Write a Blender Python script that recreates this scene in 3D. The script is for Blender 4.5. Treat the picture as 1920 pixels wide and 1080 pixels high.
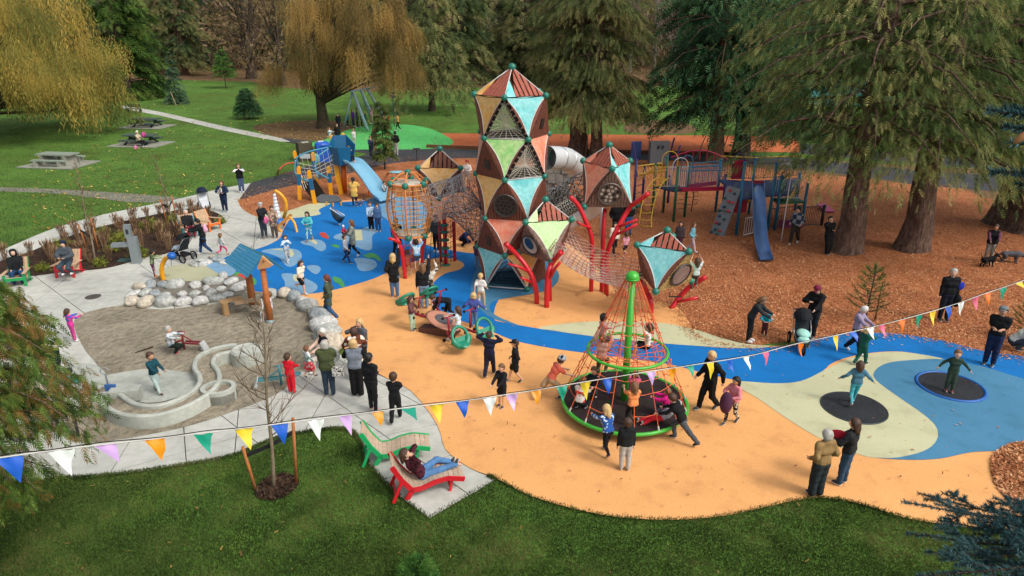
import bpy, bmesh, math, random
import numpy as np
from mathutils import Vector, Matrix
from mathutils.geometry import tessellate_polygon
random.seed(7); RNG = np.random.default_rng(7)
for o in list(bpy.data.objects): bpy.data.objects.remove(o)
SC = bpy.context.scene; COL = SC.collection
# ---------------------------------------------------------------- camera
PITCH = 21.3; CH = 9.5; FPX = 1280.0
cam = bpy.data.cameras.new('camera'); camo = bpy.data.objects.new('camera', cam); COL.objects.link(camo)
cam.lens = 24; cam.sensor_width = 36; cam.clip_end = 2000; cam.clip_start = 0.1
camo.location = (0, 0, CH); camo.rotation_euler = (math.radians(90-PITCH), 0, 0); SC.camera = camo
# ---------------------------------------------------------------- world
w = bpy.data.worlds.new('World'); SC.world = w; w.use_nodes = True
nt = w.node_tree; nt.nodes.clear()
sky = nt.nodes.new('ShaderNodeTexSky'); sky.sky_type = 'NISHITA'; sky.sun_disc = False
sky.sun_elevation = math.radians(48); sky.sun_rotation = math.radians(124)
sky.air_density = 1.0; sky.dust_density = 5.0; sky.ozone_density = 1.0
hs = nt.nodes.new('ShaderNodeHueSaturation'); hs.inputs['Saturation'].default_value = 0.35
bg = nt.nodes.new('ShaderNodeBackground'); bg.inputs[1].default_value = 0.15
ow = nt.nodes.new('ShaderNodeOutputWorld')
nt.links.new(sky.outputs[0], hs.inputs['Color']); nt.links.new(hs.outputs[0], bg.inputs[0]); nt.links.new(bg.outputs[0], ow.inputs[0])
sun = bpy.data.lights.new('sun', 'SUN'); sun.energy = 1.15; sun.angle = math.radians(10); sun.color = (1, .95, .87)
so = bpy.data.objects.new('sun', sun); COL.objects.link(so)
_d = Vector((math.sin(math.radians(124))*math.cos(math.radians(48)), math.cos(math.radians(124))*math.cos(math.radians(48)), math.sin(math.radians(48))))
so.rotation_euler = _d.to_track_quat('Z', 'Y').to_euler(); so.location = (30, -10, 40)
vs = SC.view_settings; vs.view_transform = 'Standard'; vs.look = 'None'; vs.gamma = 1; vs.exposure = 0.35; vs.use_curve_mapping = False
SC.render.engine = 'CYCLES'
# ---------------------------------------------------------------- picture to place
_c, _s = math.cos(math.radians(PITCH)), math.sin(math.radians(PITCH))
def ray(px, py):
    a = (px-960)/FPX; b = -(py-540)/FPX
    return Vector((a, _c+b*_s, b*_c-_s))
def U(px, py, z=0.0):                 # point at height z
    d = ray(px, py); t = (z-CH)/d.z; return Vector((d.x*t, d.y*t, z))
def V(px, py, Y):                     # point at distance Y
    d = ray(px, py); t = Y/d.y; return Vector((d.x*t, Y, CH+d.z*t))
def W(px, py, zc):                    # point at depth zc
    return Vector((0, 0, CH))+ray(px, py)*zc
def PV(p, py):                        # point straight above p (x,y) seen at row py
    d = ray(960, py); return Vector((p[0], p[1], CH+d.z*p[1]/d.y))
# ---------------------------------------------------------------- materials
def lin(h, k=1/1.2):
    h = h.lstrip('#'); h = ''.join(c+c for c in h) if len(h) == 3 else h; v = [int(h[i:i+2], 16)/255 for i in (0, 2, 4)]
    return tuple(min(.85, k*((c/12.92) if c <= .04045 else ((c+.055)/1.055)**2.4)) for c in v)
_M = {}
def M(h, rough=.6, var=.12, sc=6.0, bump=0.0, metal=0.0, pat=None, h2=None, ps=10.0, name=None):
    key = (h, rough, var, sc, bump, metal, pat, h2, ps)
    if key in _M: return _M[key]
    m = bpy.data.materials.new(name or 'paint_'+h.strip('#')); m.use_nodes = True; n = m.node_tree; b = n.nodes['Principled BSDF']
    b.inputs['Roughness'].default_value = rough; b.inputs['Metallic'].default_value = metal
    if rough > .7: b.inputs['Specular IOR Level'].default_value = .2
    tc = n.nodes.new('ShaderNodeTexCoord'); c = lin(h)
    no = n.nodes.new('ShaderNodeTexNoise'); no.inputs['Scale'].default_value = sc; no.inputs['Detail'].default_value = 4
    n.links.new(tc.outputs['Object'], no.inputs['Vector'])
    mx = n.nodes.new('ShaderNodeMix'); mx.data_type = 'RGBA'
    cr = n.nodes.new('ShaderNodeMapRange'); cr.inputs[1].default_value = .3; cr.inputs[2].default_value = .7
    n.links.new(no.outputs['Fac'], cr.inputs[0]); n.links.new(cr.outputs[0], mx.inputs[0])
    mx.inputs[6].default_value = (*[x*(1-var) for x in c], 1); mx.inputs[7].default_value = (*[min(.9, x*(1+var)) for x in c], 1)
    out = mx.outputs[2]
    if pat:
        c2 = lin(h2); m2 = n.nodes.new('ShaderNodeMix'); m2.data_type = 'RGBA'
        if pat == 'check':
            t = n.nodes.new('ShaderNodeTexChecker'); t.inputs['Scale'].default_value = ps; n.links.new(tc.outputs['Object'], t.inputs['Vector']); f = t.outputs['Fac']
        elif pat == 'stripe':
            t = n.nodes.new('ShaderNodeTexWave'); t.bands_direction = 'Z'; t.inputs['Scale'].default_value = ps; n.links.new(tc.outputs['Object'], t.inputs['Vector'])
            g = n.nodes.new('ShaderNodeMath'); g.operation = 'GREATER_THAN'; g.inputs[1].default_value = .5; n.links.new(t.outputs['Fac'], g.inputs[0]); f = g.outputs[0]
        else:
            t = n.nodes.new('ShaderNodeTexNoise'); t.inputs['Scale'].default_value = ps; t.inputs['Detail'].default_value = 1; n.links.new(tc.outputs['Object'], t.inputs['Vector'])
            g = n.nodes.new('ShaderNodeMath'); g.operation = 'GREATER_THAN'; g.inputs[1].default_value = .54; n.links.new(t.outputs['Fac'], g.inputs[0]); f = g.outputs[0]
        n.links.new(f, m2.inputs[0]); n.links.new(out, m2.inputs[6]); m2.inputs[7].default_value = (*c2, 1); out = m2.outputs[2]
    n.links.new(out, b.inputs['Base Color'])
    if bump:
        bp = n.nodes.new('ShaderNodeBump'); bp.inputs['Strength'].default_value = bump; bp.inputs['Distance'].default_value = .03
        nb = n.nodes.new('ShaderNodeTexNoise'); nb.inputs['Scale'].default_value = sc*4; nb.inputs['Detail'].default_value = 5
        n.links.new(tc.outputs['Object'], nb.inputs['Vector']); n.links.new(nb.outputs['Fac'], bp.inputs['Height']); n.links.new(bp.outputs[0], b.inputs['Normal'])
    _M[key] = m; return m
def ramp(n, fac, stops):
    r = n.nodes.new('ShaderNodeValToRGB'); e = r.color_ramp.elements
    while len(e) < len(stops): e.new(.5)
    for i, (p, c) in enumerate(stops): e[i].position = p; e[i].color = (*c, 1)
    n.links.new(fac, r.inputs[0]); return r.outputs[0]
def gmat(name, layers, rough=.9, bumps=(), spec=.2):
    """ground material: layers = [(scale, detail, stops)] mixed by soft multiply round first"""
    m = bpy.data.materials.new(name); m.use_nodes = True; n = m.node_tree; b = n.nodes['Principled BSDF']
    b.inputs['Roughness'].default_value = rough; b.inputs['Specular IOR Level'].default_value = spec
    tc = n.nodes.new('ShaderNodeTexCoord'); out = None
    for sc, det, stops, kind in layers:
        if kind == 'v':
            t = n.nodes.new('ShaderNodeTexVoronoi'); t.inputs['Scale'].default_value = sc; f = None
            n.links.new(tc.outputs['Object'], t.inputs['Vector'])
            sp = n.nodes.new('ShaderNodeSeparateColor'); n.links.new(t.outputs['Color'], sp.inputs[0]); f = sp.outputs[0]
        else:
            t = n.nodes.new('ShaderNodeTexNoise'); t.inputs['Scale'].default_value = sc; t.inputs['Detail'].default_value = det; t.inputs['Roughness'].default_value = .6
            n.links.new(tc.outputs['Object'], t.inputs['Vector']); f = t.outputs['Fac']
        c = ramp(n, f, stops)
        if out is None: out = c
        else:
            mx = n.nodes.new('ShaderNodeMix'); mx.data_type = 'RGBA'; mx.blend_type = 'MULTIPLY'; mx.inputs[0].default_value = 1
            n.links.new(out, mx.inputs[6]); n.links.new(c, mx.inputs[7]); out = mx.outputs[2]
    n.links.new(out, b.inputs['Base Color'])
    prev = None
    for sc, st, dist in bumps:
        t = n.nodes.new('ShaderNodeTexNoise'); t.inputs['Scale'].default_value = sc; t.inputs['Detail'].default_value = 4
        n.links.new(tc.outputs['Object'], t.inputs['Vector'])
        bp = n.nodes.new('ShaderNodeBump'); bp.inputs['Strength'].default_value = st; bp.inputs['Distance'].default_value = dist
        n.links.new(t.outputs['Fac'], bp.inputs['Height'])
        if prev: n.links.new(prev, bp.inputs['Normal'])
        prev = bp.outputs[0]
    if prev: n.links.new(prev, b.inputs['Normal'])
    return m
def g3(a, b=None): return (a, a, a) if b is None else None
def leafmat(name, stops, sc=.5, trans=.25, tint=.5):
    m = bpy.data.materials.new(name); m.use_nodes = True; n = m.node_tree; b = n.nodes['Principled BSDF']; o = n.nodes['Material Output']
    b.inputs['Roughness'].default_value = .7; b.inputs['Specular IOR Level'].default_value = .15
    tc = n.nodes.new('ShaderNodeTexCoord'); t = n.nodes.new('ShaderNodeTexNoise'); t.inputs['Scale'].default_value = sc; t.inputs['Detail'].default_value = 3
    n.links.new(tc.outputs['Object'], t.inputs['Vector'])
    at = n.nodes.new('ShaderNodeAttribute'); at.attribute_name = 'tint'
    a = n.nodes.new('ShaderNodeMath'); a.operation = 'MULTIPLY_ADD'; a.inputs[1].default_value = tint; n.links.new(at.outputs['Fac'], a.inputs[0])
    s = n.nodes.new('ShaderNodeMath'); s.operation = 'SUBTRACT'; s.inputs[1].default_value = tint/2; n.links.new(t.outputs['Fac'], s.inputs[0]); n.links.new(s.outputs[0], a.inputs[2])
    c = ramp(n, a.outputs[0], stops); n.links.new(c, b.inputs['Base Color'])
    tr = n.nodes.new('ShaderNodeBsdfTranslucent'); n.links.new(c, tr.inputs[0])
    mx = n.nodes.new('ShaderNodeMixShader'); mx.inputs[0].default_value = trans
    n.links.new(b.outputs[0], mx.inputs[1]); n.links.new(tr.outputs[0], mx.inputs[2]); n.links.new(mx.outputs[0], o.inputs[0])
    return m
# ---------------------------------------------------------------- objects
def tag(o, label=None, cat=None, group=None, kind=None):
    if label: o['label'] = label
    if cat: o['category'] = cat
    if group: o['group'] = group
    if kind: o['kind'] = kind
    return o
def empty(name, loc=(0, 0, 0), rz=0.0, label=None, cat=None, group=None):
    o = bpy.data.objects.new(name, None); o.location = loc; o.rotation_euler = (0, 0, rz); o.empty_display_size = .2; COL.objects.link(o)
    return tag(o, label, cat, group)
def link(name, me, parent=None, loc=None):
    o = bpy.data.objects.new(name, me); COL.objects.link(o)
    if parent is not None: o.parent = parent
    if loc is not None: o.location = loc
    return o
def copy_tree(o, parent=None):
    c = o.copy(); COL.objects.link(c); c.parent = parent
    for ch in o.children: copy_tree(ch, c)
    return c
def npmesh(name, v, f, mat, smooth=False, tint=None):
    me = bpy.data.meshes.new(name); v = np.asarray(v, np.float32); f = np.asarray(f, np.int32)
    nf, k = f.shape; me.vertices.add(len(v)); me.vertices.foreach_set('co', v.ravel())
    me.loops.add(nf*k); me.loops.foreach_set('vertex_index', f.ravel())
    me.polygons.add(nf); me.polygons.foreach_set('loop_start', np.arange(0, nf*k, k, dtype=np.int32)); me.polygons.foreach_set('loop_total', np.full(nf, k, np.int32))
    if smooth: me.polygons.foreach_set('use_smooth', np.ones(nf, bool))
    me.materials.append(mat)
    if tint is not None:
        a = me.attributes.new('tint', 'FLOAT', 'POINT'); a.data.foreach_set('value', np.asarray(tint, np.float32))
    me.update(calc_edges=True); me.validate(); return me
class MB:
    def __init__(s): s.v = []; s.f = []; s.m = []; s.mats = []; s.cur = 0
    def use(s, mat):
        if mat not in s.mats: s.mats.append(mat)
        s.cur = s.mats.index(mat); return s
    def add(s, v, f):
        o = len(s.v); s.v += [tuple(x) for x in v]; s.f += [tuple(o+i for i in q) for q in f]; s.m += [s.cur]*len(f); return s
    def box(s, c, d, rz=0.0, mat4=None):
        x, y, z = d[0]/2, d[1]/2, d[2]/2; R = Matrix.Rotation(rz, 3, 'Z'); c = Vector(c)
        vs = [Vector((a*x, b*y, e*z)) for e in (-1, 1) for a, b in ((-1, -1), (1, -1), (1, 1), (-1, 1))]
        vs = [(mat4 @ p if mat4 is not None else R @ p)+c for p in vs]
        return s.add(vs, [(3, 2, 1, 0), (4, 5, 6, 7), (0, 1, 5, 4), (1, 2, 6, 5), (2, 3, 7, 6), (3, 0, 4, 7)])
    def bar(s, a, b, wd, th, up=(0, 0, 1)):          # flat bar from a to b
        a, b = Vector(a), Vector(b); d = (b-a); L = d.length; d.normalize(); sd = d.cross(Vector(up))
        if sd.length < 1e-4: sd = d.cross(Vector((1, 0, 0)))
        sd.normalize(); n = sd.cross(d)
        vs = [p+sd*(i*wd/2)+n*(j*th/2) for p in (a, b) for i, j in ((-1, -1), (1, -1), (1, 1), (-1, 1))]
        return s.add(vs, [(3, 2, 1, 0), (4, 5, 6, 7), (0, 1, 5, 4), (1, 2, 6, 5), (2, 3, 7, 6), (3, 0, 4, 7)])
    def tube(s, pts, r, n=8, cap=True, closed=False):
        pts = [Vector(p) for p in pts]; N = len(pts)
        if not hasattr(r, '__len__'): r = [r]*N
        vs = []; ref = None
        for i, p in enumerate(pts):
            if closed: t = pts[(i+1) % N]-pts[i-1]
            else: t = pts[min(i+1, N-1)]-pts[max(i-1, 0)]
            if t.length < 1e-9: t = Vector((0, 0, 1))
            t.normalize()
            if ref is None:
                ref = t.cross(Vector((0, 0, 1)))
                if ref.length < .05: ref = t.cross(Vector((1, 0, 0)))
            ref = ref-t*ref.dot(t); ref.normalize(); b2 = t.cross(ref)
            for k in range(n):
                a = 2*math.pi*k/n; vs.append(p+(ref*math.cos(a)+b2*math.sin(a))*r[i])
        fs = []
        for i in range(N if closed else N-1):
            j = (i+1) % N
            for k in range(n): k2 = (k+1) % n; fs.append((i*n+k, i*n+k2, j*n+k2, j*n+k))
        if cap and not closed: fs += [tuple(range(n-1, -1, -1)), tuple((N-1)*n+k for k in range(n))]
        return s.add(vs, fs)
    def cyl(s, a, b, r, n=12): return s.tube([a, b], r, n)
    def ell(s, c, r, n=10, m=6, R=None):
        c = Vector(c)
        if not hasattr(r, '__len__'): r = (r, r, r)
        vs = []
        for i in range(1, m):
            t = math.pi*i/m
            for k in range(n):
                a = 2*math.pi*k/n; p = Vector((r[0]*math.sin(t)*math.cos(a), r[1]*math.sin(t)*math.sin(a), r[2]*math.cos(t)))
                vs.append((R @ p if R is not None else p)+c)
        tp = Vector((0, 0, r[2])); tp = R @ tp if R is not None else tp
        vs += [c+tp, c-tp]; T = len(vs)-2; B = T+1; fs = []
        for i in range(m-2):
            for k in range(n): k2 = (k+1) % n; fs.append((i*n+k, (i+1)*n+k, (i+1)*n+k2, i*n+k2))
        for k in range(n): k2 = (k+1) % n; fs += [(T, k, k2), (B, (m-2)*n+k2, (m-2)*n+k)]
        return s.add(vs, fs)
    def prism(s, poly, z0, z1):                      # 2-d polygon, vertical
        n = len(poly); tri = tessellate_polygon([[Vector((p[0], p[1], 0)) for p in poly]])
        vs = [(p[0], p[1], z1) for p in poly]+[(p[0], p[1], z0) for p in poly]
        A = sum(poly[i][0]*poly[(i+1) % n][1]-poly[(i+1) % n][0]*poly[i][1] for i in range(n))
        fs = []
        for t in tri:
            a, b, c = [poly[i] for i in t]; cr = (b[0]-a[0])*(c[1]-a[1])-(b[1]-a[1])*(c[0]-a[0])
            t = tuple(t) if cr > 0 else tuple(reversed(t)); fs.append(t)
            if z0 < z1: fs.append(tuple(n+i for i in reversed(t)))
        for i in range(n):
            j = (i+1) % n; q = (n+i, n+j, j, i); fs.append(q if A > 0 else tuple(reversed(q)))
        return s.add(vs, fs)
    def slab(s, pts, nrm, th):                       # planar polygon in 3-d, thickened both ways
        n = len(pts); nrm = Vector(nrm).normalized(); a = [Vector(p)+nrm*th/2 for p in pts]; b = [Vector(p)-nrm*th/2 for p in pts]
        tri = tessellate_polygon([[Vector(p) for p in pts]]); fs = []
        for t in tri:
            cr = (a[t[1]]-a[t[0]]).cross(a[t[2]]-a[t[0]]).dot(nrm); t = tuple(t) if cr > 0 else tuple(reversed(t))
            fs += [t, tuple(n+i for i in reversed(t))]
        fs += [(i, (i+1) % n, n+(i+1) % n, n+i) for i in range(n)]
        return s.add(a+b, fs)
    def mesh(s, name='m', smooth=False):
        me = bpy.data.meshes.new(name); me.from_pydata(s.v, [], s.f)
        for m in s.mats: me.materials.append(m)
        me.polygons.foreach_set('material_index', s.m)
        if smooth: me.polygons.foreach_set('use_smooth', [True]*len(s.f))
        me.update(); return me
    def build(s, name, parent=None, smooth=False, inv=None):
        if inv is not None: s.v = [tuple(inv @ Vector(p)) for p in s.v]
        return link(name, s.mesh(name, smooth), parent)
def mb(mat): return MB().use(mat)
def rel(parent): return Matrix.LocRotScale(parent.location, parent.rotation_euler, None).inverted()
def smooth_poly(pts, k=4, closed=True):
    P = [Vector(p) for p in pts]; n = len(P); out = []
    for i in range(n if closed else n-1):
        if closed: a, b, c, d = P[i-1], P[i], P[(i+1) % n], P[(i+2) % n]
        else: a, b, c, d = P[max(i-1, 0)], P[i], P[i+1], P[min(i+2, n-1)]
        for j in range(k):
            t = j/k; out.append(.5*((2*b)+(c-a)*t+(2*a-5*b+4*c-d)*t*t+(3*b-a-3*c+d)*t**3))
    if not closed: out.append(P[-1])
    return out
def gp(pix, k=4, z=0): # smoothed ground polygon from pixels
    q = [U(x, y, z) for x, y in pix]; return smooth_poly(q, k) if k > 1 else q
def sheet(name, poly, z, mat, parent=None, kind='structure'):
    m = MB().use(mat); n = len(poly); tri = tessellate_polygon([[Vector((p[0], p[1], 0)) for p in poly]])
    fs = []
    for t in tri:
        a, b, c = [poly[i] for i in t]; fs.append(tuple(t) if (b[0]-a[0])*(c[1]-a[1])-(b[1]-a[1])*(c[0]-a[0]) > 0 else tuple(reversed(t)))
    m.add([(p[0], p[1], z) for p in poly], fs); o = m.build(name, parent)
    if kind and parent is None: o['kind'] = kind
    return o
def inpoly(P, poly):
    x, y = P[:, 0], P[:, 1]; r = np.zeros(len(P), bool); n = len(poly)
    for i in range(n):
        x1, y1 = poly[i][0], poly[i][1]; x2, y2 = poly[(i+1) % n][0], poly[(i+1) % n][1]
        c = ((y1 > y) != (y2 > y)); r ^= c & (x < (x2-x1)*(y-y1)/((y2-y1) if abs(y2-y1) > 1e-12 else 1e-12)+x1)
    return r
def clip(poly, o, n):                               # half-plane clip of convex-ish polygon (Vector list)
    out = []; m = len(poly)
    for i in range(m):
        a, b = poly[i], poly[(i+1) % m]; da, db = (a-o).dot(n), (b-o).dot(n)
        if da >= 0: out.append(a)
        if (da >= 0) != (db >= 0): out.append(a+(b-a)*(da/(da-db)))
    return out
def hx(*a): return a
# ================================================================ GROUND
def L(h, k=1/1.2): return lin(h, k)
lawn_m = gmat('lawn_grass', [(.11, 5, [(.3, L('#5c6c2e')), (.48, L('#587c34')), (.72, L('#6a9240'))], 'n'), (.8, 7, [(.3, (.62, .5, .5)), (.42, (.9, .85, .85)), (.55, (1, 1, .95)), (.75, (1.3, 1.1, .9))], 'n'),
        (28, 5, [(.3, (.5, .55, .5)), (.7, (1.35, 1.35, 1.3))], 'n')], .95, [(40, .6, .04)])
earth_m = gmat('bare_earth', [(.8, 5, [(.3, L('#6a5238')), (.7, L('#85684a'))], 'n'), (30, 4, [(.3, (.6, .6, .6)), (.7, (1.3, 1.3, 1.3))], 'n')], .95)
chip_m = gmat('wood_chips', [(26, 2, [(0, L('#884e34')), (.35, L('#b46c44')), (.7, L('#c67e50')), (1, L('#d8986a'))], 'v'), (.5, 5, [(.3, (.72, .68, .66)), (.55, (1, 1, 1)), (.75, (1.1, 1.08, 1.0))], 'n')], .9, [(30, .9, .05)])
chip2_m = gmat('new_wood_chips', [(26, 2, [(0, L('#a8502c')), (.35, L('#d06f42')), (.7, L('#dc7f50')), (1, L('#e59468'))], 'v'), (.4, 5, [(.3, (.8, .78, .76)), (.7, (1.08, 1.05, 1.0))], 'n')], .9, [(30, .8, .05)])
asph_m = gmat('asphalt', [(.5, 4, [(.3, L('#3e3f43')), (.7, L('#4c4c50'))], 'n'), (60, 3, [(.3, (.75, .75, .75)), (.7, (1.2, 1.2, 1.2))], 'n')], .85)
path_m = gmat('old_path', [(.6, 4, [(.3, L('#777668')), (.7, L('#8f8d7e'))], 'n'), (30, 3, [(.3, (.8, .8, .8)), (.7, (1.15, 1.15, 1.15))], 'n')], .9)
conc_m = gmat('concrete', [(.35, 5, [(.3, L('#b4b5ad')), (.55, L('#c9c9c0')), (.75, L('#d4d3ca'))], 'n'), (3.2, 6, [(.3, (.82, .82, .8)), (.62, (1.04, 1.04, 1.04))], 'n'), (50, 3, [(.3, (.93, .93, .93)), (.7, (1.05, 1.05, 1.05))], 'n')], .85, [(60, .2, .01)])
joint_m = gmat('joint_dirt', [(5, 3, [(.3, L('#55554e')), (.7, L('#66665c'))], 'n')], .95)
sand_m = gmat('damp_sand', [(.7, 5, [(.3, L('#887f6c')), (.5, L('#9e9480')), (.7, L('#aca28c'))], 'n'), (5, 6, [(.32, (.72, .72, .72)), (.6, (1.05, 1.05, 1.05))], 'n'), (45, 3, [(.3, (.8, .8, .8)), (.7, (1.15, 1.15, 1.15))], 'n')], .95, [(5, .8, .16), (40, .5, .03)])
mulch_m = gmat('bark_mulch', [(20, 3, [(0, L('#241a14')), (.5, L('#3a2a20')), (1, L('#584234'))], 'v'), (1, 4, [(.3, (.8, .8, .8)), (.7, (1.2, 1.2, 1.2))], 'n')], .95, [(25, .9, .05)])
def rub(name, h):
    c = L(h)
    return gmat(name, [(.4, 4, [(.3, tuple(x*.9 for x in c)), (.7, tuple(x*1.06 for x in c))], 'n'), (90, 2, [(.3, (.8, .8, .8)), (.7, (1.2, 1.2, 1.2))], 'n'), (1.6, 6, [(.3, (.87, .86, .85)), (.47, (1, 1, 1))], 'n'), (9, 3, [(.22, (.8, .78, .76)), (.30, (1, 1, 1))], 'n')], .85, [(90, .25, .01)])
r_or, r_bl, r_cr, r_gb = rub('rubber_apricot', '#eeae6e'), rub('rubber_blue', '#1474bd'), rub('rubber_cream', '#c9c8a2'), rub('rubber_slate_blue', '#4d86a8')
r_lb, r_gn, r_rd, r_gr = rub('rubber_pale_blue', '#7fa6c4'), rub('rubber_meadow', '#5fc46c'), rub('rubber_red', '#cc4a3c'), rub('rubber_leaf', '#4f9a58')

lawn = sheet('lawn', [(-220, -12), (220, -12), (220, 330), (-220, 330)], 0, lawn_m)
plaza_px = [(470, 344), (400, 358), (330, 375), (200, 402), (100, 430), (0, 472), (-120, 520), (-260, 620), (-200, 800), (-60, 900), (110, 898), (200, 893), (330, 875), (440, 855), (520, 822), (600, 808), (645, 806), (672, 822), (690, 870), (740, 925)]
plaza2_px = [(930, 900), (880, 880), (835, 845), (820, 800), (770, 735), (700, 700), (620, 655), (560, 600), (500, 520), (533, 430), (510, 412), (480, 407), (455, 393), (446, 378)]
plaza = smooth_poly([U(*p) for p in plaza_px], 3, False)+[U(805, 973)]+smooth_poly([U(*p) for p in plaza2_px], 3, False)
lawn_holes = []
forest_floor = sheet('forest_floor', gp([(-500, 118), (350, 150), (460, 152), (520, 163), (700, 172), (900, 164), (1200, 168), (1300, 160), (2400, 150), (2400, 70), (1200, 62), (-500, 60)], 3), .004, earth_m)
leafm = gmat('leaf_litter', [(2.5, 5, [(.35, L('#6e6a35')), (.7, L('#8f7a44'))], 'n'), (30, 3, [(.3, (.6, .6, .6)), (.7, (1.3, 1.3, 1.3))], 'n')])
sheet('leaf_litter', gp([(480, 235), (600, 225), (660, 236), (640, 262), (560, 262), (500, 252)]), .004, earth_m)
sheet('worn_ground', gp([(1180, 230), (1240, 226), (1300, 236), (1290, 250), (1180, 248)]), .008, earth_m)
chips_poly = gp([(436, 372), (460, 352), (500, 348), (560, 328), (740, 296), (900, 290), (1180, 290), (1260, 300), (1450, 318), (1620, 335), (1780, 345), (1850, 372), (2000, 400), (2060, 700), (1800, 662), (1500, 640), (1300, 650), (900, 560), (700, 500), (480, 410), (446, 392)], 3)
chips = sheet('wood_chip_ground', chips_poly, .012, chip_m)
chips2 = sheet('far_wood_chip_ground', gp([(828, 250), (1500, 256), (1500, 286), (1180, 284), (1000, 281), (800, 275)], 1), .020, chip2_m)
chips3_poly = gp([(1890, 942), (1862, 905), (1857, 875), (1872, 848), (1925, 832), (2050, 850), (2080, 960), (1960, 985)], 4)
asph = sheet('asphalt_path', gp([(448, 362), (462, 345), (520, 330), (575, 312), (640, 300), (690, 289), (640, 282), (575, 273), (527, 265), (532, 259), (600, 267), (680, 277), (800, 278), (1000, 285), (1200, 288), (1460, 294), (1700, 318), (2000, 340), (2000, 365), (1700, 345), (1460, 310), (1180, 300), (1000, 297), (860, 297), (740, 306), (660, 324), (600, 336), (540, 350), (480, 366), (452, 374)], 2), .016, asph_m)
sheet('concrete_path', gp([(230, 198), (300, 210), (420, 237), (530, 260), (527, 266), (410, 243), (300, 217), (236, 205)], 2), .02, conc_m)
sheet('side_path', gp([(-160, 346), (0, 351), (150, 357), (330, 370), (340, 378), (240, 379), (120, 364), (0, 359), (-160, 357)], 2), .008, path_m)
sheet('worn_verge', gp([(1380, 292), (1480, 296), (1700, 310), (2100, 335), (2100, 420), (1850, 385), (1620, 345), (1450, 330), (1250, 305)], 2), .0065, earth_m)
sheet('service_road', gp([(1440, 262), (1700, 290), (2100, 310), (2100, 328), (1700, 306), (1440, 280)], 2), .0095, asph_m)
# concrete plaza, cut into slabs with open joints
sheet('plaza_base', plaza, .008, joint_m)
plaza_root = empty('concrete_plaza'); plaza_root['kind'] = 'structure'
def slabs(poly, lines, z, mat, parent):
    cells = [[[Vector((poly[i][0], poly[i][1], 0)) for i in t] for t in tessellate_polygon([[Vector((p[0], p[1], 0)) for p in poly]])]]
    for a, b in lines:
        a, b = Vector((a[0], a[1], 0)), Vector((b[0], b[1], 0)); n = (b-a).cross(Vector((0, 0, 1))).normalized(); new = []
        for c in cells:
            A = [q for q in (clip(t, a+n*.012, n) for t in c) if len(q) > 2]; B = [q for q in (clip(t, a-n*.012, -n) for t in c) if len(q) > 2]
            new += [x for x in (A, B) if x]
        cells = new
    for c in cells:
        bm = bmesh.new()
        for t in c:
            vs = [bm.verts.new((p.x, p.y, z)) for p in t]
            try: bm.faces.new(vs)
            except ValueError: pass
        bmesh.ops.remove_doubles(bm, verts=bm.verts, dist=.002)
        for f in bm.faces: f.normal_update()
        for f in bm.faces:
            if f.normal.z < 0: f.normal_flip()
        if sum(f.calc_area() for f in bm.faces) < .01: bm.free(); continue
        ed = [e for e in bm.edges if e.is_boundary]
        r = bmesh.ops.extrude_edge_only(bm, edges=ed)
        for v in [g for g in r['geom'] if isinstance(g, bmesh.types.BMVert)]: v.co.z -= z-.009
        me = bpy.data.meshes.new('slab'); bm.to_mesh(me); bm.free(); me.materials.append(mat); link('slab', me, parent)
jl = [((0, 560), (300, 545)), ((90, 620), (300, 600)), ((230, 475), (330, 545)), ((110, 535), (150, 505)), ((440, 855), (445, 800)), ((350, 872), (345, 806)), ((200, 900), (250, 820)), ((560, 790), (740, 740)), ((670, 830), (830, 795)), ((710, 905), (860, 850)), ((330, 385), (480, 470)), ((400, 400), (520, 430)), ((160, 415), (260, 470)), ((0, 470), (120, 560)), ((560, 830), (640, 690))]
slabs(plaza, [(U(*a), U(*b)) for a, b in jl], .035, conc_m, plaza_root)
sand_poly = gp([(140, 602), (180, 583), (240, 574), (300, 582), (420, 568), (480, 545), (548, 556), (600, 592), (625, 640), (610, 668), (565, 700), (525, 738), (440, 773), (330, 807), (160, 833), (120, 800), (190, 725), (185, 690), (155, 650)], 4)
sheet('sand_play_area', sand_poly, .045, sand_m)
bed_poly = gp([(-40, 505), (40, 480), (120, 448), (200, 424), (300, 402), (360, 392), (400, 398), (420, 410), (418, 422), (385, 424), (350, 440), (340, 462), (310, 478), (270, 484), (235, 496), (190, 506), (120, 512), (40, 520)], 3)
sheet('planting_bed', bed_poly, .05, mulch_m)
# rubber surfacing
rub_poly = gp([(481, 469), (440, 480), (410, 500), (440, 540), (500, 552), (548, 556), (600, 592), (640, 650), (700, 698), (770, 735), (820, 800), (835, 845), (880, 880), (930, 900), (1000, 935), (1100, 963), (1180, 975), (1270, 978), (1360, 970), (1430, 955), (1500, 940), (1550, 937), (1620, 950), (1700, 975), (1800, 990), (1950, 1000), (2100, 940), (2130, 800), (2040, 700), (1920, 673), (1840, 660), (1760, 640), (1660, 628), (1560, 631), (1480, 650), (1390, 650), (1330, 640), (1300, 622), (1285, 595), (1260, 573), (1200, 564), (1160, 560), (1141, 527), (1100, 485), (1040, 445), (980, 430), (900, 462), (840, 446), (790, 430), (757, 440), (770, 380), (725, 370), (650, 377), (600, 382), (545, 406), (533, 428), (520, 450), (505, 460)], 3)
sheet('apricot_rubber_surface', rub_poly, .05, r_or)
def rs(name, px, z, m, k=4): return sheet(name, gp(px, k), z, m)
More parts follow.
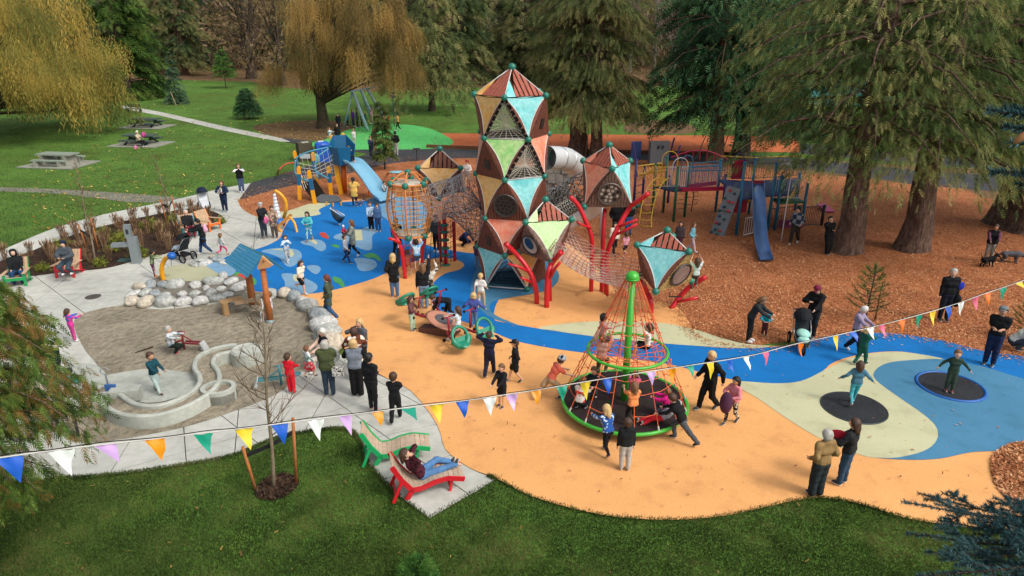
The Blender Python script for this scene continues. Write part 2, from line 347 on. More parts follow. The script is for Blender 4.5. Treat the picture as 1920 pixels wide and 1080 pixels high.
rs('blue_rubber_lagoon', [(481, 469), (430, 481), (410, 500), (440, 540), (500, 551), (548, 555), (600, 551), (650, 540), (700, 525), (728, 512), (760, 498), (800, 488), (845, 486), (870, 497), (861, 508), (835, 515), (812, 533), (806, 560), (822, 586), (860, 603), (905, 616), (960, 640), (1030, 655), (1100, 665), (1250, 685), (1310, 700), (1390, 718), (1450, 722), (1500, 718), (1540, 700), (1565, 681), (1620, 666), (1690, 662), (1760, 675), (1840, 690), (1920, 714), (2050, 750), (2060, 700), (1920, 672), (1840, 660), (1760, 640), (1660, 627), (1560, 631), (1480, 650), (1390, 656), (1300, 651), (1200, 643), (1100, 632), (960, 610), (925, 595), (950, 540), (1000, 500), (940, 478), (895, 478), (850, 472), (800, 462), (770, 455), (757, 440), (735, 420), (716, 405), (714, 388), (700, 378), (650, 380), (620, 383), (598, 395), (600, 404), (560, 410), (545, 412), (533, 430), (525, 448), (508, 459)], .054, r_bl, 3)
rs('slate_rubber_pool', [(905, 490), (886, 525), (884, 555), (898, 580), (925, 600), (975, 614), (935, 597), (918, 582), (925, 568), (960, 560), (990, 555), (1030, 545), (1048, 525), (1040, 505), (1000, 480), (940, 475)], .058, r_gb)
rs('slate_rubber_apron', [(690, 376), (725, 370), (775, 373), (800, 395), (790, 430), (757, 440), (738, 420), (716, 406), (713, 388)], .058, rub('rubber_grey_blue', '#6f9fc0'))
rs('cream_rubber_bank', [(1010, 617), (1100, 606), (1227, 607), (1300, 620), (1350, 636), (1400, 648), (1450, 652), (1400, 656), (1300, 651), (1200, 643), (1100, 632), (1040, 623)], .058, r_cr)
rs('cream_rubber_beach', [(480, 410), (512, 412), (545, 411), (560, 410), (600, 404), (598, 395), (620, 383), (605, 381), (580, 384), (540, 397), (500, 403)], .058, r_cr)
rs('cream_rubber_dune', [(1372, 719), (1450, 722), (1500, 718), (1540, 700), (1590, 676), (1640, 665), (1700, 664), (1770, 677), (1700, 679), (1660, 685), (1639, 700), (1642, 716), (1680, 745), (1730, 780), (1755, 805), (1755, 830), (1730, 850), (1680, 862), (1630, 861), (1590, 848), (1530, 822), (1470, 785), (1420, 750)], .058, r_cr)
rs('slate_rubber_bay', [(1770, 677), (1700, 679), (1660, 685), (1639, 700), (1642, 716), (1680, 745), (1730, 780), (1755, 805), (1755, 830), (1730, 850), (1680, 862), (1640, 862), (1700, 866), (1760, 864), (1820, 852), (1880, 847), (1960, 825), (2070, 790), (2050, 750), (1920, 714), (1840, 691)], .062, r_gb)
sheet('near_wood_chip_ground', chips3_poly, .066, chip_m)
def z5(pts): return [(480+x/5.685, 350+y/5.685) for x, y in pts]
for i, (pts, m) in enumerate([([(60, 700), (180, 670), (350, 670), (450, 690), (490, 740), (470, 800), (400, 860), (330, 860), (280, 810), (250, 770), (150, 730)], r_lb), ([(475, 600), (560, 575), (680, 580), (740, 620), (745, 670), (710, 700), (660, 690), (600, 650), (520, 630)], r_lb),
    ([(830, 540), (900, 510), (1000, 500), (1100, 480), (1180, 440), (1250, 450), (1290, 490), (1240, 540), (1240, 660), (1200, 690), (1130, 680), (1050, 640), (950, 590), (850, 570)], r_lb), ([(1050, 780), (1150, 775), (1260, 800), (1290, 850), (1240, 900), (1150, 915), (1090, 890), (1070, 830)], r_lb),
    ([(540, 870), (600, 850), (670, 860), (690, 900), (650, 945), (600, 930)], r_lb), ([(275, 945), (400, 945), (550, 1000), (650, 1060), (640, 1120), (550, 1160), (400, 1150), (310, 1140), (310, 1040)], r_lb)]): rs('pale_blue_rubber_shoal', z5(pts), .058, m)
for pts in ([(170, 685), (300, 672), (370, 680), (405, 720), (390, 760), (350, 750), (360, 710), (320, 692)], [(560, 580), (620, 580), (655, 610), (640, 630), (600, 605)], [(400, 960), (440, 950), (470, 1000), (430, 1025), (400, 1000)]): rs('cream_rubber_patch', z5(pts), .062, r_cr)
sheet('cream_rubber_tile', gp(z5([(1045, 470), (1125, 470), (1140, 585), (1050, 585)]), 1), .062, r_cr)
rs('red_fish_inlay', z5([(680, 515), (700, 500), (735, 505), (760, 530), (778, 556), (765, 572), (740, 560), (705, 548)]), .062, r_rd)
rs('green_fin_inlay', z5([(700, 545), (740, 560), (775, 570), (770, 550), (790, 535), (740, 530)]), .060, r_gr)
rs('green_turtle_inlay', z5([(1140, 748), (1180, 735), (1210, 720), (1260, 725), (1300, 750), (1330, 790), (1345, 800), (1310, 805), (1280, 785), (1240, 770), (1200, 775)]), .062, r_gr)
rs('green_crocodile_inlay', z5([(815, 985), (850, 970), (870, 985), (900, 990), (930, 1030), (945, 1020), (940, 1050), (950, 1080), (915, 1085), (880, 1050), (850, 1040), (830, 1015)]), .062, r_gr)
rs('green_fish_inlay', z5([(800, 635), (850, 628), (880, 640), (890, 660), (850, 662)]), .062, r_gr)
rs('green_frog_inlay', [(428, 516), (445, 512), (462, 518), (480, 526), (478, 537), (455, 532), (435, 524)], .062, r_gr)
rs('red_crab_inlay', [(445, 520), (452, 516), (470, 522), (466, 528), (450, 527)], .066, r_rd)
rs('pale_blue_rubber_shoal', [(395, 495), (420, 488), (440, 500), (440, 516), (415, 517), (398, 512)], .064, r_lb)
m_ = mb(r_or); m_.ell(U(1108, 566, -.2), (.75, .62, .42), 24, 10); tag(m_.build('rubber_mound', smooth=True), 'low apricot rubber mound beside the red legs', 'mound')
# green swing mound
gmp = gp([(572, 271), (610, 262), (655, 243), (700, 235), (760, 234), (800, 240), (830, 252), (850, 266), (835, 275), (795, 280), (690, 281), (640, 281), (600, 276)], 5)
sheet('green_rubber_mound', gmp, .024, r_gn)
# kerb timbers in front of the far wood chips
tm = M('#7a5038', .85, .2, 5)
for a, b in (((800, 277), (1000, 284)), ((1002, 284), (1190, 288)), ((1192, 288), (1380, 292))):
    k = mb(tm); A, B = U(*a), U(*b); k.bar(A+Vector((0, 0, .13)), B+Vector((0, 0, .13)), .2, .26); tag(k.build('kerb_timber'), 'long brown timber edging the far wood chips, '+{800: 'left of the tall tower', 1002: 'behind the right hand pods', 1192: 'behind the old play set'}[a[0]], 'timber edging')

# ---- grass blades and chips as real geometry near the camera
def scatter_px(n, x0, x1, y0, y1): return RNG.uniform(x0, x1, n), RNG.uniform(y0, y1, n)
def unproj(px, py, z=0):
    a = (px-960)/FPX; b = -(py-540)/FPX; dy = _c+b*_s; dz = b*_c-_s; t = (z-CH)/dz
    return np.stack([a*t, dy*t, np.full_like(a, z)], 1)
def worn(P): x, y = P[:, 0], P[:, 1]; return np.sin(x*1.1+y*.6+2)*np.sin(y*1.3-x*.4+.5)+.6*np.sin(x*2.7+1)*np.sin(y*3.1)+.4*np.sin(x*6.3+y*2)*np.sin(y*7.1-x)
def blades(name, P, hgt, wid, mat):
    wn = worn(P); P = P[RNG.uniform(0, 1, len(P)) > np.clip((wn-.55)*.5, 0, .3)]; wn = worn(P); n = len(P); a = RNG.uniform(0, 2*math.pi, n); h = hgt*RNG.uniform(.5, 1.3, n); d = np.stack([np.cos(a), np.sin(a), 0*a], 1)*wid
    ln = RNG.normal(0, .45, (n, 2))*h[:, None]; v = np.empty((n, 3, 3)); v[:, 0] = P-d; v[:, 1] = P+d; v[:, 2] = P; v[:, 2, :2] += ln; v[:, 2, 2] += h
    return npmesh(name, v.reshape(-1, 3), np.arange(n*3).reshape(n, 3), mat, tint=np.repeat(np.clip(RNG.uniform(0, .8, n)+np.clip(wn-.2, -.2, .6)*RNG.uniform(0, 1, n), 0, 1), 3))
grass_m = leafmat('grass_blades', [(.12, L('#34401e')), (.36, L('#48602a')), (.58, L('#5c7636')), (.82, L('#86804c'))], .9, .3, .7)
px, py = scatter_px(360000, -100, 2020, 790, 1100); P = unproj(px, py)
msk = ~inpoly(P, plaza) & ~inpoly(P, rub_poly) & ~inpoly(P, chips3_poly); P = P[msk]
g = link('grass', blades('grass', P, .045, .008, grass_m)); tag(g, 'short mown lawn grass in front of the play area', 'grass', kind='stuff')
px, py = scatter_px(60000, -50, 560, 110, 480); P = unproj(px, py); P = np.concatenate([P, unproj(*scatter_px(12000, 540, 850, 170, 300))])
msk = ~inpoly(P, plaza) & ~inpoly(P, chips_poly); P = P[msk]
g = link('far_grass', blades('far_grass', P, .06, .02, grass_m)); tag(g, 'mown lawn grass of the park behind the plaza', 'grass', kind='stuff')
def flakes(name, P, size, mat):
    n = len(P); a = RNG.uniform(0, math.pi, n); t = RNG.normal(0, .35, n); l = size*RNG.uniform(.5, 1.4, n); wd = l*RNG.uniform(.25, .5, n)
    d = np.stack([np.cos(a), np.sin(a), t], 1)*l[:, None]/2; e = np.stack([-np.sin(a), np.cos(a), RNG.normal(0, .3, n)], 1)*wd[:, None]/2
    v = np.stack([P-d-e, P+d-e, P+d+e, P-d+e], 1); v[:, :, 2] += .015+np.abs(t)[:, None]*l[:, None]/2
    return npmesh(name, v.reshape(-1, 3), np.arange(n*4).reshape(n, 4), mat, tint=np.repeat(RNG.uniform(0, 1, n), 4))
flake_m = leafmat('loose_chips', [(.1, L('#84502f')), (.4, L('#b8724a')), (.65, L('#cc8a5c')), (.9, L('#e4b080'))], .8, .0, .9)
P = np.concatenate([unproj(*scatter_px(105000, 820, 1960, 300, 700), .012), unproj(*scatter_px(22000, 440, 900, 290, 480), .012)])
P = P[inpoly(P, chips_poly) & ~inpoly(P, rub_poly)]
g = link('loose_wood_chips', flakes('loose_wood_chips', P, .055, flake_m)); tag(g, 'loose orange brown wood chips over the play area floor', 'wood chips', kind='stuff')
P = unproj(*scatter_px(9000, 1840, 2000, 820, 1000), .066); P = P[inpoly(P, chips3_poly)]
g = link('loose_wood_chips', flakes('near_chips', P, .07, flake_m)); tag(g, 'loose wood chips in the round patch at the right edge', 'wood chips', kind='stuff')
def along(poly, n, jit, z=0):
    q = np.array([[p[0], p[1]] for p in poly]); i = RNG.integers(0, len(q), n); t = RNG.uniform(0, 1, (n, 1)); p = q[i]*(1-t)+q[(i+1) % len(q)]*t+RNG.normal(0, jit, (n, 2)); p = np.concatenate([p, np.full((n, 1), z)], 1); return p[(p[:, 1] < 26) & (np.abs(p[:, 0]) < p[:, 1]*.8+1)]
P = np.concatenate([along(plaza, 30000, .035, .03), along(rub_poly, 16000, .035, .045)]); P = P[P[:, 1] < 16]; P = P[~inpoly(P, sand_poly)]; nb_ = np.zeros(len(P), bool)
for dx, dy in ((.3, 0), (-.3, 0), (0, .3), (0, -.3)): Q = P+np.array([dx, dy, 0]); nb_ |= ~inpoly(Q, plaza) & ~inpoly(Q, rub_poly) & ~inpoly(Q, chips3_poly)
P = P[nb_]
tag(link('edge_grass', blades('edge_grass', P, .05, .008, grass_m)), 'ragged grass fringe along the paving and rubber edges', 'grass', kind='stuff')
P = along(rub_poly, 14000, .22, .062); P = P[inpoly(P, rub_poly) & (P[:, 1] > 14) & (P[:, 0] > 1.5)]
lit = np.concatenate([unproj(*scatter_px(420, 620, 1900, 480, 960), .066), P]); lit = lit[inpoly(lit, rub_poly)]
tag(link('spilled_chips', flakes('spilled_chips', lit, .05, flake_m)), 'wood chips and leaf bits spilled over the rubber edge', 'debris', kind='stuff')
Pn = unproj(*scatter_px(110, 0, 1600, 820, 1075), .03); Pn = Pn[~inpoly(Pn, plaza) & ~inpoly(Pn, rub_poly)]
tag(link('fallen_leaves', flakes('near_leaves', Pn, .065, leafmat('near_leaves', [(.2, L('#6a5030')), (.8, L('#a08848'))], 3, .1, .9))), 'few brown fallen leaves on the front lawn', 'leaves', kind='stuff')
P = np.concatenate([unproj(*scatter_px(1500, 60, 480, 200, 460)), unproj(*scatter_px(900, 480, 720, 225, 262)), unproj(*scatter_px(500, 60, 560, 150, 250))])
P = P[~inpoly(P, plaza)]; fl = leafmat('fallen_leaves', [(.2, L('#8a6a34')), (.5, L('#c0a048')), (.8, L('#d8c46a'))], 3, .1, .9)
g = link('fallen_leaves', flakes('fallen_leaves', P, .13, fl)); tag(g, 'yellow fallen leaves scattered over the grass', 'leaves', kind='stuff')

# ================================================================ TREES
def nrm(a): return a/np.maximum(np.linalg.norm(a, axis=1, keepdims=True), 1e-9)
def T_frond(k, wdt=.1, spread=.38, droop=.12):
    v = []; f = []
    for i in range(k):
        y = i/k*.85; L_ = .42*(1-.55*i/k)
        for s in (-1, 1):
            o = len(v); v += [(0, y-.03, 0), (0, y+wdt, 0), (s*spread*(1-.5*i/k), y+L_, -droop*(1+i/k))]; f.append((o, o+1, o+2))
    o = len(v); v += [(-.05, .72, -droop*.6), (.05, .72, -droop*.6), (0, 1.08, -droop*2)]; f.append((o, o+1, o+2))
    return np.array(v), np.array(f)
def T_strand(k, lw=.05, ll=.14):
    v = []; f = []
    for i in range(k):
        y = i/k; s = (-1)**i; o = len(v); zz = ((i*7) % 5-2)*.02
        v += [(s*.01, y, zz), (s*.012, y+lw, zz), (s*ll*.55, y+ll, zz)]; f.append((o, o+1, o+2))
    return np.array(v), np.array(f)
def spray(P, D, S, T, up=None, sx=1.0):
    """place template T (x side, y along D, z normal) at every point"""
    tv, tf = T; n = len(P); D = nrm(D); rd = RNG.normal(0, 1, (n, 3)); X = nrm(np.cross(D, rd)) if up is None else nrm(np.cross(D, up)+1e-6); Z = np.cross(X, D)
    v = P[:, None]+S[:, None, None]*(tv[None, :, 0, None]*sx*X[:, None]+tv[None, :, 1, None]*D[:, None]+tv[None, :, 2, None]*Z[:, None])
    f = tf[None]+(np.arange(n)*len(tv))[:, None, None]
    return v.reshape(-1, 3), f.reshape(-1, 3)
def trunk(parent, h, r, mat, lean=(0, 0), limbs=(), n=12, flare=1.5, name='trunk'):
    b = mb(mat); N = 12; pts = []; rr = []
    for i in range(N+1):
        t = (i/N)**1.5; z = h*t; pts.append((lean[0]*z+.12*r*math.sin(z*1.3), lean[1]*z+.12*r*math.cos(z*1.7), z-.1)); rr.append(r*(1-.8*t)*(1+(flare-1)*math.exp(-z/(r*1.6))))
    b.tube(pts, rr, n, False)
    vs = b.v
    for i in range(len(vs)):
        k = i % n; x, y, z = vs[i]; q = i//n; cx, cy, _ = pts[q]; s_ = 1+.10*math.sin(k*2.4+1)*math.exp(-z/3)+.06*math.sin(k*5.1); vs[i] = (cx+(x-cx)*s_, cy+(y-cy)*s_, z)
    for L_ in limbs: b.tube(L_[0], L_[1], 5, False)
    return b.build(name, parent, True)
bark_red = gmat('cedar_bark', [(3, 5, [(.3, L('#54423a')), (.7, L('#8a7264'))], 'n'), (14, 5, [(.35, (.5, .48, .46)), (.6, (1.15, 1.12, 1.1))], 'n')], .95, [(12, 1, .12)])
for n_ in bark_red.node_tree.nodes:                 # furrows run up the trunk
    if n_.type == 'TEX_NOISE' and n_.inputs['Scale'].default_value >= 12:
        mp = bark_red.node_tree.nodes.new('ShaderNodeMapping'); mp.inputs['Scale'].default_value = (1, 1, .12)
        l0 = n_.inputs['Vector'].links[0]; src = l0.from_socket; bark_red.node_tree.links.new(src, mp.inputs[0]); bark_red.node_tree.links.new(mp.outputs[0], n_.inputs['Vector'])
bark_dark = M('#4a4038', .95, .35, 3, .8); bark_grey = M('#8c847a', .95, .3, 3, .6); bark_willow = M('#4c4636', .95, .35, 3, .8); twig_m = M('#8a7c66', .9, .3, 4)
ced_m = leafmat('cedar_foliage', [(.12, L('#263a1a')), (.36, L('#50683a')), (.58, L('#76884c')), (.85, L('#b0aa6a'))], .8, .35, .6)
ced2_m = leafmat('cedar_foliage_olive', [(.12, L('#323e26')), (.36, L('#56643a')), (.58, L('#76804c')), (.82, L('#a09660'))], .6, .3, .55)
fir_m = leafmat('fir_foliage', [(.12, L('#1c3020')), (.36, L('#2c5034')), (.58, L('#406a44')), (.82, L('#628452'))], .6, .25, .55)
bgc_m = leafmat('far_conifer', [(.12, L('#2c3c28')), (.36, L('#4a5c3a')), (.58, L('#667444')), (.82, L('#948c5c'))], .25, .3, .6)
bgb_m = leafmat('far_spruce', [(.12, L('#223a2e')), (.36, L('#3a5a44')), (.58, L('#547656')), (.82, L('#7c9470'))], .25, .3, .6)
bro_m = leafmat('autumn_foliage', [(.12, L('#54462e')), (.36, L('#7c6846')), (.58, L('#9c825a')), (.82, L('#c0a478'))], .4, .25, .7)
wil_m = leafmat('willow_foliage', [(.08, L('#4e562e')), (.3, L('#7c8044')), (.55, L('#a89c4e')), (.8, L('#d0b05a'))], .45, .35, .6)
wil2_m = leafmat('willow_foliage_gold', [(.08, L('#54502f')), (.3, L('#857246')), (.55, L('#a88c52')), (.8, L('#cfa862'))], .35, .35, .6)
nee_m = leafmat('spruce_needles', [(.15, L('#1c3238')), (.45, L('#33565a')), (.7, L('#5c8084')), (.9, L('#8ba6a6'))], 2.5, .15, .6)
pin_m = leafmat('pine_needles', [(.15, L('#24401c')), (.45, L('#3f6a2c')), (.7, L('#5c8a3c')), (.9, L('#88a050'))], 2.5, .2, .6)
def conifer(loc, h, R, z0, nb, nf, fs, mat, bark, label, group=None, tr=None, droop=.5, prof=.75, T=None, rise=.15, zmax=13, name='conifer_tree', lean=(0, 0), cat='tree', az=None, hang=.8, flat=False, dz=0):
    root = empty(name, (loc[0], loc[1], 0), 0, label, cat, group); r0 = tr or h*.018
    T = T or T_frond(4); z = z0+(h-z0)*RNG.uniform(0, 1, nb)**1.3
    keep = (z < zmax) | (RNG.uniform(0, 1, nb) < .12); z = z[keep]; nb = len(z)
    a = RNG.uniform(0, 2*math.pi, nb) if az is None else RNG.uniform(az[0], az[1], nb); Lb = R*np.clip(1-(z-z0)/(h-z0), .02, 1)**prof*RNG.uniform(.65, 1.12, nb)+.15
    # branches
    b = mb(bark)
    limbs = []
    dirs = np.stack([np.cos(a), np.sin(a), 0*a], 1)
    def bp(i, t):
        base = np.stack([lean[0]*z[i], lean[1]*z[i], z[i]], -1); r = t*Lb[i]
        p = base+dirs[i]*r[..., None]; p[..., 2] += rise*Lb[i]*np.sin(t*2.2)-droop*Lb[i]*t**2.2; return p
    for i in range(nb):
        if i < 90 and Lb[i] > .6:
            q = bp(np.full(4, i), np.array([0, .33, .66, .95])); limbs.append((q.tolist(), [max(.02, r0*.16), r0*.1+.01, r0*.06+.008, .008]))
    trunk(root, h if h < 14 else max(zmax+2, h*.7), r0, bark, lean, limbs)
    i = RNG.integers(0, nb, nb*nf); wgt = Lb[i]/Lb.max(); i = i[RNG.uniform(0, 1, len(i)) < np.clip(wgt*1.6, .25, 1)]; n = len(i)
    t = RNG.uniform(.12, 1, n)**.8; P = bp(i, t); lat = RNG.normal(0, 1, n)*.16*Lb[i]*(.35+t*.8); sd = np.stack([-dirs[i][:, 1], dirs[i][:, 0], 0*lat], 1)
    P += sd*lat[:, None]; P[:, 2] -= np.abs(lat)*.35+RNG.uniform(0, .18, n)*Lb[i]*hang*.5
    D = dirs[i]*.7+sd*np.sign(lat)[:, None]*.35+RNG.normal(0, .25, (n, 3)); D[:, 2] -= max(hang, dz)*(.4+t*.6)
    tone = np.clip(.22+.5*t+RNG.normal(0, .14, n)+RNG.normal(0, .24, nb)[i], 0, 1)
    S = fs*RNG.uniform(.6, 1.25, n)
    v, f = spray(P, D, S, T, up=np.tile([0, 0, 1.0], (n, 1))+RNG.normal(0, .3, (n, 3)) if flat else None)
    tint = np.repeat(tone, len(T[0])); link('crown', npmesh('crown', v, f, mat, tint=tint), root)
    return root
def willow(loc, h, R, zlow, ns, mat, label, tr=.6, lean=(0, 0), zmax=13, extra=(), off=(0, 0)):
    root = empty('willow_tree', (loc[0], loc[1], 0), 0, label, 'tree')
    limbs = []; P = []; Ls = []; tone = []
    K = 76; cl = []
    for k in range(K):
        a = RNG.uniform(0, 2*math.pi); rr = R*math.sqrt(RNG.uniform(.08, 1)); zt = max(zlow+2.2, (h*(1-.5*(rr/R)**2.5))*RNG.uniform(.36, 1.0)); c = np.array([off[0]+math.cos(a)*rr, off[1]+math.sin(a)*rr, zt]); cl.append((c, RNG.uniform(0, 1)))
        mid = c*np.array([.45, .45, .75]); limbs.append(([(0, 0, 2.2), tuple(mid), tuple(c)], [tr*.28, tr*.10, .02]))
    cl += [(np.array(e), .5) for e in extra]
    trunk(root, h*.7, tr, bark_willow, lean, limbs)
    per = ns//len(cl)
    for c, tn in cl:
        q = RNG.normal(0, 1, (per, 3)); q = q/np.linalg.norm(q, axis=1, keepdims=True)*(RNG.uniform(.3, 1, (per, 1))**.5)*np.array([R*.2, R*.2, R*.13])*RNG.uniform(.7, 1.35); p = c+q
        P.append(p); Ls.append(RNG.uniform(1.0, 2.6, per)*(R/9)**.5*RNG.uniform(.8, 1.6)); tone.append(np.clip(tn*.8+.1+RNG.normal(0, .15, per)+q[:, 2]*.06, 0, 1))
    P = np.concatenate(P); S = np.concatenate(Ls); tone = np.concatenate(tone)
    k = P[:, 2] < zmax+2; P, S, tone = P[k], S[k], tone[k]
    k = P[:, 2] > zlow+.3; P, S, tone = P[k], S[k], tone[k]; S = np.minimum(S, np.maximum(P[:, 2]-zlow*RNG.uniform(.8, 1.5, len(P)), .3)); rad = (P-np.array([off[0], off[1], 0]))*np.array([1, 1, 0]); D = rad/np.maximum(np.linalg.norm(rad, axis=1, keepdims=True), .1)*.10+RNG.normal(0, .07, P.shape); D[:, 2] = -1
    T = T_strand(7, .06, .125); v, f = spray(P, D, S, T, sx=.85)
    link('crown', npmesh('crown', v, f, mat, tint=np.repeat(tone, len(T[0]))), root); return root
T3, T2 = T_frond(3), T_frond(2, .16, .5, .15)
ced = dict(mat=ced_m, bark=bark_red, droop=.30, T=T_frond(4, .06, .32), rise=.14, name='cedar_tree', hang=.5, dz=1.15, prof=.35, zmax=12)
# the two giant cedars at the right
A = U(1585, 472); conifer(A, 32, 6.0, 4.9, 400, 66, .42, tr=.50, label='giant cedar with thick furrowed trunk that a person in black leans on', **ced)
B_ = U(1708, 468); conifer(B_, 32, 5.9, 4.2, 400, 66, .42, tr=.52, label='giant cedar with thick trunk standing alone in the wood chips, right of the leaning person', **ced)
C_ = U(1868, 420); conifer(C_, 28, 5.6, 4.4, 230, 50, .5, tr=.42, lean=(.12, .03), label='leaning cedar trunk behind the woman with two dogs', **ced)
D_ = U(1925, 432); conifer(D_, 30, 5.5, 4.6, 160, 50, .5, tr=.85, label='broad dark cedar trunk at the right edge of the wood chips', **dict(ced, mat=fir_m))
# middle
E_ = U(1082, 292); conifer(E_, 30, 4.0, 3.6, 260, 55, .62, tr=.62, label='olive cedar with stout dark trunk behind the silver tube slide', **dict(ced, mat=ced2_m, prof=.35))
F_ = U(1116, 296); conifer(F_, 28, 4.3, 3.6, 260, 55, .62, tr=.42, label='olive cedar with reddish trunk just right of the stout one behind the tube slide', **dict(ced, mat=ced2_m, prof=.35))
G_ = U(1338, 303); conifer(G_, 30, 5.6, 3.4, 230, 50, .7, fir_m, M('#6e5a48', .95, .3, 3, .8), 'dark hemlock with brown trunk behind the old play set bridge', tr=.5, droop=.35, T=T_frond(3, .1, .34), prof=.3, zmax=12.5, dz=.9, name='hemlock_tree', hang=.6)
H_ = U(1386, 296); conifer(H_, 30, 5.8, 3.4, 210, 50, .7, fir_m, bark_dark, 'dark hemlock with black mossy trunk right of the brown trunked one', tr=.55, droop=.35, T=T_frond(3, .1, .34), prof=.3, zmax=12.5, dz=.9, name='hemlock_tree', hang=.6)
willow(U(-30, 262), 15, 10.6, .5, 27000, wil_m, 'huge yellow green weeping willow at the left edge', .7)
willow(U(606, 240), 16, 6.3, 3.2, 18000, wil2_m, 'golden weeping willow beside the green swing mound', .5, extra=[(-4.2, -2.5, 4.2), (-3.8, -2, 5.0), (-4.8, -2, 3.8), (-3.4, -2, 5.6), (-3.2, -3, 3.6)], off=(3.4, 0))
TB = T_frond(3, .14, .45)
def bgt(px, py, h, R, z0, nb, nf, fs, mat, bark, label, **k): return conifer(U(px, py), h, R, z0, nb, nf, fs, mat, bark, label, T=TB, zmax=16, **k)
bgt(243, 186, 26, 5.2, .6, 150, 50, .9, leafmat('hedge_cedar', [(.15, L('#1e3018')), (.4, L('#33501f')), (.62, L('#4c6a2c')), (.85, L('#6c8038'))], .3, .2, .6), bark_dark, 'broad green cedar right behind the big left willow', tr=.5, droop=.5, prof=.3, name='cedar_tree')
bgt(347, 140, 26, 5.5, 3.2, 110, 40, 1.1, bgc_m, M('#6a5444', .95, .3), 'grey brown spruce with bare lower trunk behind the small staked spruce', tr=.6, prof=.4, name='spruce_tree')
bgt(378, 118, 30, 5.5, 0.5, 110, 36, 1.3, bgb_m, bark_dark, 'dark blue green spruce between the two brown barked trees at the back left', prof=.5, name='spruce_tree')
bgt(300, 132, 30, 6, 1.5, 110, 36, 1.2, bgc_m, bark_dark, 'tall dull green conifer at the back, right of the hedge like cedar', prof=.4)
bgt(560, 130, 28, 6, 1.5, 110, 36, 1.3, bgb_m, bark_dark, 'dark conifer directly behind the golden willow, on its left', prof=.4)
bgt(640, 128, 30, 6.5, 1.5, 110, 36, 1.3, bgc_m, bark_dark, 'dark conifer directly behind the golden willow, in its middle', prof=.4)
bgt(725, 132, 28, 6, 1.5, 110, 36, 1.3, bgc_m, bark_dark, 'dark conifer directly behind the golden willow, on its right', prof=.4)
bgt(928, 142, 32, 8, 6.0, 120, 40, 1.3, bgc_m, M('#9a8a84', .95, .2, 3, .6), 'tall spruce with pale bare trunk behind the tower top on its left', tr=.85, prof=.4, droop=.7, name='spruce_tree')
bgt(985, 150, 30, 6.5, 1.5, 110, 36, 1.3, bgc_m, bark_dark, 'dark conifer right behind the tip of the tower', prof=.4)
bgt(810, 208, 16, 5.5, 4.8, 90, 40, .8, ced2_m, bark_dark, 'drooping brownish conifer with thin leaning trunk between willow and tower', tr=.35, prof=.3, droop=.9, name='spruce_tree', hang=1.3)
bgt(865, 160, 26, 6, 2.4, 100, 36, 1.2, bgc_m, bark_dark, 'shadowy olive conifer left of the pale spruce trunk', prof=.4)
bgt(1050, 160, 28, 6, 1.0, 110, 36, 1.2, bgc_m, bark_dark, 'dark conifer behind the pair of olive cedars', prof=.4)
bgt(1440, 170, 30, 8, .8, 120, 40, 1.4, bgb_m, bark_dark, 'dark conifer behind the hemlocks at the right', prof=.4)
bgt(1600, 175, 30, 8, .8, 120, 40, 1.4, bgc_m, bark_dark, 'dark conifer deep behind the leftmost giant cedar', prof=.4)
bgt(1760, 190, 30, 8, .8, 120, 40, 1.4, bgb_m, bark_dark, 'dark conifer deep behind the lone giant cedar', prof=.4)
bgt(1900, 200, 30, 8, .8, 120, 40, 1.4, bgc_m, bark_dark, 'dark conifer deep behind the leaning cedar at the right edge', prof=.4)
bgt(1330, 160, 30, 6, 1.0, 110, 36, 1.3, bgb_m, bark_dark, 'dark conifer behind the hemlock at the edge of the far lawn', prof=.4)
bgt(180, 140, 28, 8, .8, 110, 36, 1.4, bgc_m, bark_dark, 'conifer behind the big left willow', prof=.4)
bgt(-40, 160, 28, 9, .8, 110, 36, 1.4, bgc_m, bark_dark, 'conifer beyond the left edge of the big willow', prof=.4)
# autumn trees: crown of upright twigs with a few leaves
def broad(px, py, h, R, z0, n, mat, label, tr=.6, group=None, fs=.9, bark=bark_dark, name='autumn_tree'):
    loc = U(px, py); root = empty(name, (loc.x, loc.y, 0), 0, label, 'tree', group); limbs = []; cs = []
    for k in range(26):
        a = RNG.uniform(0, 6.28); zt = RNG.uniform(z0+1, h); rr = R*math.sqrt(RNG.uniform(.05, 1))*(1-.5*abs((zt-z0)/(h-z0)-.45)); c = np.array([math.cos(a)*rr, math.sin(a)*rr, zt]); cs.append(c)
        limbs.append(([(0, 0, max(1.5, zt*.35)), tuple(c*np.array([.4, .4, .75])), tuple(c)], [tr*.3, tr*.14, .03]))
        for _ in range(3):
            e = c+RNG.normal(0, R*.2, 3)+np.array([0, 0, R*.15]); limbs.append(([tuple(c*.8+np.array([0, 0, c[2]*.1])), tuple(e)], [.05, .012]))
    trunk(root, h*.85, tr, bark, (0, 0), limbs)
    c = np.array(cs)[RNG.integers(0, len(cs), n)]; P = c+RNG.normal(0, 1, (n, 3))*R*.2; P = P[P[:, 2] < 18]; n = len(P); D = RNG.normal(0, 1, (n, 3)); D[:, 2] -= .4
    v, f = spray(P, D, fs*RNG.uniform(.5, 1.2, n), T2); link('crown', npmesh('crown', v, f, mat, tint=np.repeat(RNG.uniform(0, 1, n), len(T2[0]))), root); return root
broad(472, 148, 20, 7, 3, 3800, bro_m, 'ivy trunked autumn tree with tan leaves left of the golden willow', .8, fs=.55)
broad(530, 160, 20, 6, 3, 2600, bro_m, 'brown half bare tree just left of the golden willow', .5, fs=.55)
broad(770, 150, 22, 7, 3, 3000, bro_m, 'brown half bare tree behind the right side of the golden willow', .5, fs=.6)
broad(1020, 140, 22, 7, 2, 3000, bro_m, 'brown half bare tree behind the right shoulder of the tower', .5, fs=.6)
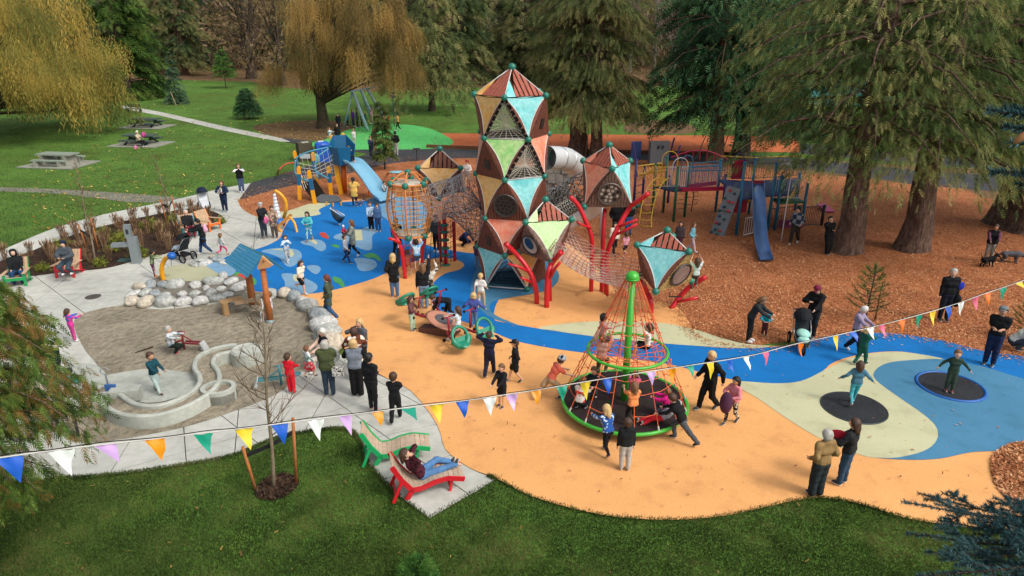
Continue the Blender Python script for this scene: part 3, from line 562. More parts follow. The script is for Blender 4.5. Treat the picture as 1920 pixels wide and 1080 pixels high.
broad(1225, 140, 22, 6, 3, 1500, leafmat('russet_twigs', [(.2, L('#5a4438')), (.5, L('#7a6252')), (.8, L('#9a8272'))], .4, .2, .7), 'bare reddish tree at the end of the narrow lawn gap', .35, fs=.5, bark=bark_grey)
broad(1180, 135, 22, 6, 3, 1500, bro_m, 'bare brown tree behind the olive cedars on their right', .35, fs=.5, bark=bark_grey)
broad(1262, 138, 22, 6, 3, 1500, bro_m, 'bare brown tree at the left side of the dark hemlock', .35, fs=.5, bark=bark_grey)
# far wood: trunks and thicket as one mass
m_ = mb(bark_grey)
for i in range(420):
    x = random.uniform(-190, 190); y = random.uniform(150, 215); r = random.uniform(.08, .3); h = random.uniform(9, 24)
    m_.tube([(x, y, 0), (x+random.gauss(0, .6), y, h*.5), (x+random.gauss(0, 1.2), y, h)], [r, r*.7, .04], 4, False)
wm = m_.mesh('woodland_trunks'); n = 26000; P = np.stack([RNG.uniform(-160, 170, n), RNG.uniform(146, 222, n), RNG.uniform(0, 1, n)**1.2*27], 1)
wm.materials.clear(); wm.materials.append(M('#7c6c60', .95, .3)); v, f = spray(P, RNG.normal(0, 1, (n, 3))+np.array([0, 0, .6]), RNG.uniform(2.0, 4.2, n), T2)
thk = npmesh('woodland', v, f, leafmat('thicket', [(.2, L('#40482e')), (.45, L('#6a6446')), (.65, L('#88745a')), (.85, L('#a88c74'))], .06, .2, .7), tint=np.repeat(RNG.uniform(0, 1, n), len(T2[0])))
tag(link('distant_wood', thk), 'dense brown and green wood closing the far side of the park', 'wood', kind='stuff')
tag(link('distant_trunks', wm), 'many thin pale trunks standing in the far wood', 'wood', kind='stuff')
# small trees
conifer(U(333, 195), 6.2, 1.25, .35, 130, 26, .34, bgb_m, bark_dark, 'young blue green spruce with a leaning stake on the far lawn', T=T3, prof=.9, tr=.08, name='young_spruce', droop=.2, rise=.05)
b = mb(M('#b0a080', .8)); b.bar(V(320, 172, 86), U(330, 197), .08, .08); tag(b.build('stake'), 'pale stake leaning against the young spruce', 'stake')
conifer(U(424, 166), 6.0, 1.7, 1.6, 100, 26, .36, pin_m, bark_dark, 'young light green tree on the lawn with a bare stem', T=T3, prof=.7, tr=.07, name='young_tree', droop=.1, rise=.3)
conifer(U(467, 223), 3.1, 1.35, .25, 130, 30, .3, fir_m, bark_dark, 'small rounded dark conifer alone on the lawn', T=T3, prof=.55, tr=.07, name='young_conifer', droop=.0, rise=.3)
b = mb(M('#5a4a38', .8)); b.bar(U(461, 222), U(461, 222, 1.2), .07, .07); tag(b.build('stake'), 'short stake beside the small rounded conifer', 'stake')
conifer(U(722, 318), 4.6, .62, .9, 95, 26, .3, leafmat('young_cedar', [(.15, L('#2c3a1c')), (.45, L('#4a5e2c')), (.8, L('#7c8a48'))], 2, .2, .6), bark_dark, 'slim young cedar staked in the chips by the asphalt path', T=T3, prof=.5, tr=.06, name='young_cedar', droop=.3, rise=.2)
b = mb(M('#a5784c', .8)); b.bar(U(729, 323), U(729, 323, 1.7), .09, .09); tag(b.build('stake'), 'pale wooden stake beside the slim young cedar', 'stake')
# ================================================================ MATERIALS FOR EQUIPMENT
red = M('#d21f2c', .35, .04); tealb = M('#1f7a68', .4, .06); steel = M('#c9ccce', .3, .05, 6, 0, .8); steel_d = M('#dadcdc', .4, .05, 4, 0, .25)
rope_w = M('#d8d0c0', .8, .05); rope_k = M('#2c2c30', .8, .1); rope_o = M('#e8683c', .7, .08); rope_g = M('#a4a0a2', .8, .15); rope_y = M('#d9a05a', .7, .1)
slat_r = M('#a85a46', .7, .22, 9, .15); slat_d = M('#74402f', .7, .22, 9, .15); slat_b = M('#84685a', .7, .3, 9, .15); slat_z = M('#c8a468', .7, .55, 12, .1)
back_k = M('#1e1714', .9, .2); white_e = M('#d8d6d0', .4, .04); orange_p = M('#e08a44', .4, .06)
grn = M('#45b53a', .35, .06); blue_s = M('#7fb8d4', .3, .05); yel = M('#f0a516', .35, .05); petrol = M('#16628c', .4, .06)
def panelmat(h, h2): return gmat('panel_'+h, [(1.6, 4, [(.3, L(h)), (.5, L(h2)), (.7, L(h))], 'n'), (9, 5, [(.3, (.85, .85, .85)), (.6, (1.08, 1.08, 1.08))], 'n')], .5, [], .4)
P_teal = panelmat('#58c2c4', '#9adfe0'); P_dteal = panelmat('#46a4a0', '#76c4ba'); P_coral = panelmat('#f27a5e', '#f9a88a'); P_yel = panelmat('#eea436', '#f2c484'); P_lime = panelmat('#80d870', '#c6eca0'); P_lime2 = panelmat('#b8e88e', '#d0f4b4')
# ================================================================ FACETED NET TOWERS
def arc(a, b, out, s, n=7):
    a, b, out = Vector(a), Vector(b), Vector(out); m = s*(b-a).length
    return [a.lerp(b, i/n)+out*(4*m*(i/n)*(1-i/n)) for i in range(n+1)]
def tri_outline(A, B, C, up):        # A apex, B-C base; slanted edges bulge out for up faces, in for down faces
    A, B, C = Vector(A), Vector(B), Vector(C); nb = (C-B).normalized(); n = (B-A).cross(C-A).normalized(); s = .0 if up else -.085
    oB = n.cross(B-A).normalized(); oB = -oB if oB.dot(C-A) > 0 else oB; oC = n.cross(C-A).normalized(); oC = -oC if oC.dot(B-A) > 0 else oC
    e1 = arc(A, B, oB, s); e2 = arc(C, A, oC, s); return e1[:-1]+[B]+[C]+e2[1:-1], n, (e1, e2)
def slats(par, poly, n, direc, w, gap, mat, th=.03, off=.02, hole=None):
    cross = n.cross(direc).normalized(); c = sum(poly, Vector())/len(poly); ds = [(p-c).dot(cross) for p in poly]; x = min(ds)+gap
    while x < max(ds)-.04:
        q = clip(clip(list(poly), c+cross*x, cross), c+cross*(x+w), -cross)
        if len(q) > 2:
            q2 = [p+n*off for p in q]
            mb(mat).slab(q2, n, th).build('slat', par, inv=rel(par))
        x += w+gap
def panel(root, A, B, C, kind, up, ctr, roof=False, slm=None, cres=None):
    """one face of a faceted pod"""
    A, B, C = map(Vector, (A, B, C)); poly, n, es = tri_outline(A, B, C, up); cc = (A+B+C)/3
    if n.dot(cc-Vector(ctr)) < 0: n = -n
    inv = rel(root)
    shr = [cc+(p-cc)*(.985 if up else .975) for p in poly]
    if not up:
        for e in es: mb(cres or slat_d).slab([e[0]]+[p+n*.0 for p in e[1:-1]]+[e[-1]], n, .03).build('edge_board', root, inv=inv)
    for e in (es if not up else []):
        mb(white_e).tube(e, .022, 5).build('edge_pipe', root, True, inv)
    if kind in ('teal', 'dteal', 'coral', 'yel', 'lime', 'lime2'):
        mt = {'teal': P_teal, 'dteal': P_dteal, 'coral': P_coral, 'yel': P_yel, 'lime': P_lime, 'lime2': P_lime2}[kind]
        mb(mt).slab(shr, n, .02).build('colour_panel', root, inv=inv)
    elif kind in ('slat', 'holes', 'port', 'zebra', 'zport', 'bholes', 'small'):
        m1 = {'slat': slat_d, 'small': slat_d, 'holes': slat_d, 'bholes': slat_b, 'port': slat_b, 'zport': slat_z, 'zebra': slat_z}[kind] if slm is None else slm
        bk = mb(back_k).slab(shr, n, .02).build('slat_panel', root, inv=inv)
        up_ = ((B+C)/2-A).normalized(); slats(bk if False else root, shr, n, up_, .085 if m1 is not slat_z else .05, .02, m1, .022, .022)
        if kind in ('holes', 'port', 'zport', 'bholes'):
            c0 = A.lerp((B+C)/2, .62)+n*.05; r = .42 if kind != 'port' else .38; cr = n.cross(up_).normalized()
            d = mb(M('#62554c' if kind == 'bholes' else '#3a3430', .5, .1)); pts = [c0+cr*r*math.cos(t)+up_*r*math.sin(t) for t in np.linspace(0, 2*math.pi, 25)[:-1]]
            d.slab(pts, n, .05).tube([p+n*.03 for p in pts], .035, 5, closed=True); dd = d.build('round_window', root, inv=inv)
            if kind in ('holes', 'bholes'):
                h = mb(M('#c4b4a8' if kind == 'bholes' else '#15110f', .4, .2)); k = mb(M('#1c1816', .6)) 
                for R_, N_ in ((0, 1), (.15, 6), (.29, 11)):
                    for j in range(N_):
                        t = 2*math.pi*j/N_+R_; p = c0+n*.03+cr*R_*math.cos(t)+up_*R_*math.sin(t); (h if (j+N_) % 3 else k).slab([p+cr*.055*math.cos(a)+up_*.055*math.sin(a) for a in np.linspace(0, 6.283, 11)[:-1]], n, .012)
                h.build('porthole', root, inv=inv); k.build('porthole', root, inv=inv)
            else:
                h = mb(M('#c9c4b8', .25, .1) if kind == 'port' else M('#8e7a72', .15, .3, 3)); q = [c0+n*.032+cr*r*.88*math.cos(t)+up_*r*.88*math.sin(t) for t in np.linspace(0, 6.283, 25)[:-1]]; h.slab(q, n, .02).build('bubble_pane', root, inv=inv)
                if kind == 'port': mb(M('#2c4458', .1, .3, 3)).slab([c0+n*.05-up_*.08+cr*.22*math.cos(t)+up_*.24*math.sin(t) for t in np.linspace(0, 6.283, 19)[:-1]], n, .012).build('bubble_pane', root, inv=inv)
        if kind == 'small':
            c0 = cc+n*.045; cr = n.cross(up_).normalized(); mb(M('#2a2422', .5)).slab([c0+cr*a*.13+up_*b*.17 for a, b in ((-1, -1), (1, -1), (1, 1), (-1, 1))], n, .03).build('hatch', root, inv=inv)
    elif kind == 'net':
        b = mb(rope_w); 
        oc = cc-n*.12; V3 = (A, B, C)
        for k in range(8):
            q = [p.lerp(oc, k/8) for p in V3]; b.tube([q[0], q[1], q[2], q[0]], .010, 3, False)
        for j in range(3):
            for k in range(6): b.tube([V3[j].lerp(V3[(j+1) % 3], k/6), oc], .010, 3, False)
        b.build('rope_net', root, inv=inv)
        b = mb(back_k)
        for e in es:
            for i in range(len(e)-1): b.bar(e[i].lerp(e[i+1], .15), e[i].lerp(e[i+1], .85), .1, .06, n)
        b.build('rope_guard', root, inv=inv)
        mb(M('#bcbcb8', .5)).tube([B, C], .03, 6).build('edge_pipe', root, True, inv)
def roofpan(root, T, B, C, ctr, corner, slm):
    T, B, C = map(Vector, (T, B, C)); cc = (T+B+C)/3; n = (B-T).cross(C-T).normalized(); inv = rel(root)
    if n.dot(cc-Vector(ctr)) < 0: n = -n
    poly = [T, B, B.lerp(C, .5)-Vector((0, 0, .03)), C]; shr = [cc+(p-cc)*.95 for p in poly]
    q = [p-n*.10 for p in shr]; mb(back_k).slab([T.lerp(p, .98)-n*.1 for p in (T.lerp(B, .95), B.lerp(C, .04), C.lerp(B, .04))], n, .01).build('roof_backing', root, inv=inv)
    d = ((B+C)/2-T).normalized(); main = [shr[0], shr[1].lerp(shr[3], .22 if corner else .0), shr[3]] if True else shr
    slats(root, [T.lerp(p, 1) for p in ([shr[0], B.lerp(C, .24), C.lerp(B, .03)] if corner else [shr[0], B.lerp(C, .04), C.lerp(B, .04)])], n, d, .13, .05, slm, .03, .01)
    if corner: mb(corner).slab([T.lerp(B, .42), B.lerp(C, .03), B.lerp(C, .27)], n, .025).build('colour_panel', root, inv=inv)
    mb(white_e).tube([T, B], .022, 5).build('edge_pipe', root, True, inv); mb(back_k).tube([B, B.lerp(C, .5)-Vector((0, 0, .05)), C], .025, 5).build('edge_pipe', root, True, inv)
def ball(root, p, r=.115, mt=None): mb(mt or tealb).ell(p, r, 14, 8).build('node_ball', root, True, rel(root))
TX, TY = 0.0, 25.1; TR = 1.34; ZR = [7.12, 5.70, 4.30, 2.80, 1.50, .14]
tow = empty('climbing_tower', (TX, TY, 0), 0, 'tall faceted climbing tower with five stacked tiers of coloured, slatted and rope net triangles', 'climbing tower')
def ringpt(k, i):
    a = math.radians((187 if k % 2 == 0 else 223)+72*i); return Vector((TX+TR*math.cos(a), TY+TR*math.sin(a), ZR[k]))
CTR = Vector((TX, TY, 3.5)); apex = Vector((TX, TY, 8.02))
roofc = [P_yel, P_teal, P_coral, P_teal, P_yel]
for i in range(5): roofpan(tow, apex, ringpt(0, i), ringpt(0, i+1), (TX, TY, 6), roofc[i], slat_r)
# up faces: apex ring k pt, base ring k+1 ; down faces
upk = [['slat', 'net', 'small', 'slat', 'net'], ['small', 'net', 'slat', 'net', 'slat'], ['slat', 'holes', 'slat', 'slat', 'slat'], ['small', 'slat', 'slat', 'slat', 'slat'], ['slat', 'open', 'slat', 'slat', 'open']]
dnk = [['yel', 'teal', 'teal', 'coral', 'lime'], ['lime', 'coral', 'teal', 'yel', 'coral'], ['yel', 'teal', 'lime', 'coral', 'teal'], ['coral', 'yel', 'teal', 'lime', 'coral'], ['teal', 'yel', 'coral', 'teal', 'yel']]
for k in range(5):
    for i in range(5):
        if k % 2 == 0: # ring k offset 187, next 223: apex i -> base (i-1, i) of next
            a = ringpt(k, i); b1, b2 = ringpt(k+1, i-1), ringpt(k+1, i); d1, d2, dp = ringpt(k, i), ringpt(k, i+1), ringpt(k+1, i)
        else:          # ring k offset 223: apex i -> base (i, i+1) of next (187)
            a = ringpt(k, i); b1, b2 = ringpt(k+1, i), ringpt(k+1, i+1); d1, d2, dp = ringpt(k, i), ringpt(k, i+1), ringpt(k+1, i+1)
        ku = upk[k][i]; kd = dnk[k][i]
        if ku != 'open': panel(tow, a, b1, b2, ku, True, CTR)
        else:
            po, n_, es = tri_outline(a, b1, b2, True)
            for e in es: mb(M('#b8bab8', .4)).tube(e, .03, 6).build('edge_pipe', tow, True, rel(tow))
            mb(M('#b8bab8', .4)).tube([b1, b2], .03, 6).build('edge_pipe', tow, True, rel(tow))
        panel(tow, dp, d1, d2, kd, False, CTR)
for k in range(6):
    for i in range(5): ball(tow, ringpt(k, i))
ball(tow, apex, .14)
b = mb(rope_k)
for k in range(3):
    for i in range(5): b.tube([Vector((TX, TY, .9)), ringpt(5, i)], .015, 3); b.tube([Vector((TX, TY, .25)).lerp(ringpt(5, i), .3+.2*k), Vector((TX, TY, .25)).lerp(ringpt(5, i+1), .3+.2*k)], .015, 3)
b.build('rope_web', tow, inv=rel(tow))
for k in (1, 2, 3, 4): mb(back_k).cyl((TX, TY, ZR[k]-.03), (TX, TY, ZR[k]), TR*.78, 10).build('floor_deck', tow, inv=rel(tow))
# octahedral pods on red tree legs
def pod(c, R, zt, zb, za, ph, faces, roofcol, label, slm=slat_r, R2=None):
    cx, cy = c; root = empty('pod_hut', (cx, cy, 0), 0, label, 'play pod'); R2 = R2 or R
    t = [Vector((cx+R*math.cos(math.radians(ph+120*i)), cy+R*math.sin(math.radians(ph+120*i)), zt)) for i in range(3)]
    l = [Vector((cx+R2*math.cos(math.radians(ph+60+120*i)), cy+R2*math.sin(math.radians(ph+60+120*i)), zb)) for i in range(3)]
    C0 = Vector((cx, cy, (zt+zb)/2)); T = Vector((cx, cy, za))
    for i in range(3):
        roofpan(root, T, t[i], t[(i+1) % 3], (cx, cy, zb), roofcol[i], slm)
        panel(root, t[i], l[i-1], l[i], faces[i][0], True, C0); panel(root, l[i], t[i], t[(i+1) % 3], faces[i][1], False, C0, cres={'bholes': slat_b, 'port': slat_b, 'zport': slat_z, 'zebra': slat_z}.get(faces[i][0]))
    for p in t+l: ball(root, p, .12)
    ball(root, T, .13); mb(back_k).slab([p+(C0-p)*.08 for p in l], (0, 0, 1), .03).build('floor_deck', root, inv=rel(root)); return root, t, l, T
def ctr(px, py, z, Y): p = V(px, py, Y); return p
# right pod : one front node
pr, tr_, lr_, Tr = pod((V(1141, 300, 24.3).x, 24.3), .98, V(0, 317, 23.3).z, V(0, 388, 23.8).z, V(0, 272, 24.3).z, 270, [('bholes', 'teal'), ('slat', 'yel'), ('slat', 'coral')], [P_teal, P_yel, P_coral], 'pod with round many holed window, coral and teal panels, on red legs')
# left pod : front edge, front lower node
pl, tl_, ll_, Tl = pod((V(826, 315, 27.4).x, 27.4), .98, V(0, 315, 26.9).z, V(0, 372, 26.4).z, V(0, 279, 27.4).z, 210, [('slat', 'yel'), ('slat', 'coral'), ('slat', 'teal')], [P_yel, P_coral, P_yel], 'pod with large yellow triangle panel, left of the tall tower', slat_d)
# front pod attached to tower
pf, tf_, lf_, Tf = pod((V(1022, 420, 23.6).x, 23.6), .96, V(0, 412, 23.3).z, V(0, 485, 23.1).z, V(0, 374, 23.6).z, 222, [('port', 'lime2'), ('slat', 'teal'), ('slat', 'coral')], [P_lime2, P_coral, P_teal], 'pod with pale lime panel and oval porthole joined to the front of the tall tower')
# lower right pod
pq, tq_, lq_, Tq = pod((V(1247, 480, 21.6).x, 21.6), .98, V(0, 470, 20.9).z, V(0, 543, 20.9).z, V(0, 432, 21.6).z, 305, [('zport', 'lime'), ('zebra', 'teal'), ('slat', 'teal')], [P_teal, P_teal, P_teal], 'lowest pod with striped wood face and oval bubble window at the right')
def leg(pts, r, label=None, branches=(), name='red_leg_post'):
    b0 = pts[0]; root = empty(name, (b0[0], b0[1], 0), 0, label, 'post', 'red tree shaped posts carrying the pods')
    mb(red).tube(smooth_poly(pts, 4, False), r*.68, 12).build('post', root, True, rel(root))
    for q, rr in branches: mb(red).tube(q, rr*.68, 10).build('branch', root, True, rel(root))
    return root
def gl(px, py, *ups):  # ground foot then points (px,py,Y offset)
    f = U(px, py); return [f]+[V(x, y, f.y+dy) for x, y, dy in ups]
# right pod legs
leg(gl(1108, 556, (1110, 470, 0), (1108, 440, 0), (1096, 410, 0), (1084, 385, 0), (1069, 369, -.1)), .12, 'curved red post left under the round windowed pod with one stub branch', [([V(1108, 428, 23.4), V(1090, 421, 23.3), V(1083, 416, 23.2)], .06)])
leg(gl(1128, 549, (1130, 470, 0), (1134, 391, .3)), .12, 'straight red post, middle of the three under the round windowed pod')
leg(gl(1137, 556, (1138, 480, 0), (1152, 440, -.1), (1178, 393, .1), (1192, 380, -.1), (1216, 362, -.3)), .13, 'thick leaning red post with two side branches right under the round windowed pod', [([V(1150, 442, 23.4), V(1170, 433, 23.2), V(1195, 420, 23)], .07), ([V(1160, 425, 23.4), V(1175, 419, 23.3), V(1195, 412, 23.1)], .07)])
mb(steel).tube([U(1126, 500), V(1127, 392, U(1126, 500).y)], .055, 10); b = mb(steel); f = U(1127, 505); b.tube([f, V(1129, 390, f.y)], .05, 10); tag(b.build('steel_pole', smooth=True), 'thin silver fire pole under the round windowed pod', 'pole')
leg(gl(1007, 571, (1005, 545, 0), (998, 520, 0), (985, 497, .1), (970, 479, .2), (948, 457, -.1)), .13, 'curved red post with two stubs in front of the tower base', [([V(996, 512, 22.8), V(972, 500, 22.6), V(953, 495, 22.5)], .07), ([V(1003, 532, 22.8), V(985, 524, 22.6), V(977, 521, 22.5)], .07)])
leg(gl(1025, 578, (1026, 530, 0), (1030, 505, 0), (1038, 489, .3), (1052, 473, -.2)), .14, 'stout red post below the lime pod, nearer of the pair', [([V(1032, 520, 22.3), V(1043, 500, 22.2), V(1050, 492, 22.1)], .08)])
leg(gl(1032, 566, (1031, 530, 0), (1034, 500, 0), (1038, 489, 0)), .10, 'slim red post below the lime pod, behind the stout one')
leg(gl(1221, 588, (1220, 565, 0), (1213, 547, .3), (1205, 532, 0), (1195, 525, -.1)), .13, 'short bent red post at the left corner of the lowest pod')
leg(gl(1257, 580, (1275, 556, .2), (1293, 538, .2), (1323, 519, 0)), .13, 'leaning red post with side branch at the right corner of the lowest pod', [([V(1270, 566, 21.9), V(1290, 562, 21.7), V(1308, 558, 21.6)], .08)])
leg(gl(760, 524, (755, 480, 0), (748, 455, 0), (735, 430, .3)), .12, 'leaning red post with a stub under the left of the orange basket', [([V(751, 457, 23.9), V(740, 450, 23.8), V(729, 447, 23.7)], .08)])
leg(gl(790, 508, (791, 480, 0), (794, 455, 0), (800, 430, .3)), .12, 'curved red post under the right of the orange basket')
leg(gl(775, 492, (775, 460, 0), (775, 432, 0)), .09, 'thin red post at the back under the orange basket')
for px, py, r, lb in ((827, 493, .09, 'thin red post left of the beaded one below the rope tunnel'), (836, 499, .12, 'red post strung with green discs below the rope tunnel'), (853, 491, .11, 'straight red post rightmost below the rope tunnel')):
    f = U(px, py); g_ = leg([f, PV(f, 430), PV(f, 400 if px == 836 else 415)], r, lb)
    if px == 836:
        for y in (497, 478, 465, 450, 435, 422): mb(tealb).ell(PV(f, y), (.2, .2, .07), 12, 6).build('step_disc', g_, True, rel(g_))
# rope nets
def ropes(name, F, nu, nv, r, mat, label=None, cat=None, parent=None, closed=True, group=None, side=3, su=None, sv=None):
    b = mb(mat); su = su or 26; sv = sv or 18
    for i in range(nu):
        u = i/nu if closed else i/(nu-1); b.tube([F(u, j/sv) for j in range(sv+1)], r, side, False)
    for j in range(nv+1):
        b.tube([F(i/su, j/nv) for i in range(su+1)], r, side, False)
    o = b.build(name, parent, inv=rel(parent) if parent is not None else None)
    if label: tag(o, label, cat, group)
    return o
def net_tunnel(path, rad, nu, nv, r, mat, label, arc_=(0, 2*math.pi), mat2=None, name='rope_tunnel'):
    P_ = smooth_poly(path, 6, False); root = empty(name, (P_[0][0], P_[0][1], 0), 0, label, 'rope net')
    def F(u, v):
        x = v*(len(P_)-1); i = min(int(x), len(P_)-2); p = P_[i].lerp(P_[i+1], x-i); t = (P_[i+1]-P_[i]).normalized(); sd = t.cross(Vector((0, 0, 1))).normalized(); up = sd.cross(t)
        a = arc_[0]+(arc_[1]-arc_[0])*u; R_ = rad(v) if callable(rad) else rad
        return p+sd*math.cos(a)*R_+up*math.sin(a)*R_
    cl = abs(arc_[1]-arc_[0]) > 6
    ropes('long_ropes', F, nu, nv, r, mat, parent=root, closed=cl)
    b = mb(mat2 or mat)                                    # diagonal meshes
    for k in range(nu):
        for s_ in (1, -1): b.tube([F(min(1, max(0, (k/nu+s_*j/40) % 1.0 if cl else k/nu+s_*j/40)), j/20) for j in range(21) if cl or 0 <= k/nu+s_*j/40 <= 1] or [F(0, 0), F(0, .01)], r*.8, 3, False) if True else None
    b.build('mesh_ropes', root, inv=rel(root))
    for u in ((0,) if cl else (0, 1)): pass
    return root
net_tunnel([V(803, 385, 25.9), V(836, 372, 25.9), V(862, 366, 25.9), V(888, 352, 25.8)], .72, 16, 16, .011, rope_g, 'grey rope mesh tunnel from the orange basket towards the tower', mat2=rope_g)
net_tunnel([V(858, 378, 25.6), V(875, 395, 25.3), V(892, 418, 25.1), V(905, 440, 24.9)], lambda v: .7-.3*v, 14, 10, .011, rope_g, 'slanting rope mesh funnel against the left side of the tower', mat2=rope_k)
net_tunnel([V(1056, 440, 23), V(1088, 468, 22.7), V(1132, 490, 22.3), V(1200, 505, 21.4)], .72, 20, 16, .012, M('#b87a70', .8, .1), 'sagging pinkish rope bridge between the lime pod and the lowest pod', (math.radians(175), math.radians(365)), rope_w)
net_tunnel([V(1025, 385, 26), V(1050, 372, 26), V(1075, 360, 25.6), V(1098, 345, 25)], .5, 12, 10, .016, rope_g, 'dark rope tunnel between the tower and the round windowed pod', mat2=rope_k)
net_tunnel([V(1050, 398, 24.6), V(1068, 388, 24.5), V(1086, 378, 24.4)], .28, 12, 10, .02, rope_w, 'small black and white mesh tube beside the lime pod', mat2=rope_k)
# orange basket
bz = [V(0, 442, 25.6).z, V(0, 345, 25.6).z, V(0, 326, 25.6).z]; bx = V(768, 400, 25.8).x; by = 25.9
bas = empty('rope_basket', (bx, by, 0), 0, 'round orange cage of curved pipes and rope net on red posts, left of the tower', 'climbing cage')
def bprof(v): return .66+.21*math.sin(math.pi*min(1, v*1.0))+.06*v
def BF(u, v): a = 2*math.pi*u; r = bprof(v); return Vector((bx+r*math.cos(a), by+r*math.sin(a), bz[0]+(bz[1]-bz[0])*v))
for k in range(6):
    u = k/6+.08; mb(orange_p).tube([BF(u, v/10) for v in range(11)], .035, 7).build('cage_pipe', bas, True, rel(bas))
    e = BF(u, 1); t = Vector((bx, by, bz[2])); mb(orange_p).tube(smooth_poly([e, e.lerp(t, .5)+Vector((0, 0, .12)), t], 4, False), .035, 7).build('cage_pipe', bas, True, rel(bas))
    ball(bas, BF(u, 0), .13); ball(bas, BF(u, 1), .13)
ball(bas, (bx, by, bz[2]), .13)
for v in (0, 1): mb(orange_p).tube([BF(i/24, v) for i in range(24)], .04, 7, closed=True).build('cage_ring', bas, True, rel(bas))
ropes('rope_net', BF, 18, 11, .014, rope_y, parent=bas, su=36, sv=12)
def disc_net(root, c, R, mat, n=16, rings=6, r=.012, name='floor_net'):
    b = mb(mat)
    for k in range(n): b.tube([c, c+Vector((R*math.cos(2*math.pi*k/n), R*math.sin(2*math.pi*k/n), 0))], r, 3, False)
    for j in range(1, rings+1): b.tube([c+Vector((R*j/rings*math.cos(2*math.pi*k/24), R*j/rings*math.sin(2*math.pi*k/24), 0)) for k in range(25)], r, 3, False)
    b.build(name, root, inv=rel(root))
disc_net(bas, Vector((bx, by, bz[1]-.02)), .66, rope_w, 28, 10, .014); disc_net(bas, Vector((bx, by, bz[0]+.05)), .6, rope_w, 28, 10, .014)
# hanging climbing nets
def quadnet(p00, p10, p01, p11, nu, nv, r, mat, label, name='climbing_net'):
    F = lambda u, v: p00.lerp(p10, u).lerp(p01.lerp(p11, u), v)
    return ropes(name, F, nu, nv, r, mat, label, 'rope net', closed=False, su=4, sv=4)
quadnet(U(795, 520), U(836, 500), V(800, 432, 25.6), V(836, 418, 26), 5, 6, .014, rope_k, 'black square meshed net hanging between basket and beaded post')
quadnet(U(838, 495), U(853, 489), V(838, 418, 26.4), V(853, 410, 26.6), 3, 8, .014, rope_k, 'narrow black net ladder between the two right posts of the rope tunnel')
quadnet(U(762, 520), U(788, 508), V(757, 450, 25.3), V(790, 445, 25.5), 4, 6, .014, rope_o, 'red rope net under the orange basket')
# silver tube slide
ts = empty('tube_slide', (V(1060, 300, 26).x, 26, 0), 0, 'big silver tube slide bending from the tower behind the round windowed pod', 'slide')
pts = smooth_poly([V(1026, 296, 25.8), V(1052, 297, 26.4), V(1066, 301, 26.9), V(1090, 318, 27.8), V(1118, 350, 29.2), V(1112, 388, 30.2), V(1078, 406, 30.4), V(1050, 424, 30.4)], 5, False)
n0 = len(pts)
mb(steel_d).tube(pts, .45, 20, False).build('tube', ts, True, rel(ts))
for i in (4, 9, 14, 22, 30):
    if i < n0-1:
        t = (pts[i+1]-pts[i]).normalized(); mb(steel).tube([pts[i]-t*.03, pts[i]+t*.03], .46, 20).build('collar', ts, True, rel(ts))
# stone wall pillar behind the tower
st = empty('rock_pillar', tuple(U(1043, 392)), 0, 'grey carved stone pillar standing behind the tower under the tube slide', 'rock'); sm = M('#8f8c84', .9, .25, 4, .6)
for j in range(6):
    for i in range(3): mb(sm).box((st.location.x+(i-1)*.42+.12*(j % 2), st.location.y+.05*((i+j) % 3), .26+j*.50), (.40, .8, .48)).build('stone', st, inv=rel(st))
# swing bar under lowest pod
b = mb(rope_k); p = V(1257, 548, 21.4); q = V(1254, 556, 21.4); b.tube([p, q], .012, 4).tube([p+Vector((.4, 0, 0)), q+Vector((.4, 0, 0))], .012, 4).tube([q, q+Vector((.42, 0, 0))], .025, 5); tag(b.build('trapeze_bar'), 'small black trapeze bar hanging under the lowest pod', 'trapeze')

# ================================================================ GREEN CONE SPINNER
c0 = U(1170, 762, .0); SX, SY = c0.x, V(1170, 752, 15.5).y
SX = V(1170, 752, 15.5).x; sp = empty('spinner_cone', (SX, SY, 0), 0, 'green rotating rope cone with black floor, tall pole and domed top', 'spinner')
iv = rel(sp); RD = 1.60; ZD = .34; ZT = 3.72
mb(M('#352b2a', .8, .3, 5, .3)).cyl((SX, SY, ZD-.08), (SX, SY, ZD), RD-.03, 48).build('floor_disc', sp, inv=iv)
def ringt(z, R, r, n=48): return [Vector((SX+R*math.cos(2*math.pi*k/n), SY+R*math.sin(2*math.pi*k/n), z)) for k in range(n)]
mb(grn).tube(ringt(ZD-.02, RD, 0), .05, 10, closed=True).build('rim', sp, True, iv)
mb(grn).tube(ringt(1.77, 1.0, 0), .038, 10, closed=True).build('hoop', sp, True, iv)
mb(grn).tube([(SX, SY, 0), (SX, SY, ZT)], [.095, .08], 18).build('pole', sp, True, iv)
mb(grn).ell((SX, SY, ZT+.02), (.17, .17, .15), 20, 10).tube(ringt(ZT-.02, .155, 0, 20), .022, 6, closed=True).build('dome_cap', sp, True, iv)
def coner(z): return RD+(0.15-RD)*((z-ZD)/(ZT-ZD)) if z < 1.77 else .98+(0.15-.98)*((z-1.77)/(ZT-1.77))
rz_ = lambda z: (RD+(1.0-RD)*((z-ZD)/(1.77-ZD))) if z < 1.77 else coner(z)
for k in range(16):
    a = 2*math.pi*k/16; pp = lambda z, d=0: Vector((SX+rz_(z)*math.cos(a+d), SY+rz_(z)*math.sin(a+d), z))
    mb(rope_o).tube([pp(ZD), pp(1.77), pp(ZT-.05)], .010, 5, False).build('rope', sp, inv=iv)
    mb(white_e).tube([pp(ZD), pp(ZD+.12)], .022, 6).build('rope_clamp', sp, inv=iv)
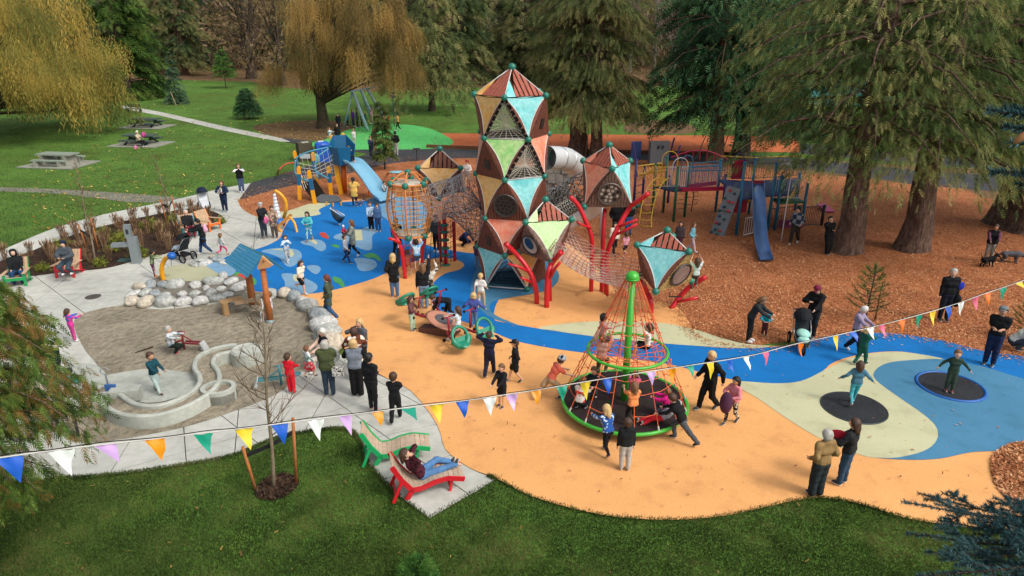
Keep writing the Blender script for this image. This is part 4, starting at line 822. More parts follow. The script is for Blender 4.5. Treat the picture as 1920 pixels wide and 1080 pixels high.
for z in (.72, 1.2, 2.25, 2.5, 2.72, 1.5):
    b = mb(rope_o); n = 16
    for k in range(n):
        if z < 1.5 and (k*7) % 16 > 12: continue
        a1, a2 = 2*math.pi*k/n, 2*math.pi*(k+1)/n; R_ = rz_(z); p1 = Vector((SX+R_*math.cos(a1), SY+R_*math.sin(a1), z)); p2 = Vector((SX+R_*math.cos(a2), SY+R_*math.sin(a2), z)); b.tube([p1, (p1+p2)/2-Vector((0, 0, .04)), p2], .009, 4, False)
        b.ell(p1, .03, 6, 4)
    b.build('ring_rope', sp, inv=iv)
b = mb(rope_o); n = 16
for k in range(n): b.tube([Vector((SX+.14*math.cos(6.283*k/n), SY+.14*math.sin(6.283*k/n), 1.62)), Vector((SX+math.cos(6.283*k/n), SY+math.sin(6.283*k/n), 1.77))], .012, 4, False)
for R_ in (.3, .5, .7, .86):
    q = [Vector((SX+R_*math.cos(6.283*k/n), SY+R_*math.sin(6.283*k/n), 1.62+.15*(R_-.14)/.86)) for k in range(n)]
    for k in range(n):
        if (k+int(R_*10)) % 3: b.tube([q[k], q[(k+1) % n]], .012, 4, False)
b.build('web_net', sp, inv=iv)
# ================================================================ IN-GROUND TRAMPOLINES
tmat = gmat('trampoline_mat', [(70, 1, [(0, L('#1b1d20')), (1, L('#3c3f43'))], 'v'), (1, 3, [(.3, (.8, .8, .8)), (.7, (1.2, 1.2, 1.2))], 'n')], .7)
for px, py, rim, lb in ((1600, 768, '#2a3a38', 'round black in-ground trampoline with dark rim in the cream rubber'), (1781, 728, '#1660b0', 'round black in-ground trampoline with blue rim in the slate blue rubber')):
    c = U(px, py); r_ = .80 if px < 1700 else .83; t = empty('trampoline', (c.x, c.y, 0), 0, lb, 'trampoline', 'in-ground trampolines')
    tor = [c+Vector((r_*math.cos(a), r_*math.sin(a), .062)) for a in np.linspace(0, 6.283, 49)[:-1]]; wdt = .035 if px < 1700 else .07
    mb(M(rim, .5, .05)).tube(tor, wdt*.65, 8, closed=True).build('rim', t, True, rel(t)); mb(tmat).cyl((c.x, c.y, .066), (c.x, c.y, .078), r_-.01, 48).build('bounce_mat', t, inv=rel(t))
# ================================================================ OLD PLAY STRUCTURE (right)
old = empty('play_structure', (U(1380, 420).x, U(1380, 420).y, 0), 0, 'old multi colour play set with green and blue posts, blue slide, climbing wall and bridge', 'play structure'); io = rel(old)
pg, pt_, pp_, pk_ = M('#0f6a4c', .4, .08), M('#15749c', .4, .08), M('#3c3070', .4, .08), M('#20242c', .5)
yr, wr, rr_, br_, mr = M('#e8b93a', .4, .05), M('#e4e4e4', .35, .04), M('#b01c3c', .4, .08), M('#2e86b4', .4, .06), M('#d02a56', .4, .06)
def OP(fx, fy, ty, m, r=.07, cap=None):
    f = U(fx, fy); t = PV(f, ty); b = mb(m).tube([f, t], r, 12).use(cap or m).ell(t, (r*1.15, r*1.15, r*.9), 12, 6); return b.build('post', old, True, io), f, t
posts = {}
for k, a in dict(g1=(1262.5, 416, 314, pg), g2=(1243, 399, 295, pg), g3=(1283, 407, 307, pg), g4=(1222.5, 405, 308, pg), p1=(1203, 393, 311, pp_), t1=(1380, 442, 305, pt_), t0=(1341, 398, 300, pt_), t2=(1403.5, 402, 298, pt_), t3=(1438.6, 433, 306, pt_), r1=(1452, 432, 330, pt_), r2=(1502, 425, 345, pt_), b1=(1252, 380, 330, pp_), b2=(1355, 385, 328, pp_), b3=(1490, 395, 325, pt_), q1=(1187, 400, 300, pp_), w1=(1540, 423, 386, pk_)).items(): posts[k] = OP(*a)
def on(px, py, Y): return V(px, py, Y)
def rail(pa, pb, h, n, m, name='railing', bars=.012, top=.022, low=.08):   # vertical bar railing between two base points, height h
    pa, pb = Vector(pa), Vector(pb); b = mb(m); u = Vector((0, 0, 1)); b.tube([pa+u*h, pb+u*h], top, 6).tube([pa+u*low, pb+u*low], top, 6)
    for i in range(n+1): p = pa.lerp(pb, i/n); b.tube([p+u*low, p+u*h], bars, 4, False)
    return b.build(name, old, inv=io)
Pf = {k: v[1] for k, v in posts.items()}
zd1 = 1.55; zd2 = 1.85
def up(p, z): return Vector((p[0], p[1], z))
# green deck, bridge, blue deck
mb(M('#2c3c58', .7)).slab([up(Pf['g4'], zd1), up(Pf['g1'], zd1), up(Pf['g3'], zd1), up(Pf['g2'], zd1)], (0, 0, 1), .08).build('deck', old, inv=io)
mb(M('#33406a', .7)).slab([up(Pf['t0'], zd2-.1), up(Pf['t1'], zd2-.1), up(Pf['t3'], zd2-.1), up(Pf['t2'], zd2-.1)], (0, 0, 1), .08).build('deck', old, inv=io)
mb(M('#33406a', .7)).slab([up(Pf['t2'], zd2-.1), up(Pf['t3'], zd2-.1), up(Pf['r1']+Vector((.5, 0, 0)), zd2-.1), up(Pf['b3'], zd2-.1)], (0, 0, 1), .08).build('deck', old, inv=io)
gA, gB = up(Pf['g3'], zd1), up(Pf['t0'], zd1-.05); gC, gD = up(Pf['g1'], zd1), up(Pf['t1'], zd1-.05)
for a, b_ in ((gC+Vector((.1, .5, 0)), gB+Vector((0, -.9, 0))), (gA+Vector((0, .3, 0)), gB+Vector((0, .4, 0)))):
    rail(a, b_, .95, 26, br_); rail(a+Vector((0, 0, .95)), b_+Vector((0, 0, .95)), .22, 12, br_, low=.02); mb(mr).bar(a, b_, .08, .2).build('bridge_beam', old, inv=io)
b = mb(mr); a_, b_ = up(Pf['b1'], zd1+1.0), up(Pf['b2'], zd1+1.0)
b.tube([a_.lerp(b_, i/8)+Vector((0, 0, .45*math.sin(math.pi*i/8))) for i in range(9)], .03, 6)
for i in range(1, 8): q = a_.lerp(b_, i/8); b.tube([q-Vector((0, 0, .1)), q+Vector((0, 0, .45*math.sin(math.pi*i/8)))], .02, 4)
b.build('arched_rail', old, inv=io)
# yellow and white loops
def loop(px, py, w, h, Y, m, n=5, name='hoop_rail'):
    c = V(px, py, Y); b = mb(m); pts = [c+Vector((-w/2, 0, 0))]+[c+Vector((-w/2*math.cos(t), 0, h-w/2+w/2*math.sin(t))) for t in np.linspace(0, math.pi, 9)]+[c+Vector((w/2, 0, 0))]
    b.tube(pts, .025, 6); b.build(name, old, True, io)
loop(1252, 352, .78, 1.85, 34.3, yr); loop(1272.5, 350, .75, 1.45, 33.8, wr); loop(1285, 345, .56, 1.5, 35.5, br_)
for px, w_, m_, n_ in ((1238, .5, yr, 5), (1261, .45, wr, 5), (1281, .25, wr, 3)):
    w_ *= 1.25; c = V(px, 352, 34); rail(c-Vector((w_/2, 0, 0)), c+Vector((w_/2, 0, 0)), 1.05, n_, m_, top=.02)
# yellow spiral ladder, front left
lad = []
for sx in (-1, 1):
    pts = [U(1198.5+11*(sx+1)*1.05, 426+2*sx), V(1200+11*(sx+1), 405, 32.9), V(1206+11*(sx+1), 375, 33.2), V(1216+11*(sx+1), 350, 33.6), V(1228+11*(sx+1), 336, 34), V(1240+10*(sx+1), 334, 34.3)]; pts = smooth_poly(pts, 4, False); lad.append(pts)
    mb(yr).tube(pts, .03, 7).build('ladder_rail', old, True, io)
for i in range(1, 18, 2):
    a_, b_ = lad[0][i], lad[1][i]; mb(yr).tube([a_, (a_+b_)/2-Vector((0, .12, .03)), b_], .022, 6).build('rung', old, True, io)
# yellow horizontal loop ladder at the back left
b = mb(yr); A_, B_ = V(1192, 312, 35.5), V(1240, 306, 36.5)
b.tube([A_, B_], .04, 6).tube([A_-Vector((0, 1.2, .15)), B_-Vector((0, 1.2, .15))], .04, 6)
for i in range(8): q = A_.lerp(B_, i/8); b.tube([q, q-Vector((-.1, .6, .35)), q-Vector((0, 1.2, .15))], .02, 4)
for i in range(6):
    q = V(1193+i*5, 340-i*3, 34.5); b.tube([q, q+Vector((.25, 0, .4)), q+Vector((.5, 0, 0))], .02, 4)
b.build('overhead_ladder', old, True, io)
for k in ('p1', 'q1'):
    for z in (.6, 1.0, 1.4, 1.9): mb(pp_).tube([up(Pf['p1'], z), up(Pf['q1'], z+.05)], .02, 5).build('rung', old, inv=io)
# black curly climber
b = mb(pk_); q = U(1296, 397); b.tube([q, q+Vector((.05, 0, .9)), q+Vector((-.2, 0, 1.6))], .025, 6)
for z in (.4, .8, 1.3):
    for s in (-1,): b.tube([q+Vector((-.5, 0, z)), q+Vector((0, 0, z)), q+Vector((.28, 0, z+.05)), q+Vector((.25, 0, z+.3)), q+Vector((0, 0, z+.25))], .016, 5)
b.build('loop_climber', old, True, io)
b = mb(pk_); q = U(1275, 402)
for z in (.6, 1.1, 1.5): b.tube([q+Vector((-.2, 0, z)), q+Vector((.2, 0, z)), q+Vector((.25, 0, z-.25)), q+Vector((-.1, 0, z-.3))], .016, 5)
b.build('loop_climber', old, True, io)
# climbing wall with holds
wl = [V(1365, 348, Pf['t1'].y+.6), V(1389, 354, Pf['t1'].y-.1), U(1357, 444), U(1332, 437)]
n_ = (wl[1]-wl[0]).cross(wl[3]-wl[0]).normalized(); n_ = n_ if n_.y < 0 else -n_
cw = mb(M('#7c868c', .7, .15, 5)).slab(wl, n_, .06).build('climbing_wall', old, inv=io)
mb(M('#3c4448', .6)).bar(wl[0].lerp(wl[3], .5)+n_*.04, wl[1].lerp(wl[2], .5)+n_*.04, .03, .02).build('wall_seam', old, inv=io)
hm = [M('#c43c4c', .6), M('#1c5a4a', .6), M('#2c4a58', .6)]
for i, (u, v) in enumerate([(.35, .08), (.75, .12), (.15, .25), (.55, .3), (.35, .42), (.1, .52), (.75, .48), (.25, .62), (.65, .66), (.2, .76), (.45, .77), (.3, .9), (.65, .9), (.1, .97), (.55, .99), (.85, .3)]):
    p = wl[0].lerp(wl[1], u).lerp(wl[3].lerp(wl[2], u), v)+n_*.06; mb(hm[(i*2) % 3]).ell(p, (.09, .06, .07), 8, 5).build('climbing_hold', old, True, io)
# blue steel slide
sl = [(1421, 345, 32.6), (1422, 362, 31.8), (1424, 400, 30.4), (1426, 440, 29.3), (1428, 458, 28.8), (1432, 475, 28.2), (1436, 487, 27.3)]
sp_ = smooth_poly([V(*a) for a in sl], 3, False); sw = .27; st_m = M('#6c8fc4', .28, .15, 1.5, 0, .6)
b = mb(st_m); vs = []; fs = []
for i, p in enumerate(sp_):
    for x, z in ((-sw-.03, .13), (-sw, .13), (-sw, .0), (sw, .0), (sw, .13), (sw+.03, .13), (sw+.03, -.03), (-sw-.03, -.03)): vs.append(p+Vector((x, 0, z)))
for i in range(len(sp_)-1):
    for k in range(8): fs.append((i*8+k, i*8+(k+1) % 8, i*8+8+(k+1) % 8, i*8+8+k))
b.add(vs, fs); b.build('slide_chute', old, True, io); mb(rr_).box(V(1421, 341, 32.7), (.5, .2, .12)).build('slide_hood', old, inv=io)
# back railings, red panels, roof loops, white pole
rail(up(Pf['t0'], zd2), up(Pf['t2'], zd2), .9, 14, M('#6a3a5c', .5)); rail(up(Pf['t2'], zd2), up(Pf['b3'], zd2), .9, 20, M('#8a8468', .5)); rail(up(Pf['t3'], zd2), up(Pf['r1'], zd2), .8, 4, br_)
b = mb(rr_).box(up(Pf['t0'].lerp(Pf['t2'], .55), zd2+.5), (.7, .05, 1.0)); b.build('red_panel', old, inv=io)
mb(rr_).box(up(Pf['t1'].lerp(Pf['t3'], .1)+Vector((0, .6, 0)), zd2-.55), (.8, .05, .7)).build('red_panel', old, inv=io)
mb(yr).tube([up(Pf['t0'], zd2+1.15), up(Pf['t2'], zd2+1.15), up(Pf['b3'], zd2+1.1)], .035, 6).build('yellow_rail', old, True, io)
mb(yr).tube([V(1383, 372, 32.6), V(1393, 368, 32.6), V(1405, 376, 32.6)], .14, 8).build('yellow_arch', old, True, io)
b = mb(pp_); q = V(1385, 300, 35); b.tube([q+Vector((-.3+.0, 0, -.6)), q+Vector((-.3, 0, .1)), q+Vector((0, 0, .35)), q+Vector((.3, 0, .1)), q+Vector((.3, 0, -.6))], .03, 6); b.build('arch_hoop', old, True, io)
rail(up(Pf['t1']+Vector((.3, -.15, 0)), 0), up(Pf['t3']+Vector((-.25, -.15, 0)), 0), .9, 9, wr)
rail(up(Pf['t3'], .1), up(Pf['r2'], .1), 1.0, 14, M('#5a3a48', .5)); rail(up(Pf['r2'], 0), up(Pf['w1'], 0), 1.0, 12, M('#2c2c44', .5))
mb(M('#8c3060', .5)).box(up(Pf['r1'].lerp(Pf['r2'], .6), .22), (1.2, .05, .4)).build('purple_panel', old, inv=io)
f = U(1464.6, 452); t = PV(f, 318); b = mb(wr); b.tube(smooth_poly([f, f.lerp(t, .6), t, t+Vector((-.12, .1, .22)), t+Vector((-.35, .3, .2)), t+Vector((-.4, .5, -.2))], 4, False), .025, 8); b.build('fire_pole', old, True, io)
loop(1478, 372, .62, 1.85, 33, wr); c = V(1463, 374, 32.8); rail(c-Vector((.42, 0, 0)), c+Vector((.25, 0, 0)), 1.0, 6, wr); c = V(1490, 374, 32.8); rail(c-Vector((.36, 0, 0)), c+Vector((.36, 0, 0)), 1.0, 5, wr)
mb(M('#1c6a50', .5)).bar(V(1452, 377, 33), V(1500, 375, 33), .9, .1).build('deck', old, inv=io)
b = mb(M('#b8386c', .5)); b.bar(V(1538, 382, 36.5), V(1557, 397, 35.3), .5, .06); tag(b.build('small_slide'), 'small pink plastic slide behind the fence of the old play set', 'slide')
b = mb(tealb); p = U(1194, 398); b.ell(p+Vector((0, 0, .35)), (.2, .2, .1), 12, 6).tube([p, p+Vector((0, 0, .3))], .03, 6); tag(b.build('stepping_seat', smooth=True), 'small teal stepping seat left of the yellow ladder', 'seat')
# far swing frame, blue board, grey board
b = mb(M('#20457c', .5)); p = U(1191, 309); b.box(p+Vector((0, 0, 1.0)), (.7, .1, 1.3)).tube([p, p+Vector((0, 0, .5))], .05, 6); tag(b.build('blue_board'), 'blue board standing on the path behind the round windowed pod', 'board')
b = mb(M('#62686e', .6, .1)); p = U(1233, 312); b.box(p+Vector((0, 0, 1.0)), (1.35, .5, 1.5), .1).use(M('#1c1c20')).box(p+Vector((-.1, -.28, 1.4)), (.16, .03, .2), .1).box(p+Vector((.2, -.26, 1.4)), (.16, .03, .2), .1); tag(b.build('utility_cabinet'), 'grey double door utility cabinet behind the yellow hoops', 'cabinet')
fs_ = empty('far_swing_set', tuple(U(1345, 285)), 0, 'grey metal swing frame in the far wood chips beside the hemlock trunk', 'swing'); gm = M('#6a6c74', .4, .1)
for s, (a, b2, c) in enumerate((((1305, 300), (1330, 248), (1345, 300)), ((1352, 290), (1368, 245), (1385, 290)))):
    A1, C1 = U(*a), U(*c); T1 = (A1+C1)/2+Vector((0, 0, 2.6)); mb(gm).tube([A1, T1, C1], .05, 6).build('frame_leg', fs_, inv=rel(fs_))
    T0 = T1 if s == 0 else T0; 
mb(gm).tube([T0, T1], .05, 6).build('top_beam', fs_, inv=rel(fs_))
for px, py, ty, dx in ((1255, 300, 258, 8), (1262, 320, 272, 12), (1194, 330, 266, -14)):
    f = U(px, py); t = PV(f, ty); t.x += dx*.03; b = mb(pp_); b.tube(smooth_poly([f, f.lerp(t, .6)+Vector((-dx*.004, 0, 0)), t], 4, False), .06, 8); tag(b.build('purple_mast', smooth=True), {1255: 'taller dark purple mast behind the yellow hoops', 1262: 'shorter dark purple mast leaning right behind the white hoop', 1194: 'curved navy mast in front of the blue board'}[px], 'mast')
# teal roofed shelter seen through the cedars
sh = empty('picnic_shelter', tuple(U(1530, 258)), 0, 'open shelter with teal metal roof half hidden behind the cedars', 'shelter'); q = Vector(sh.location); rm = M('#2c7a74', .5, .1); ish = rel(sh)
for s in (-1, 1): mb(rm).slab([q+Vector((-4.5, 0, 4.9)), q+Vector((4.5, 0, 4.9)), q+Vector((5, s*3.2, 3.1)), q+Vector((-5, s*3.2, 3.1))], (0, s*.5, 1), .1).build('roof', sh, inv=ish)
for k in range(19):
    x = -4.5+k*.5; mb(rm).bar(q+Vector((x, 0, 4.99)), q+Vector((x*1.1, -3.2, 3.19)), .05, .06).build('roof_seam', sh, inv=ish)
for x in (-4, -1.3, 1.3, 4):
    for y in (-2.7, 2.7): mb(M('#3a2c28', .8)).box(q+Vector((x, y, 1.55)), (.25, .25, 3.1)).build('post', sh, inv=ish)
mb(M('#8a6a54', .8)).box(q+Vector((0, 2.9, 1)), (8, .15, 2)).build('back_wall', sh, inv=ish)

# ================================================================ BLUE SLIDE TOWER (left)
bt = empty('slide_tower', tuple(U(620, 378)), 0, 'yellow and blue slanted posts with petrol blue pod, rope rings and pale blue slide', 'play structure'); ib = rel(bt)
def yp(fx, fy, tx, ty, dY=0, m2=True, w_=.2):
    f = U(fx, fy); t = V(tx, ty, f.y+dY); mb(yel).bar(f, f.lerp(t, .45), w_, w_*.6, (0, 1, 0)).build('post', bt, inv=ib)
    mb(petrol if m2 else yel).bar(f.lerp(t, .45), f.lerp(t, .8), w_, w_*.6, (0, 1, 0)).build('post', bt, inv=ib); mb(yel).bar(f.lerp(t, .8), t, w_, w_*.6, (0, 1, 0)).ell(t, (w_/2, w_*.3, w_/2), 10, 6).build('post_tip', bt, inv=ib); return f, t
A1 = yp(591, 384, 579, 322, .2); A2 = yp(597, 356, 586, 288, .3); A3 = yp(566, 346, 552, 285, .3); A4 = yp(621, 366, 616, 314, .2); A5 = yp(640, 365, 627, 286, .4, False, .24); A6 = yp(562, 375, 560, 314, .3, True); A7 = yp(634, 345, 622, 256, .3); A8 = yp(648, 345, 643, 252, .3)
mb(M('#e06a1c', .4)).tube([U(646, 362), V(644, 308, U(646, 362).y)], .16, 10).build('post', bt, True, ib)
# petrol pod: faceted bucket
z0_, z1_ = V(0, 308, 39.7).z, V(0, 274, 39.7).z; cx, cy = V(643, 300, 39.8).x, 39.9
lo = [Vector((cx+.56*math.cos(a), cy+.56*math.sin(a), z0_)) for a in np.linspace(.4, 6.68, 7)[:-1]]; hi = [Vector((cx+.76*math.cos(a), cy+.76*math.sin(a), z1_+(.5 if i in (1, 2) else 0))) for i, a in enumerate(np.linspace(.4, 6.68, 7)[:-1])]
for i in range(6):
    j = (i+1) % 6
    if i == 5: continue
    mb(petrol).slab([lo[i], lo[j], hi[j], hi[i]], (lo[j]-lo[i]).cross(hi[i]-lo[i]), .05).build('pod_panel', bt, inv=ib)
mb(petrol).slab(lo, (0, 0, 1), .06).build('pod_floor', bt, inv=ib)
# slide
sp2 = smooth_poly([V(655, 304, 39.7), V(668, 309, 39.4), V(690, 334, 38.7), V(706, 356, 38.1), V(716, 368, 37.6), V(725, 374, 37.3)], 4, False); b = mb(blue_s); vs = []; fs = []
for i, p in enumerate(sp2):
    t = (sp2[min(i+1, len(sp2)-1)]-sp2[max(i-1, 0)]); t.z = 0; t.normalize(); sd = Vector((-t.y, t.x, 0)); w2 = .44+.10*(i/len(sp2))
    for x, z in ((-1.12, .22), (-1, .22), (-.8, .03), (0, 0), (.8, .03), (1, .22), (1.12, .22), (.9, -.05), (0, -.08), (-.9, -.05)): vs.append(p+sd*x*w2+Vector((0, 0, z)))
for i in range(len(sp2)-1):
    for k in range(10): fs.append((i*10+k, i*10+(k+1) % 10, i*10+10+(k+1) % 10, i*10+10+k))
fs.append(tuple(range(len(vs)-10, len(vs)))); b.add(vs, fs); b.build('slide_chute', bt, True, ib)
mb(M('#e06a1c', .4)).tube([U(692, 366), V(692, 345, U(692, 366).y)], .05, 8).build('slide_leg', bt, inv=ib)
# curved petrol rails with ropes
for pts in ([V(554, 298, 39.1), V(565, 290, 39.2), V(585, 283, 39.3), V(621, 275, 39.7)], [V(596, 335, 38.8), V(591, 312, 38.9), V(597, 293, 39.2), V(621, 276, 39.7)], [V(554, 300, 39.0), V(553, 322, 38.9), V(562, 333, 38.7), V(580, 340, 38.5)], [V(593, 322, 38.9), V(605, 329, 38.8), V(617, 335, 38.7)]):
    mb(M('#4a9ab8', .35)).tube(smooth_poly(pts, 5, False), .045, 7).build('curved_rail', bt, True, ib)
b = mb(rope_w)
for i in range(7):
    a_ = V(556+i*9.5, 297-i*3.2, 39.1); c_ = a_-Vector((-.15, -.1, 1.5)); b.tube([a_, c_], .016, 3, False); 
for k in range(4): b.tube([V(560, 306+k*8, 39.0), V(590, 312+k*6, 38.7), V(625, 290+k*9, 39.5)], .016, 3, False)
for i in range(6): b.tube([V(556+i*5, 325+i*2, 38.8), V(566+i*6, 352+i*5, 38.2)], .016, 3, False)
b.build('rope_net', bt, inv=ib)
mb(back_k).slab([V(563, 345, 38.6), V(592, 337, 38.8), V(612, 368, 38.0), V(585, 372, 37.8)], (0, -.4, 1), .04).build('rubber_ramp', bt, inv=ib)
mb(M('#55595c', .7, .15)).slab([V(591, 374, 37.7), V(604, 366, 38.1), V(634, 369, 38.0), V(641, 378, 37.6), V(628, 381, 37.3), V(600, 382, 37.3)], (0, -.3, 1), .16).build('grey_deck', bt, inv=ib)
for px, py in ((613, 387), (625, 389), (640, 387)): mb(yel).tube([U(px, py), PV(U(px, py), py-9)], .05, 6).build('stub_leg', bt, inv=ib)
# red hanging mesh in lawn beside
b = mb(M('#c8583c', .6)); q = [U(520, 326), U(524, 318, .8), U(535, 308, .9), U(552, 305, .9)]; b.tube(smooth_poly(q, 4, False), .05, 6).tube([U(520, 326), U(545, 325, .2), U(553, 322, .4)], .02, 5); tag(b.build('hammock_rail', smooth=True), 'low red curved rail by the lawn left of the slide tower', 'rail')
# bins on the grass behind
b = mb(M('#4c4632', .7)); p = U(573, 300); b.box(p+Vector((0, 0, .65)), (1.0, 1.0, 1.3), .5).use(M('#bcb8a8')).box(p+Vector((.1, -.1, 1.32)), (.5, .35, .04), .5); tag(b.build('litter_bin'), 'dark olive litter bin behind the rope rings', 'bin')
b = mb(M('#1a5cc0', .5)); p = U(607, 303); b.box(p+Vector((0, 0, .65)), (.95, .95, 1.2), .4).ell(p+Vector((0, 0, 1.25)), (.55, .55, .25), 14, 6).use(M('#dfe6ee')).box(p+Vector((-.05, -.1, 1.48)), (.4, .3, .05), .4); tag(b.build('recycling_bin'), 'bright blue recycling bin with pale lid label behind the slide tower', 'bin')
b = mb(M('#78b4a8', .6)); p = U(600, 322); b.ell(p+Vector((-.2, 0, .9)), (.3, .12, .35), 12, 6).use(M('#c8d4da')).box(p+Vector((-1.0, .3, 1.0)), (.7, .05, .3)); tag(b.build('activity_plate', smooth=False), 'pale green round plate with white board among the rope rings', 'plate')
b = mb(M('#3a3a3e', .6)); p = U(782, 302); b.box(p+Vector((0, 0, .9)), (.5, .35, .06)).tube([p, p+Vector((0, 0, .9))], .04, 6); tag(b.build('grill_stand'), 'small black stand on the chips by the path, left of the yellow pod', 'stand')
b = mb(M('#8fc4d4', .4)); p = U(746, 345); b.ell(p+Vector((0, 0, .75)), (.55, .3, .08), 14, 6).tube([p, p+Vector((0, 0, .7))], .05, 8); tag(b.build('leaf_seat', smooth=True), 'pale blue leaf shaped spring seat behind the orange basket', 'seat')
# swings on green mound
sw_ = empty('swing_set', tuple(U(695, 240)), 0, 'large grey basket swing frame on the green mound', 'swing'); isw = rel(sw_); gs = M('#8fa9b4', .35, .08)
def SW(a, b2, r, nm='frame_leg'): mb(gs).tube([a, b2], r, 8).build(nm, sw_, True, isw)
Ys = U(690, 243).y; T_ = [V(661, 171, Ys), V(676, 168, Ys+.8), V(688, 166, Ys+1.6)]
SW(T_[0], V(644, 241, Ys-.2), .08); SW(T_[0], V(690, 244, Ys-2), .14); SW(T_[1], V(694, 207, Ys+.2), .12); SW(T_[2], V(718, 216, Ys-.2), .12)
SW(T_[1], U(700, 236), .08); SW(T_[2], U(726, 236), .08); SW(T_[0]-(T_[2]-T_[0])*.15, T_[2]+(T_[2]-T_[0])*.5, .08, 'top_beam')
for x in (672, 680): SW(V(x, 170, Ys+.5), V(x-3, 228, Ys), .02, 'chain')
b = mb(M('#2c4a7c', .5)); p = U(740, 238); t = PV(p, 178); b.box(t, (.55, .06, .5)).use(M('#50545a')).tube([p, t], .05, 6); tag(b.build('park_sign'), 'small blue sign on a thin pole behind the swing mound', 'sign')
# ================================================================ PICNIC TABLES, BENCH
def table(px, py, lb, rz, wood=False):
    c = U(px, py); root = empty('picnic_table', (c.x, c.y, 0), rz, lb, 'picnic table', 'picnic tables on concrete pads'); cm = M('#9c9c90', .9, .2, 3, .3); tm_ = M('#8f9a8c', .8, .15) if not wood else M('#4e5e58', .8, .2)
    mb(M('#96978a', .9, .2, 2)).box((0, 0, .04), (4.2, 3.0, .06)).build('pad', root); 
    for y in (-.42, -.14, .14, .42): mb(tm_).box((0, y, .78), (2.6, .26, .09)).build('top_plank', root)
    for y in (-.95, .95): mb(tm_).box((0, y, .46), (2.5, .38, .09)).build('seat', root)
    for x in (-.9, .9):
        if wood: mb(M('#2f3836', .8)).bar((x, -.9, .1), (x, .3, .74), .1, .1, (1, 0, 0)).bar((x, .9, .1), (x, -.3, .74), .1, .1, (1, 0, 0)).bar((x, -1.05, .4), (x, 1.05, .4), .1, .08).build('leg_frame', root)
        else: mb(cm).box((x, 0, .4), (.22, 1.1, .68)).box((x, -.95, .24), (.22, .42, .36)).box((x, .95, .24), (.22, .42, .36)).build('leg_frame', root)
    return root
table(112, 309, 'pale concrete picnic table on its pad, nearest in the left lawn', math.radians(-8)); table(266, 271, 'dark picnic table where a person in beige sits with pink bags', math.radians(-6), True); table(277, 238, 'dark empty picnic table furthest in the left lawn by the path', math.radians(-6), True)
b = mb(M('#1c3a2c', .6)); p = U(252, 211); R_ = .5
for k in range(4): b.bar(p+Vector((-.8, .12*k-.2, .45)), p+Vector((.8, .12*k-.6, .45)), .1, .04)
for k in range(3): b.bar(p+Vector((-.8, .35, .6+.13*k)), p+Vector((.8, -.05, .6+.13*k)), .04, .1)
for x in (-.7, .7): b.box(p+Vector((x, 0, .22)), (.06, .5, .45))
tag(b.build('park_bench'), 'dark green bench where the park path meets the big willow', 'bench')
# ================================================================ HUT, BOULDERS, WATER CHANNEL, DIGGERS
wd = M('#b06a3c', .75, .25, 4, .2); roofb = M('#3f9ac4', .6, .1)
hut = empty('play_hut', tuple(U(508, 603)), 0, 'small shelter with blue plank roof on leaning log posts at the sand edge', 'hut'); ih = rel(hut)
Rf, Rb = V(494, 480, 21.2), V(450, 457, 22.5); lf_, lb_ = V(463, 521, 21.2), V(421, 491, 22.6); rf_, rb_ = V(531, 505, 21.7), V(500, 480, 23.3)
def planks(par, a, b, c, d, n, mat, inv, th=.04):
    nn = (b-a).cross(d-a); nn = nn if nn.z > 0 else -nn
    for i in range(n):
        u, v = i/n+.008, (i+1)/n-.008; mb(mat).slab([a.lerp(d, u), b.lerp(c, u), b.lerp(c, v), a.lerp(d, v)], nn, th).build('roof_plank', par, inv=inv)
planks(hut, Rf, Rb, lb_, lf_, 7, roofb, ih); planks(hut, Rf, Rb, rb_, rf_, 7, M('#256a74', .6, .1), ih)
g_ = [Rf+Vector((0, -.08, .04)), V(483, 500, 21.1), V(484, 505, 21.1), V(506, 501, 21.1), V(512, 497, 21.1)]
mb(M('#d09a68', .7, .1)).slab(g_, (0, 1, 0), .08).build('gable_board', hut, inv=ih)
b = mb(M('#8a4a2c', .7)); c = V(494, 490, 21.0); b.bar(c-Vector((.06, 0, 0)), c+Vector((.06, 0, 0)), .015, .02).bar(c-Vector((0, 0, .06)), c+Vector((0, 0, .06)), .015, .02).build('cross_mark', hut, inv=ih)
f = U(508, 605); mb(wd).tube([f, V(500, 560, f.y), V(492, 500, 21.2)], [.11, .10, .09], 12).build('log_post', hut, True, ih)
f2 = U(474, 572); mb(wd).tube([f2, V(466, 515, f2.y)], [.13, .12], 12).build('log_post', hut, True, ih)
mb(M('#8ea2a0', .5)).tube([V(500, 604, f.y-.1), V(514, 604, f.y-.1)], .07, 10).build('foot_roller', hut, True, ih)
mb(M('#9c8264', .8)).bar(U(440, 568, .5), U(478, 562, .5), .3, .06).bar(U(480, 566, .55), U(505, 576, .35), .25, .06).build('bench_plank', hut, inv=ih)
b = mb(M('#a8865e', .8)); b.tube([U(425, 592), V(420, 567, U(425, 592).y)], .12, 8).bar(V(412, 567, U(425, 592).y+.2), V(452, 558, U(425, 592).y+.6), .3, .06); tag(b.build('sand_counter'), 'low plank counter on a log leg between hut and boulders', 'counter')
b = mb(M('#c4ccd0', .4)); q = V(490, 560, 20.8); b.tube([q, V(493, 575, 20.6), V(488, 590, 20.5), V(491, 603, 20.4)], .02, 5); tag(b.build('chain_rope', smooth=True), 'pale hanging cord left of the hut front post', 'cord')
